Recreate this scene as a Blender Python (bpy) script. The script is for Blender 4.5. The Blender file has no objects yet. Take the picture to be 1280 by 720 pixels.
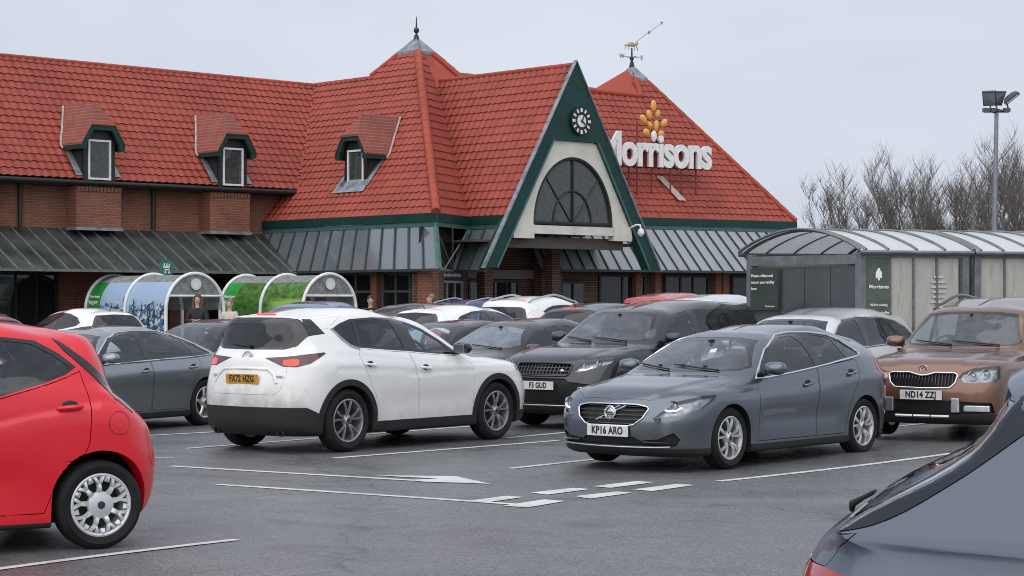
import bpy, bmesh, math, random
import numpy as np
from mathutils import Vector, Matrix
from mathutils.bvhtree import BVHTree

R = math.radians
random.seed(7)
scn = bpy.context.scene
col = scn.collection

# ------------------------------------------------------------------ camera, sky, sun, exposure
FPX = 2500.0                 # focal length in photo pixels (1280 wide)
CAMH, HORIZ = 1.7, 380.0
cam = bpy.data.cameras.new('camera')
cam.sensor_width = 36.0
cam.lens = 36.0 * FPX / 1280.0
cam.shift_y = (HORIZ - 360.0) / 1280.0
cam.clip_end = 3000
cam_o = bpy.data.objects.new('camera', cam)
col.objects.link(cam_o)
cam_o.location = (0, 0, CAMH)
cam_o.rotation_euler = (R(90), 0, 0)
scn.camera = cam_o

SUN_EL, SUN_AZ = 52.0, 200.0
world = bpy.data.worlds.new('World')
scn.world = world
world.use_nodes = True
wn, wl = world.node_tree.nodes, world.node_tree.links
wn.clear()
w_out = wn.new('ShaderNodeOutputWorld')
w_bg = wn.new('ShaderNodeBackground')
w_sky = wn.new('ShaderNodeTexSky')
w_sky.sky_type = 'NISHITA'
w_sky.sun_disc = False
w_sky.sun_elevation = R(SUN_EL)
w_sky.sun_rotation = R(SUN_AZ)
w_sky.dust_density = 4.0
w_sky.air_density = 1.0
# overcast: the blue sky is hidden by a pale grey cloud layer with soft, low-contrast billows
w_geo = wn.new('ShaderNodeTexCoord')
w_sep = wn.new('ShaderNodeSeparateXYZ')
w_map = wn.new('ShaderNodeMapping')
w_map.inputs['Scale'].default_value = (1.6, 1.6, 5.0)
w_noise = wn.new('ShaderNodeTexNoise')
w_noise.inputs['Scale'].default_value = 2.2
w_noise.inputs['Detail'].default_value = 5
w_noise.inputs['Roughness'].default_value = 0.5
w_ramp = wn.new('ShaderNodeValToRGB')
w_ramp.color_ramp.elements[0].position = 0.3
w_ramp.color_ramp.elements[0].color = (5.7, 6.2, 7.25, 1)
w_ramp.color_ramp.elements[1].position = 0.72
w_ramp.color_ramp.elements[1].color = (6.9, 7.35, 8.3, 1)
w_mix = wn.new('ShaderNodeMix')
w_mix.data_type = 'RGBA'
w_mix.inputs[0].default_value = 0.9
wl.new(w_geo.outputs['Generated'], w_map.inputs['Vector'])
wl.new(w_map.outputs['Vector'], w_noise.inputs['Vector'])
wl.new(w_noise.outputs['Fac'], w_ramp.inputs['Fac'])
wl.new(w_sky.outputs['Color'], w_mix.inputs[6])
wl.new(w_ramp.outputs['Color'], w_mix.inputs[7])
wl.new(w_mix.outputs[2], w_bg.inputs['Color'])
w_bg.inputs['Strength'].default_value = 0.1
wl.new(w_bg.outputs['Background'], w_out.inputs['Surface'])

sun = bpy.data.lights.new('sun', 'SUN')
sun.energy = 2.1
sun.angle = R(110)
sun.color = (1.0, 0.97, 0.93)
sun_o = bpy.data.objects.new('sun', sun)
col.objects.link(sun_o)
sd = Vector((math.sin(R(SUN_AZ)) * math.cos(R(SUN_EL)), math.cos(R(SUN_AZ)) * math.cos(R(SUN_EL)), math.sin(R(SUN_EL))))
sun_o.rotation_euler = sd.to_track_quat('Z', 'Y').to_euler()

scn.view_settings.view_transform = 'Standard'
scn.view_settings.look = 'None'
scn.view_settings.gamma = 1.0
scn.view_settings.exposure = 0.17
scn.render.engine = 'CYCLES'
scn.cycles.max_bounces = 8
scn.cycles.transparent_max_bounces = 16
scn.cycles.use_denoising = True
scn.cycles.pixel_filter_type = 'BLACKMAN_HARRIS'
scn.cycles.filter_width = 1.0
scn.cycles.caustics_reflective = False
scn.cycles.caustics_refractive = False

# ------------------------------------------------------------------ materials
MATS = {}

def nodes_of(name):
    m = bpy.data.materials.new(name)
    m.use_nodes = True
    nt = m.node_tree
    nt.nodes.clear()
    out = nt.nodes.new('ShaderNodeOutputMaterial')
    return m, nt, nt.nodes, nt.links, out

def N(nt, kind, **kw):
    n = nt.nodes.new(kind)
    for k, v in kw.items():
        if k in n.inputs.keys():
            n.inputs[k].default_value = v
        else:
            setattr(n, k, v)
    return n

def rgba(c):
    return (c[0], c[1], c[2], 1.0)

def mixc(nt, fac, a, b, blend='MIX'):
    m = nt.nodes.new('ShaderNodeMix')
    m.data_type = 'RGBA'
    m.blend_type = blend
    for idx, v in ((0, fac), (6, a), (7, b)):
        if hasattr(v, 'is_linked'):
            nt.links.new(v, m.inputs[idx])
        else:
            m.inputs[idx].default_value = v if idx == 0 else rgba(v)
    return m.outputs[2]

def ramp(nt, fac, p0, p1, c0=(0, 0, 0), c1=(1, 1, 1)):
    r = nt.nodes.new('ShaderNodeValToRGB')
    r.color_ramp.elements[0].position = p0
    r.color_ramp.elements[0].color = rgba(c0)
    r.color_ramp.elements[1].position = p1
    r.color_ramp.elements[1].color = rgba(c1)
    nt.links.new(fac, r.inputs['Fac'])
    return r.outputs['Color']

def noise(nt, scale, detail=3, rough=0.5, coord='Object', vec=None, stretch=None):
    n = N(nt, 'ShaderNodeTexNoise', Scale=scale, Detail=detail, Roughness=rough)
    if vec is None:
        tc = nt.nodes.new('ShaderNodeTexCoord')
        vec = tc.outputs[coord]
    if stretch:
        mp = N(nt, 'ShaderNodeMapping', Scale=stretch)
        nt.links.new(vec, mp.inputs['Vector'])
        vec = mp.outputs['Vector']
    nt.links.new(vec, n.inputs['Vector'])
    return n.outputs['Fac']

def mat(name, c, rough=0.5, metal=0.0, var=0.12, vs=6.0, bump=0.0, bs=60.0, coat=0.0, spec=0.5, emit=None, es=0.0):
    """plain surface with a little tonal variation and optional fine bump"""
    if name in MATS:
        return MATS[name]
    m, nt, n, l, out = nodes_of(name)
    p = N(nt, 'ShaderNodeBsdfPrincipled', Roughness=rough, Metallic=metal)
    p.inputs['Coat Weight'].default_value = coat
    p.inputs['Coat Roughness'].default_value = 0.08
    p.inputs['Specular IOR Level'].default_value = spec
    f = ramp(nt, noise(nt, vs, 5, 0.6), 0.3, 0.7)
    k0, k1 = 1 - var, 1 + var
    c_ = mixc(nt, f, tuple(x * k0 for x in c), tuple(min(1, x * k1) for x in c))
    l.new(c_, p.inputs['Base Color'])
    if bump:
        b = N(nt, 'ShaderNodeBump', Strength=bump, Distance=0.01)
        l.new(noise(nt, bs, 4), b.inputs['Height'])
        l.new(b.outputs['Normal'], p.inputs['Normal'])
    if emit:
        p.inputs['Emission Color'].default_value = rgba(emit)
        p.inputs['Emission Strength'].default_value = es
    l.new(p.outputs['BSDF'], out.inputs['Surface'])
    MATS[name] = m
    return m

def paint(name, c, metal=0.25, rough=0.38, dirt=0.35, dirt_c=(0.16, 0.135, 0.10), top=0.75, drops=0.25, rear=0.0, coat=1.0):
    """car paint: flake base under clear coat, inside faces dark, road grime on the lower body, rain beads"""
    if name in MATS:
        return MATS[name]
    m, nt, n, l, out = nodes_of(name)
    p = N(nt, 'ShaderNodeBsdfPrincipled', Roughness=rough, Metallic=metal)
    p.inputs['Coat Weight'].default_value = coat
    p.inputs['Coat Roughness'].default_value = 0.07
    tc = n.new('ShaderNodeTexCoord')
    sep = n.new('ShaderNodeSeparateXYZ')
    l.new(tc.outputs['Object'], sep.inputs[0])
    mr = N(nt, 'ShaderNodeMapRange')
    mr.inputs['From Min'].default_value = 0.2
    mr.inputs['From Max'].default_value = top
    mr.inputs['To Min'].default_value = 1.0
    mr.inputs['To Max'].default_value = 0.0
    l.new(sep.outputs['Z'], mr.inputs['Value'])
    grime = mr.outputs['Result']
    if rear:
        mx = N(nt, 'ShaderNodeMapRange')
        mx.inputs['From Min'].default_value = -1.75
        mx.inputs['From Max'].default_value = -2.1
        l.new(sep.outputs['X'], mx.inputs['Value'])
        mz = N(nt, 'ShaderNodeMapRange')
        mz.inputs['From Min'].default_value = 1.25
        mz.inputs['From Max'].default_value = 0.55
        l.new(sep.outputs['Z'], mz.inputs['Value'])
        mu = N(nt, 'ShaderNodeMath', operation='MULTIPLY')
        l.new(mx.outputs['Result'], mu.inputs[0]); l.new(mz.outputs['Result'], mu.inputs[1])
        mu2 = N(nt, 'ShaderNodeMath', operation='MULTIPLY')
        l.new(mu.outputs[0], mu2.inputs[0]); mu2.inputs[1].default_value = rear
        ad = N(nt, 'ShaderNodeMath', operation='ADD')
        l.new(grime, ad.inputs[0]); l.new(mu2.outputs[0], ad.inputs[1])
        grime = ad.outputs[0]
    nz = ramp(nt, noise(nt, 5.0, 7, 0.65), 0.25, 0.75)
    g = N(nt, 'ShaderNodeMath', operation='MULTIPLY')
    l.new(grime, g.inputs[0]); l.new(nz, g.inputs[1])
    g2 = N(nt, 'ShaderNodeMath', operation='MULTIPLY', use_clamp=True)
    l.new(g.outputs[0], g2.inputs[0]); g2.inputs[1].default_value = dirt
    flake = noise(nt, 900, 1)
    base = mixc(nt, flake, tuple(x * 0.9 for x in c), tuple(min(1, x * 1.1) for x in c))
    cc = mixc(nt, g2.outputs[0], base, dirt_c)
    l.new(cc, p.inputs['Base Color'])
    rr = N(nt, 'ShaderNodeMapRange')
    rr.inputs['To Min'].default_value = 0.05; rr.inputs['To Max'].default_value = 0.55
    l.new(g2.outputs[0], rr.inputs['Value']); l.new(rr.outputs['Result'], p.inputs['Coat Roughness'])
    v = N(nt, 'ShaderNodeTexVoronoi', Scale=110.0)
    l.new(tc.outputs['Object'], v.inputs['Vector'])
    vb = ramp(nt, v.outputs['Distance'], 0.08, 0.32, (1, 1, 1), (0, 0, 0))
    pick = ramp(nt, noise(nt, 45, 2), 0.48, 0.62)
    mm = N(nt, 'ShaderNodeMath', operation='MULTIPLY')
    l.new(vb, mm.inputs[0]); l.new(pick, mm.inputs[1])
    b = N(nt, 'ShaderNodeBump', Strength=drops, Distance=0.004)
    l.new(mm.outputs[0], b.inputs['Height'])
    l.new(b.outputs['Normal'], p.inputs['Coat Normal'])
    ins = N(nt, 'ShaderNodeBsdfDiffuse', Color=(0.02, 0.02, 0.022, 1))
    geo = n.new('ShaderNodeNewGeometry')
    ms = n.new('ShaderNodeMixShader')
    l.new(geo.outputs['Backfacing'], ms.inputs['Fac'])
    l.new(p.outputs['BSDF'], ms.inputs[1]); l.new(ins.outputs['BSDF'], ms.inputs[2])
    l.new(ms.outputs[0], out.inputs['Surface'])
    MATS[name] = m
    return m

def glass(name, tint=(0.62, 0.68, 0.7), film=0.10, film_c=(0.5, 0.54, 0.6), ior=1.55, refl=1.0):
    """car / shop glass: tinted see-through pane with a thin pale film for dust, rain and painted reflections and a mirror-like coat"""
    if name in MATS:
        return MATS[name]
    m, nt, n, l, out = nodes_of(name)
    tr = N(nt, 'ShaderNodeBsdfTransparent', Color=rgba(tint))
    df = N(nt, 'ShaderNodeBsdfDiffuse', Color=rgba(film_c))
    gl = N(nt, 'ShaderNodeBsdfGlossy', Roughness=0.03, Color=(0.95, 0.97, 1, 1))
    a = n.new('ShaderNodeMixShader')
    nf = ramp(nt, noise(nt, 7, 6, 0.7), 0.25, 0.8, (film * 0.5,) * 3, (min(1, film * 1.7),) * 3)
    l.new(nf, a.inputs['Fac'])
    l.new(tr.outputs[0], a.inputs[1]); l.new(df.outputs[0], a.inputs[2])
    fr = N(nt, 'ShaderNodeFresnel', IOR=ior)
    geo = n.new('ShaderNodeNewGeometry')
    # keep the same reflectance on the inner side of the pane
    sub = N(nt, 'ShaderNodeMath', operation='SUBTRACT')
    sub.inputs[0].default_value = 1.0
    l.new(geo.outputs['Backfacing'], sub.inputs[1])
    mu = N(nt, 'ShaderNodeMath', operation='MULTIPLY')
    l.new(fr.outputs[0], mu.inputs[0]); l.new(sub.outputs[0], mu.inputs[1])
    mu2 = N(nt, 'ShaderNodeMath', operation='MULTIPLY', use_clamp=True)
    l.new(mu.outputs[0], mu2.inputs[0]); mu2.inputs[1].default_value = refl
    b = n.new('ShaderNodeMixShader')
    l.new(mu2.outputs[0], b.inputs['Fac'])
    l.new(a.outputs[0], b.inputs[1]); l.new(gl.outputs[0], b.inputs[2])
    l.new(b.outputs[0], out.inputs['Surface'])
    MATS[name] = m
    return m

def asphalt():
    m, nt, n, l, out = nodes_of('asphalt')
    p = N(nt, 'ShaderNodeBsdfPrincipled')
    tc = n.new('ShaderNodeTexCoord')
    o = tc.outputs['Object']
    big = ramp(nt, noise(nt, 0.22, 5, 0.55, vec=o), 0.3, 0.7)
    mid = ramp(nt, noise(nt, 1.6, 6, 0.65, vec=o), 0.28, 0.72)
    fine = noise(nt, 42, 4, 0.75, vec=o)
    sp = N(nt, 'ShaderNodeTexVoronoi', Scale=75.0)
    l.new(o, sp.inputs['Vector'])
    stone = ramp(nt, sp.outputs['Color'], 0.35, 0.95, (0.65, 0.65, 0.66), (1.75, 1.72, 1.68))
    c = mixc(nt, big, (0.115, 0.119, 0.126), (0.155, 0.159, 0.166))
    c = mixc(nt, 0.55, c, mixc(nt, mid, (0.088, 0.091, 0.097), (0.162, 0.165, 0.170)))
    c = mixc(nt, 0.75, c, stone, 'MULTIPLY')
    ff = ramp(nt, fine, 0.3, 0.7, (0.6, 0.6, 0.61), (1.4, 1.39, 1.37))
    c = mixc(nt, 0.8, c, ff, 'MULTIPLY')
    # darker oil drips and damp patches, and long faint tyre-worn streaks
    oil = ramp(nt, noise(nt, 0.9, 3, 0.4, vec=o), 0.62, 0.74)
    c = mixc(nt, oil, c, (0.062, 0.063, 0.066))
    crk = N(nt, 'ShaderNodeTexVoronoi', Scale=0.16, feature='DISTANCE_TO_EDGE')
    wv = N(nt, 'ShaderNodeVectorMath', operation='MULTIPLY_ADD'); wn_ = N(nt, 'ShaderNodeTexNoise', Scale=1.3, Detail=5.0); l.new(o, wn_.inputs['Vector']); l.new(wn_.outputs['Color'], wv.inputs[0]); wv.inputs[1].default_value = (1.6, 1.6, 0); l.new(o, wv.inputs[2]); l.new(wv.outputs[0], crk.inputs['Vector'])
    ck_ = ramp(nt, crk.outputs['Distance'], 0.002, 0.006, (.55, .55, .55), (0, 0, 0))
    c = mixc(nt, ck_, c, (0.03, 0.03, 0.031))
    streak = ramp(nt, noise(nt, 0.5, 4, 0.5, vec=o, stretch=(0.25, 1.8, 1)), 0.55, 0.75, (0, 0, 0), (0.5, 0.5, 0.5))
    c = mixc(nt, streak, c, (0.19, 0.19, 0.19))
    l.new(c, p.inputs['Base Color'])
    rr = ramp(nt, noise(nt, 0.6, 5, 0.6, vec=o), 0.35, 0.7, (0.20,) * 3, (0.46,) * 3)
    l.new(rr, p.inputs['Roughness'])
    p.inputs['Specular IOR Level'].default_value = 0.5
    b = N(nt, 'ShaderNodeBump', Strength=0.5, Distance=0.010)
    add = N(nt, 'ShaderNodeMath', operation='ADD')
    l.new(fine, add.inputs[0]); l.new(sp.outputs['Distance'], add.inputs[1])
    l.new(add.outputs[0], b.inputs['Height']); l.new(b.outputs['Normal'], p.inputs['Normal'])
    l.new(p.outputs[0], out.inputs['Surface'])
    return m

def linepaint():
    m, nt, n, l, out = nodes_of('road_paint')
    p = N(nt, 'ShaderNodeBsdfPrincipled', Roughness=0.6)
    wear = ramp(nt, noise(nt, 26, 6, 0.8), 0.44, 0.54)
    wear2 = ramp(nt, noise(nt, 2.5, 4, 0.6), 0.25, 0.6)
    a = mixc(nt, wear, (0.26, 0.26, 0.26), (0.60, 0.60, 0.585))
    c = mixc(nt, wear2, a, (0.62, 0.62, 0.60))
    l.new(c, p.inputs['Base Color'])
    l.new(p.outputs[0], out.inputs['Surface'])
    return m

def brick(name='brick', c1=(0.28, 0.092, 0.050), c2=(0.20, 0.066, 0.040)):
    if name in MATS: return MATS[name]
    m, nt, n, l, out = nodes_of(name)
    p = N(nt, 'ShaderNodeBsdfPrincipled', Roughness=0.85)
    uv = n.new('ShaderNodeUVMap')
    bt = N(nt, 'ShaderNodeTexBrick', Scale=1.0)
    bt.inputs['Brick Width'].default_value = 0.225
    bt.inputs['Row Height'].default_value = 0.075
    bt.inputs['Mortar Size'].default_value = 0.008
    bt.inputs['Color1'].default_value = rgba(c1)
    bt.inputs['Color2'].default_value = rgba(c2)
    bt.inputs['Mortar'].default_value = (0.22, 0.17, 0.14, 1)
    l.new(uv.outputs[0], bt.inputs['Vector'])
    st = ramp(nt, noise(nt, 0.9, 6, 0.65, vec=uv.outputs[0]), 0.3, 0.75, (0.6, 0.58, 0.56), (1.15, 1.12, 1.1))
    c = mixc(nt, 0.9, bt.outputs['Color'], st, 'MULTIPLY')
    l.new(c, p.inputs['Base Color'])
    b = N(nt, 'ShaderNodeBump', Strength=0.4, Distance=0.01)
    l.new(bt.outputs['Fac'], b.inputs['Height']); b.invert = True
    l.new(b.outputs['Normal'], p.inputs['Normal'])
    l.new(p.outputs[0], out.inputs['Surface'])
    MATS[name] = m
    return m

def tile_mat(name='roof_tile', c=(0.295, 0.058, 0.039)):
    if name in MATS: return MATS[name]
    m, nt, n, l, out = nodes_of(name)
    p = N(nt, 'ShaderNodeBsdfPrincipled', Roughness=0.6)
    p.inputs['Specular IOR Level'].default_value = 0.3
    uv = n.new('ShaderNodeUVMap')
    fl = N(nt, 'ShaderNodeVectorMath', operation='FLOOR')
    l.new(uv.outputs[0], fl.inputs[0])
    wnz = n.new('ShaderNodeTexWhiteNoise'); wnz.noise_dimensions = '2D'
    l.new(fl.outputs[0], wnz.inputs['Vector'])
    a = mixc(nt, wnz.outputs['Value'], tuple(x * 0.88 for x in c), tuple(x * 1.12 for x in c))
    st = ramp(nt, noise(nt, 0.35, 7, 0.7), 0.3, 0.72, (0.74, 0.74, 0.76), (1.12, 1.1, 1.1))
    cc = mixc(nt, 0.85, a, st, 'MULTIPLY')
    li = ramp(nt, noise(nt, 3.2, 6, 0.75), 0.62, 0.8, (0, 0, 0), (0.35,) * 3)
    cc = mixc(nt, li, cc, (0.16, 0.07, 0.05))
    l.new(cc, p.inputs['Base Color'])
    l.new(p.outputs[0], out.inputs['Surface'])
    MATS[name] = m
    return m

# ------------------------------------------------------------------ object helpers
ROOTLOC = {}

def tag(o, label=None, cat=None, group=None, kind=None):
    if label: o['label'] = label
    if cat: o['category'] = cat
    if group: o['group'] = group
    if kind: o['kind'] = kind
    return o

def empty(name, loc=(0, 0, 0), rz=0.0, parent=None):
    o = bpy.data.objects.new(name, None)
    o.empty_display_size = 0.3
    col.objects.link(o)
    o.location = loc
    o.rotation_euler = (0, 0, rz)
    if parent: o.parent = parent
    ROOTLOC[o.name] = Vector(loc)
    return o

def link(name, me, m=None, parent=None):
    o = bpy.data.objects.new(name, me)
    if m is not None and len(me.materials) == 0:
        me.materials.append(m)
    col.objects.link(o)
    if parent is not None:
        o.parent = parent
        ROOTLOC[o.name] = ROOTLOC.get(parent.name, Vector((0, 0, 0)))
    return o

class MB:
    """collects simple pieces into one mesh"""
    def __init__(s):
        s.v, s.f = [], []
    def add(s, vs, fs):
        k = len(s.v)
        s.v += [tuple(v) for v in vs]
        s.f += [tuple(i + k for i in f) for f in fs]
        return s
    def box(s, c, d, ax=None):
        """c centre, d full size, ax 3 axes"""
        c = Vector(c)
        if ax is None: ax = (Vector((1, 0, 0)), Vector((0, 1, 0)), Vector((0, 0, 1)))
        vs = []
        for sx in (-.5, .5):
            for sy in (-.5, .5):
                for sz in (-.5, .5):
                    vs.append(c + ax[0] * (sx * d[0]) + ax[1] * (sy * d[1]) + ax[2] * (sz * d[2]))
        h = ax[0].cross(ax[1]).dot(ax[2]) > 0
        fs = [(0, 1, 3, 2), (4, 6, 7, 5), (0, 4, 5, 1), (2, 3, 7, 6), (0, 2, 6, 4), (1, 5, 7, 3)]
        if not h: fs = [f[::-1] for f in fs]
        return s.add(vs, fs)
    def prism(s, pts, ext):
        """planar polygon pts (3D) extruded by vector ext"""
        pts = [Vector(p) for p in pts]; e = Vector(ext); n = len(pts)
        nn = Vector((0, 0, 0))
        for i in range(n):
            a, b = pts[i], pts[(i + 1) % n]
            nn += a.cross(b)
        if nn.dot(e) > 0: pts = pts[::-1]
        vs = pts + [p + e for p in pts]
        fs = [tuple(range(n)), tuple(range(2 * n - 1, n - 1, -1))]
        for i in range(n):
            j = (i + 1) % n
            fs.append((i, i + n, j + n, j))
        return s.add(vs, fs)
    def tube(s, pts, r, n=8, closed=False, cap=True, flat=None):
        pts = [Vector(p) for p in pts]
        m = len(pts)
        rad = r if isinstance(r, (list, tuple)) else [r] * m
        vs = []; prev = None
        for i, p in enumerate(pts):
            if closed: t = pts[(i + 1) % m] - pts[i - 1]
            else: t = pts[min(i + 1, m - 1)] - pts[max(i - 1, 0)]
            if t.length < 1e-9: t = Vector((0, 0, 1))
            t.normalize()
            if prev is None:
                a = Vector((0, 0, 1)) if abs(t.z) < .9 else Vector((1, 0, 0))
                u = t.cross(a).normalized()
            else:
                u = prev - t * prev.dot(t)
                u = u.normalized() if u.length > 1e-6 else t.orthogonal().normalized()
            prev = u
            w = t.cross(u)
            for k in range(n):
                an = 2 * math.pi * k / n
                q = u * math.cos(an) + w * math.sin(an) * (flat if flat else 1)
                vs.append(p + q * rad[i])
        fs = []
        for i in range(m if closed else m - 1):
            j = (i + 1) % m
            for k in range(n):
                k2 = (k + 1) % n
                fs.append((i * n + k, i * n + k2, j * n + k2, j * n + k))
        if not closed and cap:
            fs.append(tuple(range(n - 1, -1, -1)))
            fs.append(tuple((m - 1) * n + k for k in range(n)))
        return s.add(vs, fs)
    def lathe(s, prof, c=(0, 0, 0), axis='z', n=24, closed=False):
        """prof list of (r, h)"""
        c = Vector(c); vs = []
        for (r, h) in prof:
            for k in range(n):
                a = 2 * math.pi * k / n
                x, y = r * math.cos(a), r * math.sin(a)
                if axis == 'z': q = Vector((x, y, h))
                elif axis == 'y': q = Vector((y, h, x))
                else: q = Vector((h, x, y))
                vs.append(c + q)
        fs = []
        m = len(prof)
        for i in range(m if closed else m - 1):
            j = (i + 1) % m
            for k in range(n):
                k2 = (k + 1) % n
                fs.append((i * n + k, i * n + k2, j * n + k2, j * n + k))
        return s.add(vs, fs)
    def ball(s, c, r, n=12, m=8, sc=(1, 1, 1), ax=None):
        c = Vector(c)
        if ax is None: ax = (Vector((1, 0, 0)), Vector((0, 1, 0)), Vector((0, 0, 1)))
        vs = []; fs = []
        for i in range(m + 1):
            th = math.pi * i / m
            for k in range(n):
                ph = 2 * math.pi * k / n
                q = (math.sin(th) * math.cos(ph) * sc[0], math.sin(th) * math.sin(ph) * sc[1], math.cos(th) * sc[2])
                vs.append(c + (ax[0] * q[0] + ax[1] * q[1] + ax[2] * q[2]) * r)
        for i in range(m):
            for k in range(n):
                k2 = (k + 1) % n
                fs.append((i * n + k, (i + 1) * n + k, (i + 1) * n + k2, i * n + k2))
        return s.add(vs, fs)
    def mesh(s, name, smooth=None, bevel=0.0, off=None, uv=False, seg=2):
        me = bpy.data.meshes.new(name)
        vs = s.v
        if off is not None:
            vs = [(v[0] - off[0], v[1] - off[1], v[2] - off[2]) for v in vs]
        me.from_pydata(vs, [], s.f)
        if bevel:
            bm = bmesh.new(); bm.from_mesh(me)
            bmesh.ops.remove_doubles(bm, verts=bm.verts, dist=1e-5)
            ed = [e for e in bm.edges if len(e.link_faces) == 2 and e.calc_face_angle(0) > R(25)]
            bmesh.ops.bevel(bm, geom=ed, offset=bevel, segments=seg, affect='EDGES', profile=0.6, clamp_overlap=True)
            bm.to_mesh(me); bm.free()
        if getattr(s, 'recalc', False):
            bm = bmesh.new(); bm.from_mesh(me); bmesh.ops.recalc_face_normals(bm, faces=bm.faces[:]); bm.to_mesh(me); bm.free()
        if smooth is not None:
            me.polygons.foreach_set('use_smooth', [True] * len(me.polygons))
            me.set_sharp_from_angle(angle=R(smooth))
        if uv:
            ul = me.uv_layers.new(name='UVMap')
            for p in me.polygons:
                nn = p.normal
                if abs(nn.z) < .75:
                    t = Vector((0, 0, 1)).cross(nn).normalized()
                    for li in p.loop_indices:
                        v = Vector(s.v[me.loops[li].vertex_index]) if not bevel else me.vertices[me.loops[li].vertex_index].co
                        ul.data[li].uv = (v.dot(t), v.z)
                else:
                    for li in p.loop_indices:
                        v = me.vertices[me.loops[li].vertex_index].co
                        ul.data[li].uv = (v.x, v.y)
        me.update()
        return me
    def build(s, name, m, parent=None, smooth=None, bevel=0.0, uv=False, local=False, seg=2):
        off = None
        if parent is not None and not local:
            off = ROOTLOC.get(parent.name)
        return link(name, s.mesh(name, smooth, bevel, off, uv, seg), m, parent)

_txt = {}
def text_mesh(body, size, ext=0.003, bold=0.0, align='CENTER', space=1.0, lead=1.0, sx=1.0, res=4):
    """built-in font text as a mesh in the XZ plane (x right, z up, facing -y)"""
    cu = bpy.data.curves.new('text', 'FONT')
    cu.body = body; cu.size = size; cu.extrude = ext; cu.offset = bold
    cu.align_x = align; cu.align_y = 'CENTER'; cu.space_character = space; cu.space_line = lead
    cu.resolution_u = res
    o = bpy.data.objects.new('text', cu)
    col.objects.link(o)
    dg = bpy.context.evaluated_depsgraph_get()
    me = bpy.data.meshes.new_from_object(o.evaluated_get(dg))
    bpy.data.objects.remove(o)
    vs = [(v.co.x * sx, -v.co.z, v.co.y) for v in me.vertices]
    fs = [tuple(p.vertices) for p in me.polygons]
    bpy.data.meshes.remove(me)
    return vs, fs

def put_text(mb, body, size, origin, ux, uz, nrm, **kw):
    """add text to an MB: origin centre, ux reading direction, uz up, nrm towards the reader"""
    vs, fs = text_mesh(body, size, **kw)
    o, ux, uz, nrm = Vector(origin), Vector(ux), Vector(uz), Vector(nrm)
    flip = ux.cross(uz).dot(nrm) < 0
    mb.add([o + ux * v[0] + uz * v[2] + nrm * (-v[1]) for v in vs], [f[::-1] if flip else f for f in fs])

def gz(x, y):
    """the car park is not quite level"""
    z = 0.10 * math.exp(-((x - 6.5) ** 2 / 9.0 + (y - 24.5) ** 2 / 22.0))
    z += 0.07 * math.exp(-((x + 3.2) ** 2 / 10.0 + (y - 13.0) ** 2 / 14.0))
    t = min(1, max(0, (y - 32) / 14.0))
    z += 0.16 * t * t * (3 - 2 * t)
    return z
def gp(px, py):
    """point of the car park seen at a photo pixel"""
    z = 0.0
    for _ in range(6):
        Y = FPX * (CAMH - z) / (py - HORIZ)
        X = (px - 640.0) / FPX * Y
        z = gz(X, Y)
    return Vector((X, Y, z))
# ------------------------------------------------------------------ car builder
def lerp(a, b, t): return a + (b - a) * t

def curve_eval(P, sub, mirror_y=False):
    """P (n,3): shape-preserving cubic through the points, `sub` steps per interval"""
    P = np.asarray(P, float); n = len(P)
    if mirror_y:
        a = P[1] * (1, -1, 1); b = P[-2] * (1, -1, 1)
        Q = np.vstack([a, P, b])
    else:
        Q = np.vstack([2 * P[0] - P[1], P, 2 * P[-1] - P[-2]])
    d = np.maximum(np.linalg.norm(np.diff(Q, axis=0), axis=1), 1e-4)
    t = np.concatenate([[0], np.cumsum(d)])
    sl = np.diff(Q, axis=0) / d[:, None]
    h0, h1 = d[:-1, None], d[1:, None]
    m = (sl[:-1] * h1 + sl[1:] * h0) / (h0 + h1)
    lim = 2.6 * np.minimum(np.abs(sl[:-1]), np.abs(sl[1:]))
    m = np.where(sl[:-1] * sl[1:] <= 0, m * 0.25, np.clip(m, -lim, lim))
    out = []
    for i in range(n - 1):
        p0, p1, m0, m1, h = Q[i + 1], Q[i + 2], m[i], m[i + 1], d[i + 1]
        for k in range(sub):
            u = k / sub
            out.append((2*u**3-3*u**2+1)*p0 + (u**3-2*u**2+u)*h*m0 + (-2*u**3+3*u**2)*p1 + (u**3-u**2)*h*m1)
    out.append(Q[n])
    return np.array(out)

def pl1(xs, x):
    """piecewise-linear / smooth value from [(x, v)]"""
    xs = sorted(xs)
    if x <= xs[0][0]: return xs[0][1]
    if x >= xs[-1][0]: return xs[-1][1]
    for a, b in zip(xs, xs[1:]):
        if a[0] <= x <= b[0]:
            t = (x - a[0]) / (b[0] - a[0]); 
            return lerp(a[1], b[1], t)

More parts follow.
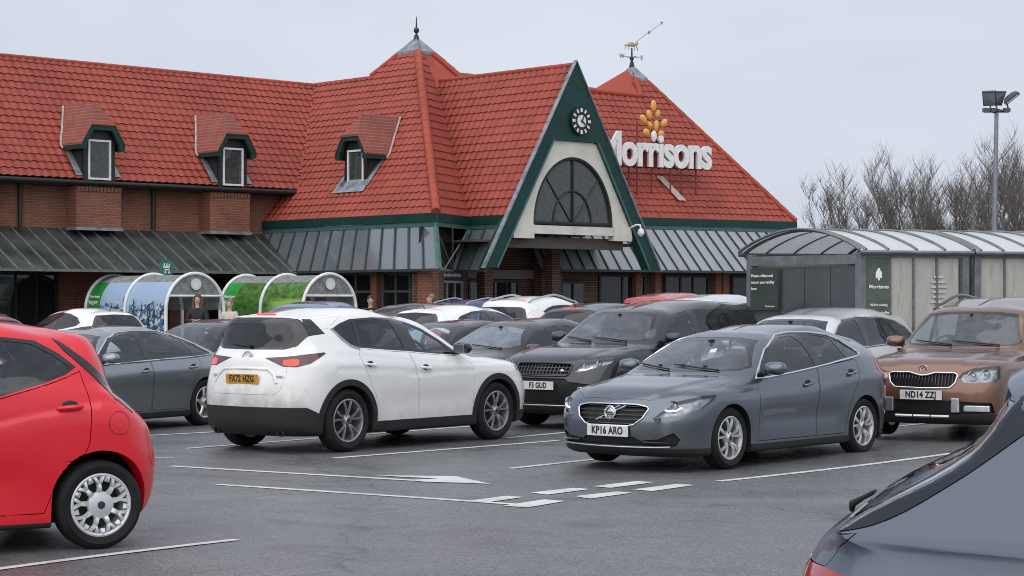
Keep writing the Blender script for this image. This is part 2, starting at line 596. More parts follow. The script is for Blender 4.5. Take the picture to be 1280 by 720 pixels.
def cage(S):
    hw = S['W'] / 2
    xn, xt = S['nose'], S['tail']
    hl, hm, cw, hd, pk, rh, rg, rm, ru = (S[k] for k in ('hl', 'hm', 'cw', 'hd', 'pk', 'rh', 'rg', 'rm', 'ru'))
    gc = S.get('gc', .17)
    cfb, crb = S.get('cfb', .42), S.get('crb', .36)
    wb = S['wbelt']; wr = S['wroof']; zs = S['zsh']; zb = S['zbelt']
    cfw = S.get('cfw', .30); crw = S.get('crw', .20)
    # roof line: parabola through header, peak, rear header
    A = np.array([[p[0] ** 2, p[0], 1] for p in (hd, pk, rh)])
    cq = np.linalg.solve(A, np.array([hd[1], pk[1], rh[1]]))
    zr = lambda x: float(cq[0] * x * x + cq[1] * x + cq[2])
    drop = S.get('drop', .065)
    rings = []
    def ring(xf, zf, xr, zr_, w, z, cf, cr, flat=None):
        y4, y5, y6 = w; za, zb_, zc = z
        xs = [xf, xf - .07 * cf, xf - .28 * cf, xf - .74 * cf, xf - 1.3 * cf, 0, xr + 1.3 * cr, xr + .74 * cr, xr + .28 * cr, xr + .07 * cr, xr]
        xs[5] = (xs[4] + xs[6]) / 2
        ys = [0, .43 * y4, .78 * y4, .96 * y4, y4, y5, y6, .96 * y6, .78 * y6, .43 * y6, 0]
        zz = [zf, lerp(zf, za, .05), lerp(zf, za, .28), lerp(zf, za, .75), za, zb_, zc, lerp(zr_, zc, .75), lerp(zr_, zc, .28), lerp(zr_, zc, .05), zr_]
        rings.append(np.array(list(zip(xs, ys, zz))))
    t3 = lambda a: (a * .985, a, a * .985)
    bt, rt = S.get('btuck', .10), S.get('rtuck', .10)
    # 0 centre line of the floor, 1..5 lower body
    ring(xn - bt - .10, gc, xt + rt + .10, gc, (0, 0, 0), (gc,) * 3, cfb * .8, crb * .8)
    ring(xn - bt - .05, gc, xt + rt + .05, gc, t3(hw - .10), (gc,) * 3, cfb * .8, crb * .8)
    ring(xn - bt * .55, gc + .05, xt + rt * .55, gc + .08, t3(hw - .035), (gc + .02,) * 3, cfb, crb)
    ring(xn - .012, S.get('zb1', .36), xt + .012, S.get('zb1r', .40), t3(hw - .022), (.36,) * 3, cfb, crb)
    ring(xn, S.get('zb2', .50), xt, S.get('zb2r', .56), t3(hw - .008), (.50,) * 3, cfb, crb)
    mx = S.get('fm', (lerp(xn, hl[0], .35), lerp(S.get('zb2', .5), hl[1], .55)))
    rx = S.get('rmm', (lerp(xt, ru[0], .35), lerp(S.get('zb2r', .56), ru[1], .5)))
    zmid = tuple(lerp(.5, z, .55) for z in zs)
    ring(mx[0], mx[1], rx[0], rx[1], t3(hw), zmid, cfb, crb)
    # 6 bonnet lip / shoulder / tailgate upper, 7 bonnet, 8 cowl and belt
    w6 = (hw - .012, hw - .004, hw - .012)
    ring(hl[0], hl[1], ru[0], ru[1], w6, zs, S.get('cf6', cfb), S.get('cr6', crb))
    w7 = tuple(lerp(a, b, .55) for a, b in zip(w6, wb))
    ring(hm[0], hm[1], rm[0], rm[1], w7, tuple(lerp(a, b, .62) for a, b in zip(zs, zb)), S.get('cf7', .36), S.get('cr7', crb * .9))
    ring(cw[0], cw[1], rg[0], rg[1], wb, zb, cfw, crw)
    a = .06
    w9 = tuple(w - .012 for w in wb)
    ring(lerp(cw[0], hd[0], a), lerp(cw[1], hd[1], a), lerp(rg[0], rh[0], a), lerp(rg[1], rh[1], a), w9, tuple(z + .022 for z in zb), cfw, crw)
    a = .55; bow = S.get('bow', .02)
    rail = []
    cfr, crr = S.get('cfr', .12), S.get('crr', .10)
    for x in (hd[0] - 1.3 * cfr, (hd[0] + rh[0]) / 2, rh[0] + 1.3 * crr): rail.append(zr(x) - drop)
    w10 = tuple(lerp(w, r_, a) + bow for w, r_ in zip(w9, wr))
    ring(lerp(cw[0], hd[0], a), lerp(cw[1], hd[1], a) + .012, lerp(rg[0], rh[0], a) - S.get('rbow', .02), lerp(rg[1], rh[1], a), w10, tuple(lerp(z, q, a) for z, q in zip(zb, rail)), lerp(cfw, cfr, a), lerp(crw, crr, a))
    ring(hd[0], hd[1], rh[0], rh[1], wr, rail, cfr, crr)
    wi = tuple(w - .13 for w in wr)
    ring(hd[0] - .10, zr(hd[0] - .10) + .008, rh[0] + .12, zr(rh[0] + .12), wi, tuple(q + drop * .80 for q in rail), cfr, crr)
    xs = rings[-1][:, 0]
    rings.append(np.array([[x, 0, zr(x) + .004] for x in xs]))
    return rings, zr

class Half:
    """left half of a car shell as a dense bmesh whose faces carry panel labels"""
    def __init__(s, S, sub_c=6, sub_r=5):
        rings, s.zr = cage(S)
        rows = np.array([curve_eval(r, sub_c, True) if np.ptp(r[:, 1]) > 1e-6 else curve_eval(r, sub_c) for r in rings])
        cols_ = [curve_eval(rows[:, j], sub_r) for j in range(rows.shape[1])]
        G = np.array(cols_)                       # (nc, nr, 3)
        for x0, x1, z0, amp, wid in S.get('scallop', []):
            fx = np.clip(np.minimum(G[:, :, 0] - x0, x1 - G[:, :, 0]) / .3, 0, 1); fx = fx * fx * (3 - 2 * fx)
            G[:, :, 1] -= np.where(G[:, :, 1] > S['W'] * .40, amp * fx * np.exp(-((G[:, :, 2] - z0) / wid) ** 2), 0)
        for ya, yb, amp in S.get('ridge', []):
            j0, j1 = int(6.1 * sub_r), int(7.9 * sub_r)
            X, Y = G[:, j0:j1, 0], G[:, j0:j1, 1]
            t = np.clip((S['hl'][0] - X) / (S['hl'][0] - S['cw'][0]), 0, 1)
            yl = ya + (yb - ya) * t
            s_ = np.clip((yl - Y) / .05 + .5, 0, 1); fade = np.clip(np.minimum(t, 1.15 - t) / .15, 0, 1)
            G[:, j0:j1, 2] += np.where(X > S['cw'][0] - .2, amp * (s_ * s_ * (3 - 2 * s_)) * fade, 0)
        for line, amp, wid in S.get('crease', []):
            lx = np.array([p[0] for p in line]); lz = np.array([p[1] for p in line])
            zl = np.interp(G[:, :, 0], lx, lz); dd = G[:, :, 2] - zl
            endf = np.clip(np.minimum(G[:, :, 0] - lx.min(), lx.max() - G[:, :, 0]) / .25, 0, 1)
            msk = (G[:, :, 1] > S['W'] * .40) & (dd > 0) & (dd < wid * 3)
            G[:, :, 1] -= np.where(msk, amp * endf * np.exp(-dd / wid), 0)
        nc, nr = G.shape[:2]
        G[0, :, 1] = 0; G[-1, :, 1] = 0; G[:, 0, 1] = 0; G[:, -1, 1] = 0
        du = np.gradient(G, axis=0); dv = np.gradient(G, axis=1)
        nn = np.cross(du, dv)
        nn[0, :, 1] = 0; nn[-1, :, 1] = 0; nn[:, -1] = (0, 0, 1); nn[:, 0] = (0, 0, -1)
        ln = np.linalg.norm(nn, axis=2, keepdims=True); ln[ln == 0] = 1
        nn = nn / ln
        sgn = 1 if nn[nc // 2, nr // 2, 1] > 0 else -1
        nn *= sgn; nn[:, -1] = (0, 0, 1); nn[:, 0] = (0, 0, -1)
        bm = bmesh.new()
        s.lab = bm.faces.layers.int.new('lab'); s.ri = bm.faces.layers.int.new('ri'); s.ci = bm.faces.layers.int.new('ci')
        s.vn = bm.verts.layers.float_vector.new('vn')
        V = [[bm.verts.new(G[i, j]) for j in range(nr)] for i in range(nc)]
        for i in range(nc):
            for j in range(nr): V[i][j][s.vn] = Vector(nn[i, j])
        for i in range(nc - 1):
            for j in range(nr - 1):
                q = [V[i][j], V[i + 1][j], V[i + 1][j + 1], V[i][j + 1]]
                if sgn < 0: q = q[::-1]
                co = [v.co for v in q]
                if (co[0] - co[1]).length < 1e-7 and (co[2] - co[3]).length < 1e-7: continue
                f = bm.faces.new(q)
                f[s.ri] = j // sub_r; f[s.ci] = i // sub_c
                if j // sub_r == 0: f[s.lab] = 1
        s.bm = bm; s.S = S
        bm.faces.ensure_lookup_table()
        s.bvh = BVHTree.FromBMesh(bm)
        s.names = {0: 'body', 1: 'floor'}
    def side(s, x, z):
        h = s.bvh.ray_cast(Vector((x, 2.5, z)), Vector((0, -1, 0)))
        return (h[0], h[1]) if h[0] else (Vector((x, s.S['W'] / 2, z)), Vector((0, 1, 0)))
    def ray(s, o, d):
        h = s.bvh.ray_cast(Vector(o), Vector(d).normalized())
        return (h[0], h[1]) if h[0] else (None, None)
    def front(s, y, z, sx=1):
        h = s.bvh.ray_cast(Vector((4 * sx, max(y, .0005), z)), Vector((-sx, 0, 0)))
        return (h[0], h[1]) if h[0] else (Vector((s.S['nose'] if sx > 0 else s.S['tail'], y, z)), Vector((sx, 0, 0)))
    def top(s, x, y):
        h = s.bvh.ray_cast(Vector((x, max(y, .0005), 4)), Vector((0, 0, -1)))
        return (h[0], h[1]) if h[0] else (Vector((x, y, 1)), Vector((0, 0, 1)))
    def axes(s, proj):
        if proj == 'side': return Vector((1, 0, 0)), Vector((0, 0, 1))
        if proj == 'front': return Vector((0, 1, 0)), Vector((0, 0, 1))
        if proj == 'top': return Vector((1, 0, 0)), Vector((0, 1, 0))
        a = R(proj)
        return Vector((-math.sin(a), math.cos(a), 0)), Vector((0, 0, 1))
    def region(s, poly, proj, name, filt, lab=None, cut=True):
        """cut the shell along a polygon drawn in a projection and give the faces inside a label"""
        U, V = s.axes(proj)
        if len(poly[0]) == 3: poly = [(Vector(p).dot(U), Vector(p).dot(V)) for p in poly]
        bm = s.bm
        P = np.array(poly); lo, hi = P.min(0) - .03, P.max(0) + .03
        def cand():
            out = []
            for f in bm.faces:
                c = f.calc_center_median()
                u, v = c.dot(U), c.dot(V)
                if lo[0] - .2 < u < hi[0] + .2 and lo[1] - .2 < v < hi[1] + .2:
                    nn = Vector((0, 0, 0))
                    for w in f.verts: nn += w[s.vn]
                    if filt(c, nn.normalized(), f[s.ri], f[s.ci]): out.append(f)
            return out
        if cut:
            fs = cand()
            n = len(poly)
            for i in range(n):
                a, b = poly[i], poly[(i + 1) % n]
                du, dv = b[0] - a[0], b[1] - a[1]
                if du * du + dv * dv < 1e-10: continue
                no = (U * dv - V * du).normalized(); co = U * a[0] + V * a[1]
                l0, l1 = min(a[0], b[0]) - 1e-3, max(a[0], b[0]) + 1e-3
                m0, m1 = min(a[1], b[1]) - 1e-3, max(a[1], b[1]) + 1e-3
                sel = []
                for f in fs:
                    if not f.is_valid: continue
                    us = [v.co.dot(U) for v in f.verts]; vs = [v.co.dot(V) for v in f.verts]
                    if max(us) < l0 or min(us) > l1 or max(vs) < m0 or min(vs) > m1: continue
                    sel.append(f)
                if not sel: continue
                es = set(e for f in sel for e in f.edges); vv = set(v for f in sel for v in f.verts)
                r = bmesh.ops.bisect_plane(bm, geom=sel + list(es) + list(vv), dist=2e-5, plane_co=co, plane_no=no)
                known = set(fs)
                for g in r['geom']:
                    if isinstance(g, bmesh.types.BMFace) and g not in known: fs.append(g); known.add(g)
                for g in r['geom_cut']:
                    if isinstance(g, bmesh.types.BMEdge):
                        for f in g.link_faces:
                            if f not in known: fs.append(f); known.add(f)
                fs = [f for f in fs if f.is_valid]
        if lab is None:
            lab = next((k for k, v in s.names.items() if v == name), len(s.names))
        s.names[lab] = name
        n = len(poly)
        for f in cand():
            c = f.calc_center_median(); u, v = c.dot(U), c.dot(V)
            ins = False
            for i in range(n):
                (x1, y1), (x2, y2) = poly[i], poly[(i + 1) % n]
                if (y1 > v) != (y2 > v) and u < (x2 - x1) * (v - y1) / (y2 - y1) + x1: ins = not ins
            if ins: f[s.lab] = lab
        return lab
    def mesh(s, names, mode='both', off=0.0, gap=0.0, flange=0.0, sx=1):
        """mode both: left + mirrored right in one mesh; left / right: one side"""
        labs = [k for k, v in s.names.items() if v in names]
        fs = [f for f in s.bm.faces if f[s.lab] in labs]
        if not fs: return None
        S_ = set(fs)
        hole = [k for k, v in s.names.items() if v == 'hole']
        vid = {}; co = []; no = []
        faces = []
        for f in fs:
            idx = []
            for v in f.verts:
                if v.index < 0 or v not in vid:
                    vid[v] = len(co); co.append(v.co.copy()); no.append(v[s.vn].normalized() if v[s.vn].length else Vector((0, 0, 1)))
                idx.append(vid[v])
            faces.append(tuple(idx))
        bed = []
        for f in fs:
            for lp in f.loops:
                e = lp.edge
                o = [g for g in e.link_faces if g not in S_]
                ins = [g for g in e.link_faces if g in S_]
                if len(ins) == 1:
                    a, b = lp.vert, lp.link_loop_next.vert
                    if not o and abs(a.co.y) < 1e-4 and abs(b.co.y) < 1e-4: continue
                    bed.append((vid[a], vid[b], f, bool(o) and o[0][s.lab] in hole))
        if gap:
            dr = {}
            for a, b, f, h in bed:
                c = f.calc_center_median()
                e = (co[b] - co[a])
                for i in (a, b):
                    if e.length > 1e-6:
                        q = no[i].cross(e.normalized())
                        dr[i] = dr.get(i, Vector((0, 0, 0))) + q
            for i, d in dr.items():
                if d.length > 1e-6:
                    d = d.normalized() * gap
                    if abs(co[i].y) < 1e-4: d.y = 0
                    co[i] = co[i] + d
        if off: co = [c - n_ * off for c, n_ in zip(co, no)]
        if flange:
            nb = {}
            for a, b, f, h in bed:
                e = (co[b] - co[a])
                if e.length < 1e-7: continue
                outn = -(no[a].cross(e.normalized()))
                ids = []
                for i in (a, b):
                    d = Vector((0, -.16, 0)) if h else -no[i] * flange
                    ids.append(len(co)); co.append(co[i].copy()); no.append(outn)
                    ids.append(len(co)); co.append(co[i] + d); no.append(outn)
                faces.append((ids[0], ids[1], ids[3], ids[2]))
        if mode == 'right' or mode == 'both':
            k = len(co)
            co2 = [Vector((c.x, -c.y, c.z)) for c in co]; no2 = [Vector((c.x, -c.y, c.z)) for c in no]
            f2 = [tuple(f[::-1]) for f in faces]
            if mode == 'right': co, no, faces = co2, no2, f2
            else:
                co, no = co + co2, no + no2
                faces = faces + [tuple(i + k for i in f) for f in f2]
        me = bpy.data.meshes.new(names[0])
        me.from_pydata([tuple(c) for c in co], [], faces)
        me.polygons.foreach_set('use_smooth', [True] * len(me.polygons))
        me.normals_split_custom_set_from_vertices([tuple(n_) for n_ in no])
        me.update()
        return me
    def loop(s, names):
        """ordered border of a labelled region on the half shell"""
        labs = [k for k, v in s.names.items() if v in names]
        S_ = set(f for f in s.bm.faces if f[s.lab] in labs)
        nxt = {}
        for f in S_:
            for e in f.edges:
                if sum(1 for g in e.link_faces if g in S_) == 1:
                    a, b = e.verts
                    if abs(a.co.y) < 1e-4 and abs(b.co.y) < 1e-4: continue
                    nxt.setdefault(a, []).append(b); nxt.setdefault(b, []).append(a)
        if not nxt: return [], False
        ends = [v for v, l_ in nxt.items() if len(l_) == 1]
        st = ends[0] if ends else next(iter(nxt))
        pts = [st]; prev = None; cur = st
        while True:
            c = [v for v in nxt[cur] if v != prev and (v not in pts or (v == st and len(pts) > 2))]
            if not c: closed = False; break
            if c[0] == st: closed = True; break
            prev, cur = cur, c[0]; pts.append(cur)
        return [(v.co.copy(), v[s.vn].copy()) for v in pts], closed

# ---- wheels
WH = {}
def wheel_meshes(rt, w, rr, style):
    """tyre, rim, dark inner, all about the y axis, outer face at +y"""
    key = (rt, w, rr, style)
    if key in WH: return WH[key]
    h = w / 2
    t = MB()
    sb = rr + (rt - rr) * .55
    t.lathe([(rr - .004, h * .80), (rr + .012, h * .94), (sb, h * 1.02), (rt - .035, h * .93), (rt - .012, h * .80), (rt - .002, h * .62), (rt, h * .30), (rt - .008, h * .28), (rt - .008, h * .22), (rt, h * .20),
             (rt, -h * .2), (rt - .008, -h * .22), (rt - .008, -h * .28), (rt, -h * .3), (rt - .002, -h * .62), (rt - .012, -h * .8), (sb, -h), (rr, -h * .8)], axis='y', n=56)
    tm = t.mesh('tyre', 40)
    b = MB()
    b.lathe([(rr, h * .86), (rr - .010, h * .90), (rr - .022, h * .84), (rr - .030, h * .62), (rr - .045, h * .2), (rr - .05, -h * .8), (rr, -h * .82)], axis='y', n=56)
    face = h * .70
    def spoke(a, r0, r1, w0, w1, d0, d1, th=.018, a2=None):
        a2 = a if a2 is None else a2
        n = 5; L, Rr = [], []
        vs = []; fs = []
        for i in range(n + 1):
            q = i / n; r = lerp(r0, r1, q); an = lerp(a, a2, q); ww = lerp(w0, w1, q) / 2
            dep = lerp(d0, d1, q) + .014 * math.sin(math.pi * q)
            cx, cz = r * math.cos(an), r * math.sin(an); tx, tz = -math.sin(an), math.cos(an)
            for (k, dd) in ((-1, -th), (-.62, 0), (.62, 0), (1, -th)):
                vs.append((cx + tx * ww * k, dep + dd, cz + tz * ww * k))
        for i in range(n):
            for k in range(3):
                fs.append((i * 4 + k, (i + 1) * 4 + k, (i + 1) * 4 + k + 1, i * 4 + k + 1))
        b.add(vs, fs)
    T = 2 * math.pi
    d1 = h * .80
    if style == 'ten':            # ten slim straight spokes in five pairs
        for k in range(5):
            for o in (-.22, .22):
                spoke(T * k / 5 + o * .55 + .3, .055, rr - .018, .026, .034, face, d1, a2=T * k / 5 + o * 1.25 + .3)
    elif style == 'five_vee':     # five split spokes
        for k in range(5):
            for o in (-.20, .20):
                spoke(T * k / 5 + .3, .05, rr - .018, .034, .024, face, d1, a2=T * k / 5 + o * 1.25 + .3)
    elif style == 'hubcap':       # plastic trim: branching ribs round a wide centre
        b.lathe([(0.0, d1 + .012), (.30 * rr, d1 + .010), (.42 * rr, d1), (.44 * rr, d1 - .02)], axis='y', n=36)
        for k in range(9):
            a = T * k / 9 + .1
            spoke(a, .38 * rr, .70 * rr, .045, .030, d1, d1)
            spoke(a, .60 * rr, .97 * rr, .026, .034, d1, d1 - .004, a2=a + .20)
            spoke(a, .60 * rr, .97 * rr, .026, .034, d1, d1 - .004, a2=a - .20)
            spoke(a + T / 18, .74 * rr, .97 * rr, .050, .020, d1, d1)
        b.lathe([(rr * .90, d1 - .012), (rr * .93, d1 + .004), (rr * .99, d1 - .004), (rr, d1 - .02)], axis='y', n=56)
    else:
        nsp = 7 if style == 'seven' else 5
        for k in range(nsp):
            spoke(T * k / nsp + .2, .05, rr - .018, .055, .045, face, d1)
    b.lathe([(0, face + .02), (.03, face + .018), (.045, face + .004), (.07, face - .004), (.078, face - .03)], axis='y', n=24)
    rm = b.mesh('rim', 35)
    # bolts and centre cap
    d = MB()
    d.lathe([(0, face + .024), (.026, face + .022), (.028, face + .016)], axis='y', n=20)
    for k in range(5):
        a = T * k / 5
        d.lathe([(0, face + .004), (.008, face + .003), (.009, face - .006)], c=(.055 * math.cos(a), 0, .055 * math.sin(a)), axis='y', n=8)
    # brake disc and drum side, backing
    d.lathe([(.02, -h * .1), (rr * .72, -h * .1), (rr * .72, -h * .25), (.02, -h * .25)], axis='y', n=36)
    d.lathe([(0, -h * .5), (rr - .06, -h * .5)], axis='y', n=36)
    dm = d.mesh('brake_disc', 40)
    WH[key] = (tm, rm, dm)
    return WH[key]

def plate_obj(root, pos, nrm, up, text, m, text_m, w=.52, h=.111, name='number_plate'):
    """registration plate with its characters"""
    nrm = Vector(nrm).normalized(); ux = Vector((0, 0, 1)).cross(nrm).normalized(); uz = nrm.cross(ux)
    b = MB(); b.box(pos, (w, .012, h), (ux, nrm, uz))
    po = b.build(name, m, root, bevel=.003, local=True)
    t = MB()
    tv_, _ = text_mesh(text, .105, bold=.0032, space=1.06)
    tw_ = max(v[0] for v in tv_) - min(v[0] for v in tv_)
    sx_ = min(.80, (w - .07) / tw_); cx_ = (max(v[0] for v in tv_) + min(v[0] for v in tv_)) / 2 * sx_
    put_text(t, text, .105, Vector(pos) + nrm * .008 - ux * cx_, ux, uz, nrm, ext=.001, bold=.0032, space=1.06, sx=sx_)
    t.build('plate_lettering', text_m, po, local=True)
    return po

def M(n): return MATS[n]

def build_car(name, S, loc, rz, pm, label, group=None, z=None, lod=0):
    """one car: an Empty with shell, panels, glass, lamps, wheels, cabin as children; +x forward, +y its left"""
    S.setdefault('_mats', {})
    hc = S.get('_half')
    if hc is None:
        hc = Half(S, *((7, 6) if lod == 0 else (5, 4) if lod == 1 else (4, 3)))
        car_regions(hc, S, lod)
        S['_half'] = hc; S['_lod'] = lod
    gzz = gz(loc[0], loc[1]) if z is None else z
    root = empty(name, (loc[0], loc[1], gzz), rz)
    tag(root, label, 'car', group)
    P = lambda nm, me, m, par=None: link(nm, me, m, par or root) if me is not None else None
    mk = hc.mesh
    trim, gloss, rub, chrome = M('black_trim'), M('gloss_black'), M('rubber'), M('chrome')
    nm = set(hc.names.values())
    body = P('body', mk(['body'], flange=.02), pm)
    P('floor_pan', mk(['floor']), M('underbody'))
    for side, mode in ((1, 'left'), (-1, 'right')):
        for k, dn in enumerate([n for n in ('front_door', 'rear_door') if n in nm]):
            d = P('door', mk([dn], mode, gap=.0065, flange=.014), pm)
            hx, hz = S['handles'][k] if k < len(S['handles']) else (None, None)
            if d is not None and hx is not None and lod < 2:
                p, n_ = hc.side(hx, hz)
                hb = MB()
                pts = []
                for q in np.linspace(-1, 1, 9):
                    pp, nn = hc.side(hx + .085 * q, hz + .012 * q * S.get('hslope', -1))
                    pts.append(Vector((pp.x, (pp.y + (.034 if abs(q) < .9 else .006)) * side, pp.z)))
                hb.tube(pts, [.011 + .006 * (1 - q * q) for q in np.linspace(-1, 1, 9)], 8)
                hb.build('handle', S['_mats'].get('handle', pm), d, 40, local=True)
                cb = MB(); cb.ball((p.x, (p.y - .002) * side, p.z + .008), .06, 14, 8, (1, .14, .62)); cb.build('handle_recess', trim, d, 40, local=True)
        if 'dlo' in nm:
            so = P('window_surround', mk(['dlo'], mode, flange=.012), S['_mats'].get('dlo', gloss))
            k = 0
            while 'pane%d' % k in nm:
                gm = S['_mats'].get('panes', {}).get(k, S['_mats'].get('glass', M('glass')))
                P('side_window', mk(['pane%d' % k], mode, off=.004), gm); k += 1
            if S.get('dlo_chrome') and lod < 2:
                lp, cl = hc.loop(['dlo'] + ['pane%d' % j for j in range(k)])
                tb = MB(); tb.tube([(c.x + n_.x * .004, (c.y + n_.y * .004) * side, c.z + n_.z * .004) for c, n_ in lp], S['dlo_chrome'], 6, closed=cl)
                tb.build('window_trim', chrome, root, 60, local=True)
    for nme, m, off, gp_, fl in (('bonnet', pm, 0, .0035, .014), ('tailgate', S['_mats'].get('tailgate', pm), 0, .0035, .014), ('bumper', pm, 0, .003, .012), ('rear_bumper', pm, 0, .003, .012)):
        if nme in nm:
            o = P(nme, mk([nme], gap=gp_, flange=fl), m)
    if 'clad' in nm: P('cladding', mk(['clad'], off=-.012, flange=.03), trim)
    if 'lowgrille' in nm: P('lower_intake', mk(['lowgrille'], off=.03), M('intake'))
    if 'spoiler' in nm: P('spoiler', mk(['spoiler'], off=-.004, gap=.002, flange=.015), S['_mats'].get('spoiler', pm))
    for nme, m_, off in S.get('more_parts', []):
        for md in ('left', 'right'): P(nme, mk([nme], md, off=off, gap=.002, flange=.012), M(m_))
    if 'wsur' in nm: P('windscreen_surround', mk(['wsur'], off=.002), gloss)
    P('windscreen', mk(['windscreen'], off=.003), S['_mats'].get('windscreen', M('glass')))
    if 'rsur' in nm: P('rear_window_surround', mk(['rsur'], off=0.0, flange=.01), gloss)
    P('rear_window', mk(['rwin'], off=.003), S['_mats'].get('rwin', M('privacy')))
    for side, mode in ((1, 'left'), (-1, 'right')):
        if 'hlamp' in nm:
            h = P('headlight', mk(['hlamp'], mode, off=-.002, flange=.02), M('lamp_glass'))
            P('lamp_housing', mk(['hlamp'], mode, off=.045), M('lamp_dark'), h)
            for (bx, by, bz, br) in S.get('bowls', []):
                o, n_ = hc.ray((bx + .8, by, bz), (-1, 0, 0))
                if o is None: continue
                c = Vector((o.x - .03 - br * .2, by, bz))
                b = MB(); b.lathe([(br, .035), (br * .93, .03), (br * .8, 0), (br * .55, -.02)], c=(c.x, c.y * side, c.z), axis='x', n=20)
                b.build('reflector', chrome, h, 40, local=True)
                b = MB(); b.ball((c.x, c.y * side, c.z), br * .55, 14, 10, (.6, 1, 1)); b.build('projector_lens', M('lens'), h, 60, local=True)
            for pl in S.get('drl', []):
                pts = []
                for (x, y, zz) in pl:
                    o, n_ = hc.ray((x + 1.0, y, zz), (-1, 0, 0))
                    if o is not None: pts.append(Vector((o.x - .018, y * side, zz)))
                if len(pts) > 1:
                    b = MB(); b.tube(pts, .011, 6); b.build('daytime_light', M('drl'), h, 50, local=True)
        for tl in ('tlamp', 'tlamp_lit', 'tlamp_dark'):
            if tl in nm:
                P('tail_light', mk([tl], mode, off=-.004, flange=.015), M({'tlamp': 'tail_red', 'tlamp_lit': 'tail_lit', 'tlamp_dark': 'tail_dark'}[tl]))
    # grille: recessed mesh, bars, chrome frame
    if 'grille' in nm:
        P('grille', mk(['grille'], off=.035), M('intake'))
        lp, cl = hc.loop(['grille'])
        if lp and S.get('gframe'):
            sel = lp
            pts = [(c.x + .006, c.y, c.z) for c, n_ in sel]
            for sy in (1, -1):
                tb = MB(); tb.tube([(p[0], p[1] * sy, p[2]) for p in pts], S['gframe'], 8, closed=cl); tb.build('grille_frame', S['_mats'].get('gframe', chrome), root, 60, local=True)
        gb = MB(); zs_ = [c.z for c, n_ in lp]; ys_ = [c.y for c, n_ in lp]
        kind, cnt = S.get('gbars', ('h', 5))
        if lp:
            z0, z1, y1 = min(zs_), max(zs_), max(ys_)
            labs = [k for k, v in hc.names.items() if v == 'grille']
            def seg(path):
                run = []
                for (y, z_) in path + [None]if False else list(path) + [(9, 9)]:
                    ok = False
                    if y < 8:
                        h = hc.bvh2.ray_cast(Vector((4, max(abs(y), .001), z_)), Vector((-1, 0, 0)))
                        if h[0] is not None and hc.f2[h[2]] in labs: ok = True; run.append(Vector((h[0].x - .016, y, z_)))
                    if not ok:
                        if len(run) > 1: gb.tube(run, S.get('gbar_r', .006), 6)
                        run = []
            ycap = y1
            if kind in ('h', 'x'):
                for k in range(cnt):
                    zz = lerp(z0, z1, (k + .5) / cnt)
                    seg([(y, zz) for y in np.linspace(-ycap, ycap, 41)])
            if kind in ('v', 'x'):
                nv = cnt if kind == 'v' else cnt * 4
                for k in range(nv):
                    yy = lerp(-ycap, ycap, (k + .5) / nv)
                    seg([(yy, zz) for zz in np.linspace(z0, z1, 12)])
            if gb.v: gb.build('grille_bars', S['_mats'].get('gbars', gloss), root, 50, local=True)
    # wheels and arches
    for ax in (1, -1):
        for side in (1, -1):
            xw = ax * S['wb'] / 2
            tm, rmsh, dm = wheel_meshes(S['rt'], S.get('tw', .205), S['rr'], S['wheel'])
            yo = S['W'] / 2 - S.get('tw', .205) / 2 - S.get('wtuck', .025)
            w = empty('wheel', (xw, yo * side, S['rt']), 0 if side > 0 else math.pi, root)
            if ax > 0 and S.get('steer'): w.rotation_euler.z += S['steer']
            link('tyre', tm, rub, w)
            ro = bpy.data.objects.new('rim', rmsh); col.objects.link(ro); ro.parent = w
            if not rmsh.materials: rmsh.materials.append(M('alloy'))
            ro.material_slots[0].link = 'OBJECT'; ro.material_slots[0].material = M(S.get('rim_m', 'alloy'))
            if lod < 2: link('brake_disc', dm, M('dark_metal'), w)
    lb = MB()
    for ax in (1, -1):
        for side in (1, -1):
            xw = ax * S['wb'] / 2; ra = S['arch'] + .015
            vs = []; fs = []
            n = 18
            for k in range(n + 1):
                a = math.pi * (-.02 + 1.04 * k / n)
                for y in (S['W'] / 2 - S.get('liner', .08), S['W'] / 2 - .42):
                    vs.append((xw + ra * math.cos(a), y * side, S['rt'] + S.get('arch_dz', 0) + ra * math.sin(a)))
            for k in range(n): fs.append((2 * k, 2 * k + 1, 2 * k + 3, 2 * k + 2))
            lb.add(vs, fs)
            lb.add([(xw, (S['W'] / 2 - .42) * side, S['rt'])] + [vs[2 * k + 1] for k in range(n + 1)], [(0, k + 1, k + 2) for k in range(n)])
    lb.box((0, 0, S.get('gc', .17) + .03), (S['wb'] * .95, S['W'] - .5, .05))
    lb.box((S['wb'] / 2, 0, S['rt']), (.09, S['W'] - .4, .09)); lb.box((-S['wb'] / 2, 0, S['rt']), (.10, S['W'] - .4, .10))
    lb.build('wheel_arch_liner', M('underbody'), root, local=True)
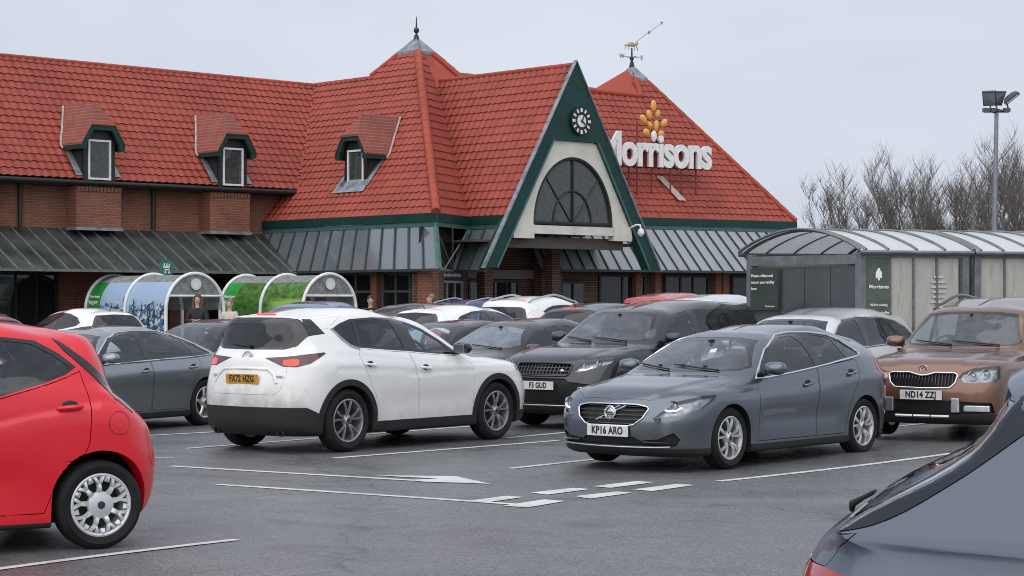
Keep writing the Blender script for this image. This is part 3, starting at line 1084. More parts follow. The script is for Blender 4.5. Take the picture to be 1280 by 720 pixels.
    # mirrors
    if S.get('mirror') and lod < 2:
        mx, mz = S['mirror']
        for side in (1, -1):
            p, n_ = hc.side(mx, mz)
            b = MB()
            y0 = p.y
            prof = [(-.065, .035, .05), (-.055, .075, .075), (0.0, .088, .085), (.045, .078, .075), (.085, .045, .045), (.10, .015, .02)]
            vs = []; fs = []; n = 16
            for (dx, ry, rz_) in prof:
                for k in range(n):
                    a = 2 * math.pi * k / n
                    ca, sa = math.cos(a), math.sin(a)
                    ca = math.copysign(abs(ca) ** .7, ca); sa = math.copysign(abs(sa) ** .75, sa)
                    vs.append((mx + dx, (y0 + .15 + ry * 1.42 * ca) * side, mz + .06 + rz_ * .84 * sa))
            for i in range(len(prof) - 1):
                for k in range(n):
                    q = (i * n + k, i * n + (k + 1) % n, (i + 1) * n + (k + 1) % n, (i + 1) * n + k)
                    fs.append(q)
            fs.append(tuple(range(n))); fs.append(tuple((len(prof) - 1) * n + k for k in range(n)))
            b.add(vs, fs); b.recalc = True
            mo = b.build('wing_mirror', S['_mats'].get('mirror', pm), root, 45, local=True)
            b = MB(); b.tube([(mx + .01, (y0 - .03) * side, mz), (mx + .01, (y0 + .06) * side, mz + .012), (mx + .005, (y0 + .11) * side, mz + .03)], [.03, .024, .02], 8)
            b.build('mirror_arm', trim, mo, 50, local=True)
            b = MB(); b.box((mx - .066, (y0 + .145) * side, mz + .06), (.004, .16, .10)); b.build('mirror_glass', M('mirror_glass'), mo, bevel=.002, local=True)
    # wipers
    if lod < 2 and S.get('wipers', True):
        for (ya, yb, dz) in ((.52, -.10, .05), (-.08, -.60, .05)):
            pts = []
            for q in np.linspace(0, 1, 9):
                yy = lerp(ya, yb, q)
                o, n_ = hc.ray((4, max(abs(yy), .001), S['cw'][1] + .03 + dz * q), (-1, 0, 0))
                if o is not None: pts.append(Vector((o.x + .012, yy, o.z + .008)))
            if len(pts) > 2:
                b = MB(); b.tube(pts, [.011] + [.0085] * (len(pts) - 2) + [.005], 6); b.build('wiper', trim, root, 50, local=True)
    # plates
    for (sx, txt, pz) in S.get('plates', []):
        o, n_ = hc.front(.0, pz, sx)
        nn = Vector((n_.x, 0, n_.z * .4)) if n_ is not None else Vector((sx, 0, 0))
        if nn.x * sx <= 0: nn = Vector((sx, 0, 0))
        o2, _ = hc.front(.25, pz, sx)
        px = o.x + sx * .014 if sx * (o.x - o2.x) > -.0 else o2.x + sx * .014
        plate_obj(root, (px, 0, pz), nn, None, txt, M('plate_white' if sx > 0 else 'plate_yellow'), M('plate_ink'))
    # roof rails
    if S.get('rails'):
        x0, x1, yy, hgt = S['rails']
        for side in (1, -1):
            pts = []
            for q in np.linspace(0, 1, 15):
                x = lerp(x0, x1, q); o, n_ = hc.top(x, yy)
                e = min(1, min(q, 1 - q) / .10)
                pts.append((x, yy * side, o.z + .004 + hgt * math.sin(e * math.pi / 2)))
            b = MB(); b.tube(pts, .016, 8, flat=1.3); b.build('roof_rail', S['_mats'].get('rails', gloss), root, 50, local=True)
    if S.get('antenna'):
        ax_, az_ = S['antenna']
        o, n_ = hc.top(ax_, .0)
        b = MB(); b.tube([o, o + Vector((-.03, 0, .02)), o + Vector((-.03 - az_ * .6, 0, az_))], [.012, .007, .003], 6); b.build('antenna', trim, root, 50, local=True)
    if S.get('hilight'):
        x, zz, wd, m_ = S['hilight']
        o, n_ = hc.front(.0, zz, -1)
        b = MB(); b.box((o.x - .004, 0, zz), (.02, wd, .03)); b.build('brake_light', M(m_), root, bevel=.004, local=True)
    if S.get('rwiper'):
        z0, z1, y1 = S['rwiper']
        pts = []
        for q in np.linspace(0, 1, 7):
            o, n_ = hc.ray((-4, max(abs(lerp(0, y1, q)), .001), lerp(z0, z1, q)), (1, 0, 0))
            if o is not None: pts.append(Vector((o.x - .02, lerp(0, y1, q), o.z)))
        if len(pts) > 2:
            b = MB(); b.tube(pts, [.022] + [.010] * (len(pts) - 2) + [.006], 6); b.build('rear_wiper', trim, root, 50, local=True)
    # cabin
    cab = M('cabin')
    zf = S.get('seat_z', .34)
    xs = S.get('seat_x', .05)
    def seat(y, x, w=.48, bench=False):
        b = MB()
        b.box((x + .05, y, zf + .10), (.50, w, .17))
        a = R(-20); axs = (Vector((math.cos(a), 0, math.sin(a))), Vector((0, 1, 0)), Vector((-math.sin(a), 0, math.cos(a))))
        axs = (Vector((math.cos(R(20)), 0, math.sin(R(20)))), Vector((0, 1, 0)), Vector((-math.sin(R(20)), 0, math.cos(R(20)))))
        b.box(Vector((x - .20, y, zf + .15)) + axs[2] * .28, (.13, w, .58), axs)
        for yy in ((y,) if not bench else (y - w * .33, y + w * .33)):
            b.box(Vector((x - .22, yy, zf + .17)) + axs[2] * .68, (.08, .25, .17), axs)
            b.box(Vector((x - .21, yy, zf + .17)) + axs[2] * .58, (.03, .12, .08), axs)
        return b.build('seat' if not bench else 'rear_seat', cab, root, 50, bevel=.03, local=True, seg=2)
    sy = S['W'] * .21
    seat(sy, xs); seat(-sy, xs); seat(0, xs - S.get('bench', .85), S['W'] * .68, True)
    b = MB(); b.box((S['cw'][0] - .42, 0, S['cw'][1] - .12), (.45, S['W'] - .42, .18)); b.box((0, 0, .27), (S['wb'] * .85, S['W'] - .34, .06))
    b.build('dashboard', cab, root, 50, bevel=.04, local=True)
    b = MB()
    cx_, cz_ = S['cw'][0] - .66, S['cw'][1] - .03
    b.tube([(cx_ - .07 * math.sin(2 * math.pi * k / 20), -sy + .185 * math.cos(2 * math.pi * k / 20), cz_ + .17 * math.sin(2 * math.pi * k / 20)) for k in range(20)], .016, 6, closed=True)
    b.tube([(cx_, -sy - .17, cz_), (cx_, -sy + .17, cz_)], .022, 6); b.tube([(cx_, -sy, cz_), (cx_ + .25, -sy, cz_ - .08)], .03, 6)
    b.build('steering_wheel', cab, root, 50, local=True)
    if lod < 2:
        o, n_ = hc.ray((4, .001, S['hd'][1] - .09), (-1, 0, 0))
        if o is not None:
            b = MB(); b.box((o.x - .10, 0, o.z), (.03, .22, .055)); b.box((o.x - .055, 0, o.z + .035), (.09, .03, .03)); b.build('interior_mirror', trim, root, 50, bevel=.008, local=True)
    extra = S.get('extra')
    if extra: extra(root, hc, pm)
    return root

def car_regions(hc, S, lod):
    fs = lambda c, n, r, k: n.y > .28 and r >= 2
    fr_all = lambda c, n, r, k: c.x > 0 and n.x > -.2 and 2 <= r <= 7
    re_all = lambda c, n, r, k: c.x < 0 and n.x < .25 and 2 <= r <= 8
    hw = S['W'] / 2
    x0, z0 = S['hl']
    if not S.get('hlamp'):
        S['hlamp'] = [(x0 + .05, .52 * hw, z0 - .13), (x0, .62 * hw, z0 - .03), (x0 - .16, .85 * hw, z0 + .02), (x0 - .42, .97 * hw, z0 + .03), (x0 - .40, .98 * hw, z0 - .07), (x0 - .12, .86 * hw, z0 - .15), (x0 + .04, .6 * hw, z0 - .19)]; S['hl_az'] = 45
        S.setdefault('bowls', [(x0 - .1, .72 * hw, z0 - .075, .05)])
    if not S.get('grille') and not S.get('tlamp_lit'):
        S['grille'] = [(-.01, z0 - .13), (.36, z0 - .13), (.40, z0 - .2), (.34, z0 - .27), (-.01, z0 - .27)]
        S.setdefault('lowgrille', [[(-.01, .40), (.50, .40), (.56, .30), (-.01, .29)]])
    # lower black cladding
    for poly, proj in S.get('clad', []):
        hc.region(poly, proj, 'clad', (lambda c, n, r, k: r >= 1 and r < 8))
    if lod < 2 and S.get('bonnet'):
        hc.region(S['bonnet'], 'top', 'bonnet', lambda c, n, r, k: n.z > .2 and c.x > .3 and 5 <= r <= 7)
    if S.get('tailgate'):
        hc.region(S['tailgate'], 'front', 'tailgate', lambda c, n, r, k: c.x < -.5 and n.x < -.12 and 3 <= r <= 10)
    if lod < 2:
        for nme, poly in zip(('front_door', 'rear_door'), S.get('doors', [])):
            hc.region(poly, 'side', nme, lambda c, n, r, k: n.y > .2 and 1 <= r <= 9)
    for poly, proj in S.get('clad2', []):
        hc.region(poly, proj, 'clad', (lambda c, n, r, k: r >= 1 and r < 8))
    cw, hd = S['cw'], S['hd']; wb, wr = S['wbelt'][0], S['wroof'][0]
    zc = cw[1]
    ws = S.get('ws', [(-.01, zc + .012), (.5 * wb, zc + .016), (.82 * wb, zc + .03), (.89 * wb, zc + .065), (.93 * wr, hd[1] - .085), (.90 * wr, hd[1] - .05), (.5 * wr, hd[1] - .022), (-.01, hd[1] - .018)])
    wf = lambda c, n, r, k: n.x > .22 and c.x > S['hd'][0] - .35 and 7 <= r <= 11 and n.y < .75
    hc.region(ws, 'front', 'wsur', wf)
    cx = sum(p[0] for p in ws[1:-1]) / (len(ws) - 2); cz = sum(p[1] for p in ws) / len(ws)
    ws2 = [(p[0] if p[0] < 0 else p[0] - .035, p[1] + (.022 if p[1] < cz else -.03)) for p in ws]
    hc.region(ws2, 'front', 'windscreen', wf)
    # glass house
    hc.region(S['dlo'], 'side', 'dlo', lambda c, n, r, k: n.y > .12 and r >= 6 and c.y > .3)
    for k, p in enumerate(S['panes']):
        hc.region(p, 'side', 'pane%d' % k, lambda c, n, r, k_: n.y > .12 and r >= 6 and c.y > .3)
    rf = lambda c, n, r, k: n.x < S.get('rnx', -.12) and c.x < S.get('rx', S['rh'][0] + .45) and 7 <= r <= 11
    if S.get('rsur'): hc.region(S['rsur'], 'front', 'rsur', rf)
    hc.region(S['rwin'], 'front', 'rwin', rf)
    if S.get('spoiler'): hc.region(S['spoiler'], 'front', 'spoiler', rf)
    for poly, proj, nme, ff in S.get('more', []): hc.region(poly, proj, nme, ff)
    # lamps
    if S.get('hlamp'): hc.region(S['hlamp'], S.get('hl_az', 40), 'hlamp', fr_all)
    for key in ('tlamp', 'tlamp_dark', 'tlamp_lit'):
        for poly, az in S.get(key, []):
            hc.region(poly, az, key, re_all)
    if S.get('grille'): hc.region(S['grille'], 'front', 'grille', lambda c, n, r, k: n.x > .2 and c.x > .8 and 2 <= r <= 7)
    for poly in S.get('lowgrille', []): hc.region(poly, 'front', 'lowgrille', lambda c, n, r, k: n.x > .2 and c.x > .8 and 1 <= r <= 6)
    # wheel openings
    for ax in (1, -1):
        xw = ax * S['wb'] / 2; zc_ = S['rt'] + S.get('arch_dz', 0)
        poly = [(xw + S['arch'] * math.cos(2 * math.pi * k / 40), zc_ + S['arch'] * math.sin(2 * math.pi * k / 40)) for k in range(40)]
        # open bottom: straight down from the axle line
        poly = [p for p in poly if p[1] >= zc_ - 1e-6] + [(xw - S['arch'], .05), (xw + S['arch'], .05)]
        if S.get('archclad'):
            rc = S['arch'] + S['archclad']
            pc = [(xw + rc * math.cos(math.pi * k / 28), zc_ + rc * math.sin(math.pi * k / 28)) for k in range(29)] + [(xw - rc, .05), (xw + rc, .05)]
            hc.region(pc, 'side', 'clad', lambda c, n, r, k: c.y > .5 and n.y > .2 and r <= 7)
        hc.region(poly, 'side', 'hole', lambda c, n, r, k: c.y > hw - .38 and r <= 7)
    hc.bvh2 = BVHTree.FromBMesh(hc.bm)
    hc.bm.faces.ensure_lookup_table()
    hc.f2 = [f[hc.lab] for f in hc.bm.faces]
# ------------------------------------------------------------------ shared car materials
mat('black_trim', (0.014, 0.014, 0.015), 0.6, var=.2, bump=.15, bs=300)
mat('gloss_black', (0.008, 0.008, 0.009), 0.12, coat=.6)
mat('rubber', (0.013, 0.013, 0.0135), 0.8, spec=.3, var=.35, vs=9, bump=.2, bs=200)
mat('chrome', (0.75, 0.77, 0.80), 0.14, 1.0, var=.03)
mat('satin_silver', (0.52, 0.53, 0.55), 0.32, 0.85, var=.05)
mat('alloy', (0.58, 0.58, 0.57), 0.30, 0.7, var=.18, vs=20)
mat('alloy_dark', (0.36, 0.36, 0.37), 0.30, 0.75, var=.2, vs=20)
mat('alloy_black', (0.03, 0.03, 0.032), 0.3, 0.3)
mat('hubcap', (0.60, 0.61, 0.63), 0.35, 0.35, var=.1)
mat('dark_metal', (0.06, 0.058, 0.055), 0.55, 0.6, var=.3)
mat('underbody', (0.009, 0.009, 0.009), 0.9)
mat('intake', (0.006, 0.006, 0.007), 0.6)
mat('cabin', (0.028, 0.028, 0.031), 0.8, var=.25)
mat('lamp_dark', (0.26, 0.27, 0.29), 0.25, 0.75, var=.5, vs=18)
mat('tail_red', (0.32, 0.012, 0.014), 0.10, coat=.8, var=.35, vs=22)
mat('tail_dark', (0.065, 0.006, 0.008), 0.08, coat=.9, var=.3, vs=22)
mat('tail_lit', (0.5, 0.02, 0.015), 0.15, coat=.6, emit=(1, .035, .02), es=1.5)
mat('drl', (0.8, 0.85, 0.9), 0.2, emit=(.85, .93, 1), es=.7)
mat('lens', (0.30, 0.33, 0.38), 0.04, 0.6, coat=1)
mat('mirror_glass', (0.6, 0.63, 0.66), 0.03, 1.0)
mat('plate_white', (0.66, 0.66, 0.65), 0.35, var=.08)
mat('plate_yellow', (0.50, 0.25, 0.025), 0.45, var=.25, vs=20)
mat('plate_ink', (0.010, 0.010, 0.011), 0.4)
mat('paper', (0.75, 0.77, 0.8), 0.7)
glass('glass', (0.70, 0.77, 0.80), .04)
glass('windscreen_wet', (0.52, 0.58, 0.60), .12, (.5, .55, .62))
glass('windscreen_sky_film', (0.55, 0.60, 0.64), .24, (.5, .57, .66))  # stronger bluish film paints the sky's reflection onto the windscreen
glass('privacy', (0.075, 0.08, 0.09), .025)
glass('lamp_glass', (0.95, 0.96, 0.97), .012, (.7, .72, .75))

def badge_ring(root, hc, x_off, y, z, r, th, m, sx=1, parts=()):
    o, n_ = hc.front(y, z, sx)
    b = MB(); c = Vector((o.x + sx * x_off, y, z))
    b.tube([(c.x, c.y + r[0] * math.cos(a), c.z + r[1] * math.sin(a)) for a in np.linspace(0, 2 * math.pi, 28, endpoint=False)], th, 6, closed=True)
    for pl, tr in parts:
        b.tube([(c.x, c.y + p[0] * sx, c.z + p[1]) for p in pl], tr, 6)
    return b.build('badge', m, root, 50, local=True)

# ---- grey hatchback with its nose to the camera
def v40_extra(root, hc, pm):
    ch = M('chrome')
    badge_ring(root, hc, -.008, 0, .585, (.062, .062), .013, ch, 1)
    o, _ = hc.front(0, .585)
    b = MB()
    x = o.x - .010
    b.tube([(x, .045 + .01, .585 + .045), (x, .115, .585 + .075)], .008, 6); b.tube([(x, .12, .585 + .045), (x, .118, .585 + .078), (x, .085, .585 + .082)], .0001, 4)
    b.tube([(x - .012, -.19, .512), (x - .008, -.06, .560)], .010, 6); b.tube([(x - .008, .06, .61), (x - .012, .19, .658)], .010, 6)
    b.ball((x - .003, 0, .585), .047, 16, 8, (.15, 1, 1))
    b.build('grille_emblem', ch, root, 50, local=True)
    t = MB(); put_text(t, 'VOLVO', .026, (x + .008, 0, .585), (0, 1, 0), (0, 0, 1), (1, 0, 0), ext=.0005, bold=.001); t.build('badge_lettering', M('plate_ink'), root, local=True)
    # silver lip along the chin, fog-lamp slats
    pts = []
    for y in np.linspace(-.66, .66, 33):
        o, n_ = hc.front(abs(y), .245)
        pts.append((o.x + .010, y, .245 - .0 + .012 * (abs(y) / .66) ** 3))
    b = MB(); b.tube(pts, .007, 6); b.build('chin_trim', M('satin_silver'), root, 50, local=True)
    for s in (1, -1):
        pts = []
        for y in np.linspace(.40, .70, 9):
            o, n_ = hc.front(y, .30); pts.append((o.x + .006, y * s, .30))
        b = MB(); b.tube(pts, .018, 6, flat=.6); b.build('fog_light', M('gloss_black'), root, 50, local=True)
        o, n_ = hc.front(.52, .56)
        b = MB(); b.box((o.x + .002, .55 * s, .53), (.012, .09, .05)); b.build('washer_cover', pm, root, bevel=.004, local=True)
    b = MB()
    for y in (.02, .30, -.28):
        o, _ = hc.top(.98, abs(y)); b.box((o.x, y, o.z + .006), (.03, .04, .012))
    b.build('washer_jet', M('black_trim'), root, bevel=.003, local=True)
    o, n_ = hc.ray((4, .30, 1.14), (-1, 0, 0))
    b = MB(); q = Vector((o.x - .025, .12, 1.10)); b.prism([q, q + Vector((-.03, .085, .025)), q + Vector((-.075, .10, .115)), q + Vector((-.055, .03, .10))], (.002, 0, .001)); b.build('paper_ticket', M('paper'), root, local=True)

V40 = dict(W=1.80, wb=2.647, nose=2.26, tail=-2.14, gc=.16, btuck=.10, rtuck=.14, zb1=.34, zb2=.50,
    hl=(2.15, .715), hm=(1.60, .88), cw=(1.16, .960), hd=(.24, 1.345), pk=(-.35, 1.445), rh=(-1.80, 1.305), rg=(-2.0, 1.04), rm=(-2.07, .94), ru=(-2.12, .80),
    wbelt=(.83, .845, .76), wroof=(.575, .60, .50), zsh=(.70, .76, .86), zbelt=(.90, .965, 1.07), cfw=.27, crw=.26, cfb=.50, crb=.42, cf7=.40, drop=.075, bow=.035,
    rt=.318, rr=.225, tw=.205, arch=.352, wheel='ten', wtuck=.03, steer=0.0,
    ridge=[(.42, .64, .016)],
    crease=[([(-1.9, .93), (-1.0, .885), (0, .79), (.9, .755), (1.4, .80)], .016, .05)],
    scallop=[(-.95, .95, .50, .020, .11)],
    dlo=[(.80, .915), (.60, 1.075), (.40, 1.20), (.18, 1.29), (-.05, 1.35), (-.30, 1.375), (-.55, 1.375), (-.85, 1.345), (-1.10, 1.285), (-1.30, 1.20), (-1.40, 1.135), (-1.34, 1.105), (-1.05, 1.075), (-.50, 1.015), (.10, .955), (.60, .915)],
    panes=[[(.72, .945), (.40, 1.17), (.18, 1.265), (-.06, 1.325), (-.25, 1.345), (-.375, 1.015), (.10, .975), (.55, .937)],
           [(-.355, 1.352), (-.55, 1.352), (-.84, 1.322), (-.90, 1.30), (-1.04, 1.098), (-.52, 1.033)],
           [(-.95, 1.295), (-1.10, 1.262), (-1.28, 1.185), (-1.345, 1.135), (-1.32, 1.122), (-1.09, 1.098)]],
    dlo_chrome=.013,
    doors=[[(.83, .26), (.83, .80), (.80, .905), (.10, .945), (-.37, .995), (-.30, .60), (-.29, .26)],
           [(-.30, .26), (-.31, .60), (-.38, .997), (-1.05, 1.062), (-1.22, 1.075), (-1.24, .95), (-1.10, .75), (-.96, .55), (-.90, .26)]],
    handles=[(-.13, .83), (-1.05, .925)], hslope=-1.0,
    bonnet=[(2.15, -.01), (2.11, .42), (1.92, .66), (1.45, .775), (1.10, .765), (1.06, .60), (1.13, -.01)],
    hlamp=[(2.13, .475, .555), (2.10, .52, .60), (1.98, .64, .710), (1.74, .79, .765), (1.56, .84, .770), (1.60, .83, .715), (1.74, .80, .640), (1.99, .66, .570)], hl_az=45,
    bowls=[(1.80, .665, .665, .058)], drl=[[(1.8, .60, .625), (1.8, .64, .615), (1.8, .70, .62), (1.8, .735, .65)]],
    grille=[(-.01, .675), (.30, .675), (.42, .655), (.445, .63), (.40, .54), (.31, .475), (.24, .46), (-.01, .46)], gframe=.009, gbars=('h', 5),
    lowgrille=[[(-.01, .355), (.29, .355), (.37, .315), (.56, .335), (.70, .40), (.74, .33), (.70, .262), (-.01, .262)]],
    clad=[([(-3, .0), (-3, .235), (3, .235), (3, .0)], 'side')],
    rwin=[(-.01, 1.08), (.42, 1.08), (.56, 1.13), (.48, 1.26), (-.01, 1.29)], tailgate=[(-.01, .62), (.50, .62), (.60, .8), (.62, 1.1), (.50, 1.30), (-.01, 1.32)],
    tlamp=[([(-1.80, .78), (-1.70, .86), (-1.68, .98), (-1.76, 1.10), (-1.84, 1.16), (-2.3, 1.16), (-2.3, .78)], 'side')],
    mirror=(.64, .955), plates=[(1, 'KP16 ARO', .405), (-1, 'KP16 ARO', .72)], seat_z=.28, seat_x=-.10,
    extra=v40_extra)

# ---- white crossover seen from behind
def cx_extra(root, hc, pm):
    ch = M('satin_silver')
    badge_ring(root, hc, -.010, 0, 1.085, (.085, .066), .009, ch, -1, parts=[([(-.07, .03), (-.03, .012), (0, -.022), (.03, .012), (.07, .03)], .009)])
    for y, t, s in ((.50, 'CX-5', .045), (-.50, 'SKYACTIV', .035)):
        o, n_ = hc.front(abs(y), .90 if y > 0 else .895, -1)
        b = MB(); put_text(b, t, s, (o.x - .010, y, .875), (0, -1, 0), (0, 0, 1), (-1, 0, 0), ext=.003, bold=.0015); b.build('model_badge', ch, root, local=True)
    # recessed plate housing lip and reflectors, exhausts
    pts = []
    for y, z in [(-.50, .80), (-.44, .90), (-.36, .955), (0, .965), (.36, .955), (.44, .90), (.50, .80)]:
        o, n_ = hc.front(abs(y), z, -1); pts.append((o.x + .002, y, z))
    b = MB(); b.tube(pts, .020, 8); b.build('plate_recess_lip', pm, root, 50, local=True)
    for s in (1, -1):
        b = MB(); b.lathe([(.045, 0), (.048, -.16), (.040, -.16), (.038, -.02)], c=(-1.93, .52 * s, .245), axis='x', n=18)
        b.build('exhaust', M('dark_metal'), root, 40, local=True)
    for s in (1, -1):
        pts = []
        for (x, z) in ((-1.455, 1.42), (-1.36, 1.31), (-1.24, 1.215), (-1.12, 1.185)):
            o, n_ = hc.side(x, z); pts.append((o.x, (o.y + .008) * s, z))
        b = MB(); b.tube(pts, .011, 6); b.build('pillar_trim', M('satin_silver'), root, 50, local=True)

CX = dict(W=1.84, wb=2.70, nose=2.28, tail=-2.20, gc=.21, btuck=.12, rtuck=.10, zb1=.42, zb2=.60, zb1r=.48, zb2r=.66,
    hl=(2.13, .90), hm=(1.64, 1.035), cw=(1.05, 1.10), hd=(.20, 1.515), pk=(-.45, 1.635), rh=(-1.90, 1.55), rg=(-2.03, 1.185), rm=(-2.10, 1.07), ru=(-2.13, .95),
    wbelt=(.845, .865, .80), wroof=(.60, .635, .56), zsh=(.86, .92, .98), zbelt=(1.045, 1.11, 1.20), cfw=.27, crw=.32, cfb=.50, crb=.46, cf7=.42, drop=.062, bow=.03, rbow=.02, rx=-1.60, rnx=-.09,
    crease=[([(-1.9, .97), (-.9, .90), (0, .86), (1.2, .87), (1.8, .90)], .010, .05)],
    scallop=[(-.95, .95, .56, .018, .12)],
    rt=.362, rr=.252, tw=.225, arch=.405, archclad=.070, wheel='ten', rim_m='alloy_dark', wtuck=.015, steer=-.0,
    dlo=[(.72, 1.075), (.62, 1.135), (.40, 1.27), (.15, 1.40), (-.10, 1.49), (-.36, 1.535), (-.75, 1.545), (-1.12, 1.525), (-1.30, 1.475), (-1.46, 1.405), (-1.38, 1.335), (-1.25, 1.235), (-1.12, 1.195), (-.70, 1.165), (-.29, 1.14), (.30, 1.095)],
    panes=[[(.56, 1.115), (.36, 1.255), (.14, 1.37), (-.10, 1.46), (-.17, 1.475), (-.07, 1.145), (.25, 1.12)],
           [(-.46, 1.51), (-.75, 1.52), (-1.05, 1.505), (-1.07, 1.215), (-.72, 1.19), (-.32, 1.168)],
           [(-1.10, 1.50), (-1.28, 1.455), (-1.41, 1.40), (-1.33, 1.325), (-1.21, 1.238), (-1.12, 1.22)]],
    doors=[[(.88, .33), (.88, .95), (.70, 1.065), (.30, 1.085), (-.26, 1.128), (-.14, .75), (-.12, .33)],
           [(-.13, .33), (-.15, .75), (-.27, 1.13), (-.72, 1.155), (-1.12, 1.185), (-1.15, 1.10), (-1.06, .90), (-.90, .62), (-.85, .33)]],
    handles=[(-.02, .935), (-1.00, .995)],
    hlamp=[(2.05, .50, .80), (1.95, .66, .88), (1.70, .82, .93), (1.72, .82, .87), (1.95, .68, .80), (2.1, .52, .75)], hl_az=45,
    clad=[([(-3, .0), (-3, .53), (-1.95, .53), (-1.70, .40), (-1.2, .33), (1.2, .33), (1.7, .36), (3, .36), (3, .0)], 'side')],
    rsur=[(-.01, 1.545), (.45, 1.54), (.62, 1.52), (.80, 1.50), (.80, 1.44), (.70, 1.33), (.63, 1.22), (.50, 1.185), (-.01, 1.18)],
    rwin=[(-.01, 1.475), (.42, 1.475), (.52, 1.44), (.58, 1.34), (.575, 1.27), (.50, 1.215), (-.01, 1.205)], rwiper=(1.215, 1.24, .32),
    tailgate=[(-.01, .67), (.48, .67), (.56, .72), (.60, .90), (.60, 1.17), (.70, 1.43), (.64, 1.56), (-.01, 1.565)],
    tlamp_dark=[([(-2.13, .34, 1.085), (-2.08, .62, 1.10), (-1.98, .80, 1.125), (-1.72, .87, 1.15), (-1.70, .87, 1.135), (-1.90, .83, 1.025), (-2.02, .72, .985), (-2.10, .58, .995)], 130)],
    tlamp_lit=[([(-2.06, .555, 1.065), (-2.0, .72, 1.075), (-1.99, .735, 1.055), (-2.0, .735, 1.02), (-2.03, .70, 1.0), (-2.08, .58, 1.008)], 130)],
    hilight=(0, 1.575, .30, 'tail_lit'), mirror=(.60, 1.10), plates=[(-1, 'FX72 HZG', .845)], seat_z=.48, seat_x=-.15, show='r',
    extra=cx_extra)
mat('satin_black', (0.014, 0.019, 0.028), .45, spec=.2, var=.1)
# ---- small red hatchback (rear half in frame)
def ay_extra(root, hc, pm):
    for s in (1,):
        o, n_ = hc.side(-1.34, .84)
        pts = []
        for k in range(26):
            a = 2 * math.pi * k / 26
            p, n2 = hc.side(-1.34 + .078 * math.cos(a), .84 + .078 * math.sin(a))
            pts.append((p.x, p.y + .0005, p.z))
        b = MB(); b.tube(pts, .0022, 4, closed=True); b.build('fuel_flap', M('black_trim'), root, 60, local=True)

AY = dict(W=1.66, wb=2.425, nose=1.83, tail=-1.76, gc=.17, btuck=.09, rtuck=.12, zb1=.36, zb2=.5, zb1r=.38, zb2r=.55,
    hl=(1.72, .80), hm=(1.30, .96), cw=(.95, 1.02), hd=(.25, 1.42), pk=(-.25, 1.515), rh=(-1.30, 1.415), rg=(-1.47, 1.03), rm=(-1.57, .93), ru=(-1.70, .79),
    wbelt=(.77, .785, .72), wroof=(.55, .57, .50), zsh=(.72, .78, .86), zbelt=(.95, 1.02, 1.12), cfw=.26, crw=.34, cfb=.44, crb=.36, drop=.07, bow=.03, crr=.16,
    crease=[([(-1.5, 1.0), (-1.0, .955), (-.5, .86), (.6, .78)], .014, .05)],
    scallop=[(-.85, .9, .48, .016, .12)],
    rt=.297, rr=.212, tw=.185, arch=.345, arch_dz=.02, wheel='hubcap', rim_m='hubcap', wtuck=.02,
    dlo=[(.72, .985), (.45, 1.18), (.15, 1.36), (-.15, 1.425), (-.52, 1.43), (-.83, 1.395), (-.98, 1.31), (-1.09, 1.215), (-1.00, 1.165), (-.84, 1.115), (-.52, 1.035), (.10, .985), (.45, .97)],
    panes=[[(.60, 1.00), (.40, 1.17), (.13, 1.33), (-.14, 1.395), (-.20, 1.40), (-.20, 1.02), (.10, 1.005), (.40, .99)],
           [(-.28, 1.405), (-.52, 1.405), (-.80, 1.372), (-.94, 1.295), (-1.045, 1.212), (-.98, 1.185), (-.82, 1.137), (-.50, 1.06), (-.28, 1.04)]],
    doors=[[(.80, .26), (.80, .90), (.70, .965), (.10, .975), (-.24, 1.01), (-.24, .26)],
           [(-.25, .26), (-.25, 1.01), (-.53, 1.025), (-.85, 1.105), (-1.02, 1.155), (-1.11, 1.19), (-1.15, .98), (-1.13, .72), (-1.08, .60), (-.90, .45), (-.82, .26)]],
    handles=[(-.12, .90), (-1.00, .955)], hslope=-.4,
    clad=[([(-1.0, .0), (-1.0, .20), (1.95, .20), (1.95, .0)], 'side')],
    liner=.20, rsur=[(-.01, 1.39), (.38, 1.375), (.45, 1.33), (.51, 1.22), (.56, 1.08), (.55, 1.02), (.40, 1.0), (-.01, 1.0)],
    rwin=[(-.01, 1.36), (.34, 1.345), (.40, 1.31), (.46, 1.19), (.50, 1.06), (-.01, 1.05)],
    more=[([(-.97, 1.405), (-1.02, 1.385), (-1.16, 1.27), (-1.33, 1.12), (-1.47, .99), (-1.50, .93), (-1.41, .965), (-1.29, 1.075), (-1.15, 1.20), (-1.03, 1.32)], 'side', 'rear_glass_side', lambda c, n, r, k: n.y > .12 and r >= 5 and c.x < -.8)],
    more_parts=[('rear_glass_side', 'gloss_black', -.004)],
    tlamp_dark=[([(-1.62, .66, .92), (-1.50, .76, .90), (-1.40, .79, 1.0), (-1.42, .76, 1.10), (-1.55, .68, 1.06), (-1.62, .60, 1.0)], 130)],
    bench=.45, mirror=(.60, 1.0), show='r', plates=[(-1, 'RE21 KLM', .62)], seat_z=.33, seat_x=-.15, wipers=True, extra=ay_extra)
AY['plates'] = []

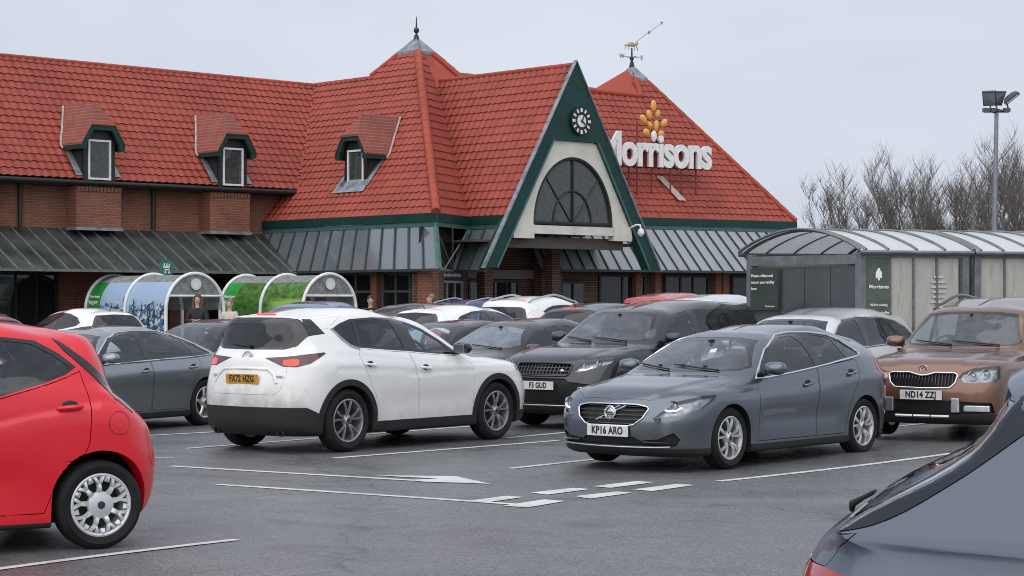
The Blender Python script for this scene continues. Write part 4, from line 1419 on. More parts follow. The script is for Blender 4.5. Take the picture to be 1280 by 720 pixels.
# ---- dark grey off-roader facing the camera
def ds_extra(root, hc, pm):
    t = MB()
    for k, ch_ in enumerate('DISCOVERY'):
        y = -.35 + .70 * k / 8
        o, n_ = hc.top(1.98 - .25 * y * y, abs(y))
        n2 = Vector((.75, 0, .65)).normalized(); ux = Vector((0, 1, 0)); 
        o2, n3 = hc.ray((4, max(abs(y), .001), .945), (-1, 0, 0))
        put_text(t, ch_, .062, o2 + n3 * .004, ux, n3.cross(ux).normalized() if n3.cross(ux).z > 0 else -n3.cross(ux).normalized(), n3, ext=.003, bold=.003, sx=1.25)
    t.build('bonnet_lettering', M('gloss_black'), root, local=True)
    o, n_ = hc.front(.30, .80)
    b = MB(); b.ball((o.x + .004, .34, .80), .04, 16, 8, (.18, 1, .55)); b.build('badge', M('chrome'), root, 50, local=True)
    for s in (1, -1):
        o, n_ = hc.front(.66, .56)
        b = MB(); b.lathe([(0, .02), (.035, .018), (.045, 0)], c=(o.x - .01, .62 * s, .56), axis='x', n=18); b.build('fog_light', M('chrome'), root, 50, local=True)
    pts = []
    for y in np.linspace(-.62, .62, 25):
        o, n_ = hc.front(abs(y), .335); pts.append((o.x + .006, y, .335))
    b = MB(); b.tube(pts, .012, 6); b.build('chin_trim', M('satin_silver'), root, 50, local=True)

DS = dict(W=1.90, wb=2.74, nose=2.27, tail=-2.24, gc=.22, btuck=.13, rtuck=.10, zb1=.44, zb2=.62, zb1r=.46, zb2r=.66,
    hl=(2.14, .905), hm=(1.72, 1.055), cw=(1.06, 1.15), hd=(.30, 1.60), pk=(-.60, 1.735), rh=(-2.02, 1.70), rg=(-2.17, 1.20), rm=(-2.21, 1.08), ru=(-2.23, .95),
    wbelt=(.875, .895, .86), wroof=(.645, .68, .64), zsh=(.94, .98, 1.0), zbelt=(1.125, 1.165, 1.22), cfw=.26, crw=.22, cfb=.46, crb=.34, cf7=.34, drop=.07, bow=.025,
    rt=.365, rr=.235, tw=.235, arch=.405, archclad=.055, wheel='five', rim_m='alloy_black', wtuck=.01,
    ridge=[(.55, .70, .014)],
    dlo=[(.70, 1.145), (.50, 1.30), (.22, 1.50), (.0, 1.595), (-.30, 1.635), (-1.2, 1.645), (-1.95, 1.61), (-2.03, 1.56), (-1.98, 1.36), (-1.92, 1.285), (-1.2, 1.225), (-.3, 1.185)],
    panes=[[(.60, 1.17), (.45, 1.29), (.18, 1.475), (-.02, 1.565), (-.20, 1.595), (-.24, 1.21), (.2, 1.19)],
           [(-.36, 1.61), (-1.05, 1.618), (-1.17, 1.25), (-.34, 1.215)],
           [(-1.20, 1.618), (-1.92, 1.585), (-1.98, 1.55), (-1.93, 1.37), (-1.88, 1.31), (-1.32, 1.262)]],
    doors=[[(.88, .38), (.88, 1.04), (.72, 1.13), (-.28, 1.175), (-.24, .38)], [(-.25, .38), (-.29, 1.176), (-1.12, 1.215), (-1.15, 1.0), (-.95, .7), (-.88, .38)]],
    handles=[(-.12, 1.02), (-1.0, 1.06)],
    bonnet=[(2.15, -.01), (2.12, .5), (1.95, .76), (1.5, .81), (1.10, .81), (.98, .65), (1.04, -.01)],
    hlamp=[(2.20, .48, .80), (2.10, .62, .91), (1.90, .82, .965), (1.72, .88, .97), (1.76, .88, .915), (1.95, .80, .865), (2.15, .60, .785)], hl_az=45,
    bowls=[(1.9, .66, .855, .050), (1.9, .79, .90, .04)], drl=[[(1.9, .57, .815), (1.9, .66, .815), (1.9, .74, .85)]],
    grille=[(-.01, .905), (.44, .895), (.47, .87), (.455, .765), (.42, .735), (-.01, .725)], gbars=('x', 4), gbar_r=.008, gframe=.012,
    clad=[([(-3, .0), (-3, .45), (3, .42), (3, .0)], 'side')],
    lowgrille=[[(-.01, .70), (.40, .70), (.46, .66), (.80, .62), (.78, .36), (-.01, .36)]],
    rwin=[(-.01, 1.60), (.52, 1.58), (.62, 1.30), (-.01, 1.27)],
    mirror=(.56, 1.17), plates=[(1, 'F3 GUD', .60)], seat_z=.52, seat_x=-.10, extra=ds_extra)
DS['_mats'] = dict(gframe=M('gloss_black'))

# ---- copper brown square-cut crossover facing the camera
def ye_extra(root, hc, pm):
    ch, si = M('chrome'), M('satin_silver')
    badge_ring(root, hc, .004, 0, .835, (.046, .046), .010, ch, 1, parts=[([(-.02, -.025), (-.005, .02), (.025, .03)], .008), ([(-.005, -.01), (.02, .005)], .008)])
    for s in (1, -1):
        o, n_ = hc.front(.37, .43)
        b = MB(); b.box((o.x - .008, .405 * s, .42), (.05, .10, .17)); b.build('bumper_post', si, root, bevel=.012, local=True)
        o, n_ = hc.front(.66, .385)
        b = MB(); b.box((o.x - .0, .645 * s, .385), (.03, .31, .07)); b.build('fog_light', M('lamp_bright'), root, bevel=.01, local=True)
    for (a, c) in ((-.33, -.115), (-.10, .10), (.115, .33)):
        pts = []
        for y in np.linspace(a, c, 9):
            o, n_ = hc.front(abs(y), .285); pts.append((o.x + .014, y, .285))
        b = MB(); b.tube(pts, .024, 6, flat=.8); b.build('skid_plate', si, root, 50, local=True)
mat('lamp_bright', (.65, .67, .7), .15, .5, coat=.6)
YE = dict(W=1.80, wb=2.578, nose=2.10, tail=-2.10, gc=.20, btuck=.10, rtuck=.10, zb1=.40, zb2=.56, fm=(2.085, .66),
    hl=(2.03, .83), hm=(1.55, .985), cw=(.93, 1.07), hd=(.30, 1.53), pk=(-.50, 1.67), rh=(-1.90, 1.62), rg=(-2.04, 1.12), rm=(-2.07, 1.02), ru=(-2.09, .9),
    wbelt=(.83, .845, .82), wroof=(.635, .665, .62), zsh=(.84, .88, .92), zbelt=(1.02, 1.07, 1.10), cfw=.18, crw=.16, cfb=.30, crb=.28, cf7=.24, drop=.06, bow=.02,
    rt=.325, rr=.210, tw=.215, arch=.37, archclad=.03, wheel='five', wtuck=.01,
    ridge=[(.38, .62, .014)],
    dlo=[(.68, 1.045), (.48, 1.22), (.22, 1.43), (.05, 1.53), (-.3, 1.575), (-1.2, 1.575), (-1.85, 1.54), (-1.92, 1.20), (-1.2, 1.12), (-.2, 1.085)],
    panes=[[(.58, 1.07), (.42, 1.21), (.18, 1.41), (.02, 1.50), (-.22, 1.545), (-.22, 1.105), (.2, 1.09)], [(-.32, 1.55), (-1.1, 1.55), (-1.14, 1.14), (-.32, 1.11)], [(-1.2, 1.55), (-1.8, 1.52), (-1.86, 1.22), (-1.22, 1.15)]],
    doors=[[(.82, .33), (.82, .98), (.68, 1.04), (-.26, 1.08), (-.24, .33)], [(-.25, .33), (-.27, 1.08), (-1.1, 1.11), (-1.12, .9), (-.92, .62), (-.85, .33)]],
    handles=[(-.12, .93), (-1.0, .96)],
    bonnet=[(2.06, -.01), (2.05, .42), (1.95, .62), (1.60, .745), (.95, .77), (.86, .62), (.92, -.01)],
    hlamp=[(2.06, .46, .745), (2.05, .50, .80), (1.98, .62, .855), (1.86, .78, .885), (1.78, .85, .875), (1.78, .86, .74), (1.86, .82, .70), (2.03, .56, .68), (2.06, .49, .69)], hl_az=38,
    bowls=[(1.9, .59, .765, .058), (1.9, .73, .785, .062)],
    grille=[(-.01, .76), (.07, .775), (.16, .80), (.38, .80), (.425, .775), (.40, .68), (.34, .625), (-.01, .615)], gframe=.011, gbars=('v', 21), gbar_r=.008,
    lowgrille=[[(-.01, .475), (.36, .475), (.44, .47), (.80, .45), (.82, .33), (-.01, .30)]],
    clad=[([(-3, .0), (-3, .32), (3, .32), (3, .0)], 'side')],
    rwin=[(-.01, 1.52), (.52, 1.50), (.60, 1.2), (-.01, 1.18)],
    mirror=(.54, 1.075), plates=[(1, 'ND14 ZZJ', .535)], rails=(.12, -1.75, .60, .055), seat_z=.50, seat_x=-.05, extra=ye_extra)
YE['_mats'] = dict(gbars=M('gloss_black'))

# ---- long grey saloon seen from its side
SD = dict(W=1.85, wb=2.82, nose=2.38, tail=-2.40, gc=.16, rtuck=.12,
    hl=(2.25, .72), hm=(1.7, .86), cw=(1.15, .95), hd=(.30, 1.315), pk=(-.35, 1.40), rh=(-1.30, 1.28), rg=(-2.02, 1.0), rm=(-2.22, .955), ru=(-2.34, .90),
    wbelt=(.845, .86, .80), wroof=(.57, .60, .54), zsh=(.72, .78, .82), zbelt=(.885, .925, .965), cfw=.26, crw=.22, cfb=.52, crb=.46, crr=.12, drop=.07, bow=.03,
    rt=.325, rr=.22, tw=.215, arch=.36, wheel='five',
    dlo=[(.90, .90), (.62, 1.08), (.35, 1.235), (.10, 1.305), (-.25, 1.335), (-.70, 1.325), (-1.05, 1.265), (-1.40, 1.14), (-1.66, 1.015), (-1.62, .985), (-1.2, .965), (-.4, .94), (.4, .91)],
    panes=[[(.78, .925), (.58, 1.06), (.33, 1.21), (.08, 1.278), (-.16, 1.30), (-.16, .96), (.4, .932)], [(-.29, 1.308), (-.68, 1.298), (-.98, 1.248), (-1.14, 1.195), (-1.22, .99), (-.29, .965)], [(-1.20, 1.175), (-1.38, 1.11), (-1.58, 1.02), (-1.28, .995)]],
    dlo_chrome=.012,
    doors=[[(.92, .26), (.92, .80), (.88, .89), (.3, .905), (-.24, .925), (-.22, .26)], [(-.23, .26), (-.25, .927), (-.8, .945), (-1.3, .962), (-1.32, .85), (-1.12, .62), (-1.02, .42), (-.98, .26)]],
    handles=[(-.10, .80), (-1.12, .83)], hslope=-.3,
    bonnet=[(2.2, -.01), (2.1, .6), (1.6, .78), (1.15, .78), (1.05, .6), (1.10, -.01)],
    clad=[([(-3, .0), (-3, .24), (3, .24), (3, .0)], 'side')],
    rwin=[(-.01, 1.02), (.5, 1.02), (.5, 1.22), (-.01, 1.26)], mirror=(.70, .93), antenna=(-1.2, .10), seat_z=.28, seat_x=-.10,
    tlamp=[([(-2.3, .6, .78), (-2.1, .85, .78), (-1.95, .88, .93), (-2.2, .75, .95), (-2.3, .6, .93)], 130)])

# ---- silver tall hatch behind
GL = dict(W=1.84, wb=2.80, nose=2.28, tail=-2.20, gc=.19, zb1=.4, zb2=.58,
    hl=(2.14, .86), hm=(1.7, .99), cw=(1.12, 1.06), hd=(.28, 1.48), pk=(-.40, 1.60), rh=(-1.90, 1.50), rg=(-2.12, 1.10), rm=(-2.17, 1.0), ru=(-2.19, .9),
    wbelt=(.845, .865, .80), wroof=(.61, .64, .56), zsh=(.84, .90, .96), zbelt=(1.01, 1.07, 1.14), cfw=.26, crw=.28, cfb=.5, crb=.42, drop=.07, bow=.03,
    rt=.35, rr=.235, tw=.225, arch=.385, wheel='five',
    dlo=[(.80, 1.03), (.58, 1.19), (.30, 1.36), (.08, 1.445), (-.30, 1.49), (-.9, 1.48), (-1.35, 1.43), (-1.62, 1.345), (-1.80, 1.22), (-1.74, 1.17), (-1.2, 1.12), (-.3, 1.07)],
    panes=[[(.70, 1.05), (.54, 1.17), (.27, 1.335), (.05, 1.415), (-.20, 1.45), (-.22, 1.09), (.3, 1.07)], [(-.36, 1.46), (-.85, 1.455), (-1.12, 1.43), (-1.20, 1.145), (-.36, 1.097)], [(-1.18, 1.42), (-1.33, 1.40), (-1.58, 1.32), (-1.73, 1.215), (-1.68, 1.195), (-1.27, 1.155)]],
    dlo_chrome=.012, doors=[[(.9, .33), (.9, .95), (.8, 1.02), (-.26, 1.06), (-.24, .33)], [(-.25, .33), (-.28, 1.062), (-1.2, 1.11), (-1.25, .95), (-1.0, .65), (-.95, .33)]], handles=[(-.1, .95), (-1.1, 1.0)],
    bonnet=[(2.1, -.01), (2.0, .6), (1.6, .78), (1.15, .78), (1.0, .6), (1.08, -.01)],
    rwin=[(-.01, 1.15), (.5, 1.15), (.56, 1.22), (.48, 1.42), (-.01, 1.44)], mirror=(.62, 1.06), seat_z=.45,
    tlamp=[([(-2.12, .6, .95), (-2.0, .78, .95), (-1.9, .82, 1.08), (-2.05, .7, 1.1)], 130)])

# ---- small dark hatch facing the camera
HB = dict(W=1.74, wb=2.51, nose=2.0, tail=-1.95, gc=.17,
    hl=(1.90, .76), hm=(1.42, .93), cw=(1.05, 1.00), hd=(.12, 1.40), pk=(-.40, 1.475), rh=(-1.50, 1.37), rg=(-1.78, 1.06), rm=(-1.86, .95), ru=(-1.92, .82),
    wbelt=(.79, .81, .74), wroof=(.55, .58, .50), zsh=(.74, .80, .86), zbelt=(.93, .99, 1.08), cfw=.26, crw=.30, cfb=.48, crb=.40, drop=.07, bow=.035,
    rt=.312, rr=.20, tw=.195, arch=.35, wheel='seven',
    dlo=[(.80, .95), (.55, 1.12), (.25, 1.28), (-.02, 1.36), (-.40, 1.395), (-.80, 1.365), (-1.10, 1.29), (-1.30, 1.18), (-1.22, 1.11), (-.8, 1.05), (-.2, .995)],
    panes=[[(.42, 1.0), (.42, 1.155), (.22, 1.25), (-.04, 1.33), (-.30, 1.36), (-.30, 1.025), (.1, 1.0)], [(-.42, 1.362), (-.78, 1.335), (-1.06, 1.265), (-1.22, 1.17), (-1.18, 1.135), (-.8, 1.078), (-.42, 1.035)], [(.70, .975), (.55, 1.09), (.47, 1.13), (.47, .985)]],
    doors=[[(.85, .28), (.85, .88), (.78, .945), (-.34, 1.005), (-.32, .28)], [(-.33, .28), (-.37, 1.01), (-.8, 1.04), (-1.2, 1.10), (-1.2, .9), (-1.0, .65), (-.9, .28)]], handles=[(-.2, .86), (-1.05, .93)],
    bonnet=[(1.86, -.01), (1.8, .5), (1.4, .74), (1.05, .74), (.95, .55), (1.0, -.01)],
    rwin=[(-.01, 1.08), (.44, 1.08), (.52, 1.14), (.44, 1.31), (-.01, 1.34)], mirror=(.66, .975), antenna=(-1.2, .12), seat_z=.34, seat_x=-.1,
    tlamp=[([(-1.88, .55, .82), (-1.72, .76, .82), (-1.6, .78, 1.0), (-1.75, .66, 1.08), (-1.85, .55, 1.02)], 130)])

# ---- white off-roader seen from behind, with roof rails
KU = dict(CX, extra=None, plates=[], tlamp_lit=[], hilight=None, rhx=1, rh=(-1.93, 1.60), pk=(-.45, 1.69), hd=(.20, 1.54),
    tlamp_dark=[([(-2.13, .58, 1.12), (-2.05, .70, 1.13), (-1.90, .82, 1.14), (-1.80, .85, 1.02), (-2.0, .74, .96), (-2.12, .58, .97)], 130)],
    rails=(.0, -1.75, .56, .05), rsur=[(-.01, 1.50), (.52, 1.49), (.60, 1.45), (.64, 1.28), (.60, 1.20), (-.01, 1.18)], rwin=[(-.01, 1.47), (.49, 1.46), (.55, 1.43), (.60, 1.28), (.56, 1.225), (-.01, 1.205)], rails_m=1)
KU['_mats'] = dict(rails=M('satin_silver'))
# ---- generic hatch seen from behind
HR = dict(HB, extra=None, show='r', rsur=[(-.01, 1.35), (.44, 1.33), (.50, 1.27), (.60, 1.12), (.50, 1.06), (-.01, 1.06)], tailgate=[(-.01, .62), (.46, .62), (.54, .8), (.60, 1.06), (.52, 1.30), (-.01, 1.37)], antenna=(-1.3, .12))

# ---- near car at the lower right: rear corner only
def fg_extra(root, hc, pm):
    prof = [(-1.10, 1.535), (-1.30, 1.532), (-1.42, 1.512), (-1.475, 1.485), (-1.465, 1.466), (-1.40, 1.452), (-1.26, 1.462), (-1.12, 1.49)]
    b = MB(); vs = []; fs = []; n = len(prof); ys = [-.60, -.585, -.54, -.3, 0, .3, .54, .585, .60]
    for j, y in enumerate(ys):
        e = (abs(y) / .6) ** 6
        for x, z in prof: vs.append((x + .07 * e * (1 if x < -1.35 else .0), y, z - .075 * (abs(y) / .6) ** 2 - .012 * e))
    for j in range(len(ys) - 1):
        for k in range(n): fs.append((j * n + k, j * n + (k + 1) % n, (j + 1) * n + (k + 1) % n, (j + 1) * n + k))
    fs += [tuple(range(n)), tuple((len(ys) - 1) * n + k for k in range(n))]
    b.add(vs, fs); b.recalc = True; b.build('spoiler', pm, root, 50, bevel=.006, local=True)
    b = MB(); b.tube([(-1.955, -.02, 1.06), (-1.945, -.08, 1.085), (-1.90, -.22, 1.115), (-1.855, -.38, 1.145), (-1.835, -.46, 1.16)], [.009, .012, .008, .007, .005], 8); b.build('rear_wiper', M('black_trim'), root, 50, local=True)
FG = dict(AY, extra=fg_extra, W=1.74, wb=2.58, nose=2.0, tail=-2.06, hl=(1.9, .82), hm=(1.42, .98), cw=(1.02, 1.04), hd=(.25, 1.44), pk=(-.30, 1.53), bench=.5, rh=(-1.41, 1.475), rg=(-1.93, 1.065), rm=(-2.02, 1.0), ru=(-2.07, .89), rbow=-.075,
    wbelt=(.81, .825, .77), wroof=(.57, .60, .54), zbelt=(.96, 1.03, 1.07), crw=.03, crr=.02, crb=.24, rt=.315, rr=.21, arch=.36, wheel='five', rim_m='alloy', tw=.205,
    dlo=[(.75, 1.0), (.45, 1.20), (.10, 1.38), (-.20, 1.44), (-.60, 1.44), (-.95, 1.40), (-1.15, 1.30), (-1.20, 1.22), (-1.0, 1.15), (-.5, 1.06), (.2, 1.0)],
    panes=[[(.62, 1.02), (.40, 1.19), (.08, 1.35), (-.20, 1.41), (-.24, 1.05), (.2, 1.02)], [(-.32, 1.41), (-.60, 1.41), (-.92, 1.375), (-1.10, 1.29), (-1.13, 1.225), (-.98, 1.175), (-.5, 1.085), (-.32, 1.06)]],
    doors=[], handles=[], clad=[], rsur=[(-.01, 1.42), (.45, 1.41), (.56, 1.36), (.72, 1.08), (.66, 1.03), (-.01, 1.03)], rwin=[(-.01, 1.38), (.40, 1.37), (.50, 1.33), (.64, 1.10), (.60, 1.06), (-.01, 1.06)],
    tailgate=[(-.01, .55), (.50, .55), (.60, .80), (.72, 1.02), (.70, 1.12), (.58, 1.38), (.50, 1.425), (-.01, 1.43)],
    more=[([(-2.3, 1.09), (-1.93, 1.066), (-1.85, 1.072), (-1.965, .972), (-2.0, .94), (-2.3, .94)], 'side', 'tailgate', lambda c, n, r, k: c.x < -1.7 and c.y > .3 and r >= 5),
          ([(p[0], p[1]) for p in curve_eval([(-1.93, 1.066, 0), (-1.81, 1.092, 0), (-1.60, 1.205, 0), (-1.39, 1.355, 0), (-1.24, 1.462, 0)], 5)] + [(-1.27, 1.60), (-2.3, 1.60), (-2.3, 1.068)], 'side', 'rear_glass_side', lambda c, n, r, k: n.y > .25 and r >= 7 and c.x < -1.2 and c.y > .45)],
    more_parts=[('rear_glass_side', 'satin_black', -.003)], tlamp_dark=[], tlamp=[([(-2.06, .45, .965), (-1.98, .74, .965), (-1.80, .82, .945), (-1.78, .83, .80), (-1.95, .76, .78), (-2.06, .5, .80)], 130)],
    plates=[], mirror=(.6, 1.05), drop=.05, crease=[], scallop=[])
# ------------------------------------------------------------------ ground, painted lines
def V3(x, y, z): return Vector((x, y, z))

def ground():
    xs = sorted(set([-900, -400, -160, -80] + list(np.linspace(-40, 40, 81)) + [80, 160, 400, 900]))
    ys = sorted(set([-60, -20] + list(np.linspace(0, 60, 61)) + [75, 100, 160, 300, 700, 1500]))
    vs = [(x, y, gz(x, y)) for y in ys for x in xs]
    n = len(xs)
    fs = [(j * n + i, j * n + i + 1, (j + 1) * n + i + 1, (j + 1) * n + i) for j in range(len(ys) - 1) for i in range(n - 1)]
    b = MB(); b.add(vs, fs)
    o = b.build('car_park', asphalt(), smooth=60)
    tag(o, kind='structure')
ground()
LP = linepaint()
def strip(name, pts, wdt=.1, lift=.005):
    """painted line of a given width along ground points"""
    pts = [Vector((p[0], p[1], 0)) for p in pts]
    dense = []
    for a, c in zip(pts, pts[1:]):
        k = max(1, int((c - a).length / .5))
        dense += [a.lerp(c, i / k) for i in range(k)]
    dense.append(pts[-1])
    vs = []
    for i, p in enumerate(dense):
        t = (dense[min(i + 1, len(dense) - 1)] - dense[max(i - 1, 0)]).normalized()
        q = Vector((-t.y, t.x, 0)) * wdt / 2
        for s in (1, -1):
            r = p + q * s; vs.append((r.x, r.y, gz(r.x, r.y) + lift))
    fs = [(2 * i, 2 * i + 1, 2 * i + 3, 2 * i + 2) for i in range(len(dense) - 1)]
    fs = [f[::-1] for f in fs]
    b = MB(); b.add(vs, fs)
    o = b.build(name, LP); tag(o, kind='structure')
def patch(name, px):
    pts = [gp(*p) for p in px]
    b = MB(); b.add([(p.x, p.y, p.z + .006) for p in pts], [tuple(range(len(pts)))])
    o = b.build(name, LP)
    if o.data.polygons[0].normal.z < 0: o.data.flip_normals()
    tag(o, kind='structure')
for a, c in (((-40, 717), (296, 675)), ((417, 573), (697, 551)), ((637, 586), (760, 572.5)), ((232, 561), (600, 532)), ((180, 545), (300, 538.5)),
             ((898, 602), (1190, 567)), ((272, 606), (660, 632)), ((214, 583), (535, 602)), ((150, 573), (217, 573)), ((630, 548), (760, 536)),
             ((1000, 548), (1290, 520)), ((40, 560), (190, 549))):
    A_, B_ = gp(*a), gp(*c)
    strip('bay_line' if abs(A_.y - B_.y) > .8 else 'lane_line', [A_, B_], .10 if A_.y > 15 else .085)
patch('road_arrow', [(468, 594.6), (570, 596.0), (613, 605.4), (528, 602.6), (512, 600.4), (548, 598.8), (505, 596.8)])
for q in ([(583, 627), (633, 620.5), (655, 622), (606, 629)], [(628, 633), (680, 625), (707, 627), (660, 635)], [(663, 616.5), (716, 610.5), (738, 612), (684, 619)],
          [(718, 621), (771, 615), (791, 616.5), (738, 624)], [(741, 608.5), (795, 602), (817, 603.5), (763, 610.5)], [(791, 612.5), (846, 605.5), (869, 607), (815, 614.5)]):
    patch('give_way_dash', q)

# ------------------------------------------------------------------ supermarket
GRN = mat('green_paint', (0.005, 0.040, 0.035), .5, var=.25, vs=1.5, spec=.35)
GRN2 = mat('green_frame', (0.055, 0.125, 0.115), .45, var=.2)
LEAD = mat('lead', (0.22, 0.24, 0.27), .6, .2, var=.45, vs=4)
CREAM = mat('cream_render', (0.60, 0.58, 0.52), .7, var=.13, vs=1.8)
WHITE = mat('white_frame', (0.72, 0.72, 0.70), .5)
DARK = mat('dark_frame', (0.012, 0.014, 0.014), .5)
TILE = tile_mat()
TILE_P = tile_mat('ridge_tile', (0.33, 0.06, 0.035))
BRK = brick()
BRK_SHADED = brick('brick_shaded', (0.10, 0.042, 0.030), (0.07, 0.031, 0.024))  # brick with the shade under canopies and porch darkened into its colour
glass('shop_glass', (0.20, 0.23, 0.24), .05, (.3, .32, .33))
glass('upper_glass', (0.14, 0.16, 0.16), .24, (.20, .235, .24))  # heavier mottled film stands in for reflections in the upper windows
PANEL_B = mat('canopy_glass_blue', (0.12, 0.148, 0.165), .10, var=.10, vs=.9, coat=1.0, spec=.9)
PANEL_R = mat('canopy_sheet_grey', (0.29, 0.315, 0.325), .35, var=.12, vs=.8, coat=.3)
PANEL_A = mat('canopy_sheet_grimy', (0.040, 0.047, 0.043), .36, var=.75, vs=1.1, bump=.2, bs=14, spec=.5)
BAR = mat('glazing_bar', (0.13, 0.145, 0.14), .5, var=.3)
BARD = mat('glazing_bar_dark', (0.035, 0.042, 0.044), .5)
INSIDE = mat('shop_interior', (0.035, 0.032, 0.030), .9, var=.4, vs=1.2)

UU = Vector((.7206, .6933, 0)); WW = Vector((.6933, -.7206, 0)); ZZ = Vector((0, 0, 1))
A0 = Vector((-6.4, 59.75, 0)); B0 = Vector((-2.05, 54.0, 0)); G0 = Vector((1.645, 57.13, 0))
E0 = Vector((4.16, 63.0, 0)); DD = Vector((.839, .544, 0)); NN = Vector((.544, -.839, 0))
store = empty('supermarket', (-2, 58, 0))
tag(store, 'brick supermarket with red pantile roofs, green gable and clock', 'supermarket')
BASE = .12

def SP(b, name, m, **kw): return b.build(name, m, store, **kw)

def tiles(name, O, d, bh, tan, polys, tw=.25, row=.285, m=TILE, parent=store):
    sl = math.sqrt(1 + tan * tan)
    s = (bh + ZZ * tan) / sl
    n = d.cross(s)
    if n.z < 0: n = -n
    allv, allf, alluv = [], [], []
    for poly in polys:
        P = [(a, r * sl) for a, r in poly]
        a0, a1 = min(p[0] for p in P), max(p[0] for p in P)
        l0, l1 = min(p[1] for p in P), max(p[1] for p in P)
        i0, i1 = math.floor(a0 / tw), math.ceil(a1 / tw)
        r0, r1 = math.floor(l0 / row + 1e-6), math.ceil(l1 / row)
        sub = 6
        us = [i0 * tw + k * tw / sub for k in range((i1 - i0) * sub + 1)]
        wv = []
        for u in us:
            f = (u / tw) % 1.0
            wv.append(.030 * (0.5 + 0.5 * math.cos(2 * math.pi * (f - .22))) ** 1.0 - .012 * math.exp(-((f - .85) / .10) ** 2))
        nu = len(us)
        vs, fs, uv = [], [], []
        for r in range(r0, r1):
            k0 = len(vs)
            sk = .004 * math.sin(r * 7.3)
            for (ln, h, e) in ((r * row, -.01, 0), (r * row - .012, .032 + sk, 0.02), ((r + 1) * row, .004, .98)):
                for u, w_ in zip(us, wv):
                    vs.append(O + d * u + s * ln + n * (h + w_)); uv.append((u / tw, r + e))
            for q in (0, 1):
                for i in range(nu - 1):
                    fs.append((k0 + q * nu + i, k0 + q * nu + i + 1, k0 + (q + 1) * nu + i + 1, k0 + (q + 1) * nu + i))
        me = bpy.data.meshes.new('t'); me.from_pydata([tuple(v) for v in vs], [], fs)
        ul = me.uv_layers.new(name='UVMap')
        li = np.zeros(len(me.loops), dtype=np.int32); me.loops.foreach_get('vertex_index', li)
        ul.data.foreach_set('uv', np.array(uv)[li].ravel())
        bm = bmesh.new(); bm.from_mesh(me); bpy.data.meshes.remove(me)
        ar = sum(P[i][0] * P[(i + 1) % len(P)][1] - P[(i + 1) % len(P)][0] * P[i][1] for i in range(len(P)))
        for i in range(len(P)):
            p, q = P[i], P[(i + 1) % len(P)]
            e = d * (q[0] - p[0]) + s * (q[1] - p[1])
            if e.length < 1e-6: continue
            no = e.cross(d.cross(s)).normalized()
            if ar < 0: no = -no
            if no.dot(s) < -.999 and abs(p[1]) < 1e-6: continue      # keep the wavy eave edge
            bmesh.ops.bisect_plane(bm, geom=bm.verts[:] + bm.edges[:] + bm.faces[:], plane_co=O + d * p[0] + s * p[1], plane_no=no, clear_outer=True)
        allv.append(bm)
    out = bmesh.new()
    me = bpy.data.meshes.new(name)
    for bm in allv:
        t = bpy.data.meshes.new('t'); bm.to_mesh(t); bm.free(); out.from_mesh(t); bpy.data.meshes.remove(t)
    for f in out.faces:
        f.smooth = True
        f.normal_update()
    off = ROOTLOC[parent.name]
    for v in out.verts: v.co -= off
    # make sure the slope faces outwards
    if sum(f.normal.dot(n) * f.calc_area() for f in out.faces) < 0: bmesh.ops.reverse_faces(out, faces=out.faces[:])
    out.to_mesh(me); out.free()
    me.set_sharp_from_angle(angle=R(50))
    return link(name, me, m, parent)

def ridge(a, c, r=.085, name='ridge_tiles', seg=.42, m=TILE_P):
    a, c = Vector(a), Vector(c)
    n = max(1, int((c - a).length / seg)); t = (c - a) / n
    b = MB()
    for k in range(n):
        p, q = a + t * k, a + t * (k + 1.04)
        b.tube([p, p + t * .06, q], [r * .98, r * 1.04, r * .94], 10)
    o = b.build(name, m, store, 60, uv=True)
    return o

def Apt(a, out, z): return A0 + UU * a + WW * out + ZZ * z
def Bpt(t, out, z): return B0 - WW * t - UU * out + ZZ * z          # out towards the left-facing side
def Gpt(a, out, z): return G0 + UU * a + WW * out + ZZ * z
def Ept(a, out, z): return E0 + DD * a + NN * out + ZZ * z

# roofs
tiles('roof', A0 + ZZ * 5.12, UU, -WW, 1.15, [[(-17, 0), (0, 0), (3.10, 3.10), (-17, 3.10)]])
tiles('roof', B0 + ZZ * 4.14, -WW, UU, 1.15, [[(0, 0), (7.16, 0), (7.16, 4.43), (6.56, 5.03)], [(7.16, 0), (8.2, 0), (8.2, .5), (7.16, .85)], [(7.16, .85), (10.33, 4.02), (7.16, 4.02)], [(7.16, 4.02), (7.57, 4.02), (7.16, 4.43)]])
apex1 = B0 + UU * 5.03 - WW * 6.56 + ZZ * 9.92
# corner facet of the tower
c1 = B0 + UU * 2.31 - WW * 1.2
fd = (c1 - B0).normalized()
ap = apex1 - B0; al = ap.dot(fd); fh = (-WW - fd * (-WW).dot(fd)).normalized(); rn = ap.dot(fh)
tanf = 5.78 / rn
tiles('roof', B0 + ZZ * 4.14, fd, fh, tanf, [[(0, 0), (4.6, 0), (al, rn)]])
b = MB(); b.add([B0 + fd * 4.6 + ZZ * 4.14, B0 + UU * 7.9 - WW * .2 + ZZ * 4.14, apex1], [(0, 1, 2)])
b.add([apex1, B0 - WW * 7.57 + UU * 4.02 + ZZ * 8.76, B0 - WW * 9.5 + UU * 5.5 + ZZ * 8.0, B0 - WW * 8 + UU * 9 + ZZ * 5.0, B0 + UU * 7.9 - WW * .2 + ZZ * 4.14], [(0, 1, 2), (0, 2, 3), (0, 3, 4)])
b.add([Apt(-17, -3.12, 8.66), Apt(3.12, -3.12, 8.66), Apt(6, -7, 4.5), Apt(-17, -7, 4.5)], [(0, 1, 2, 3)])
SP(b, 'rear_roof', TILE_P, uv=True)
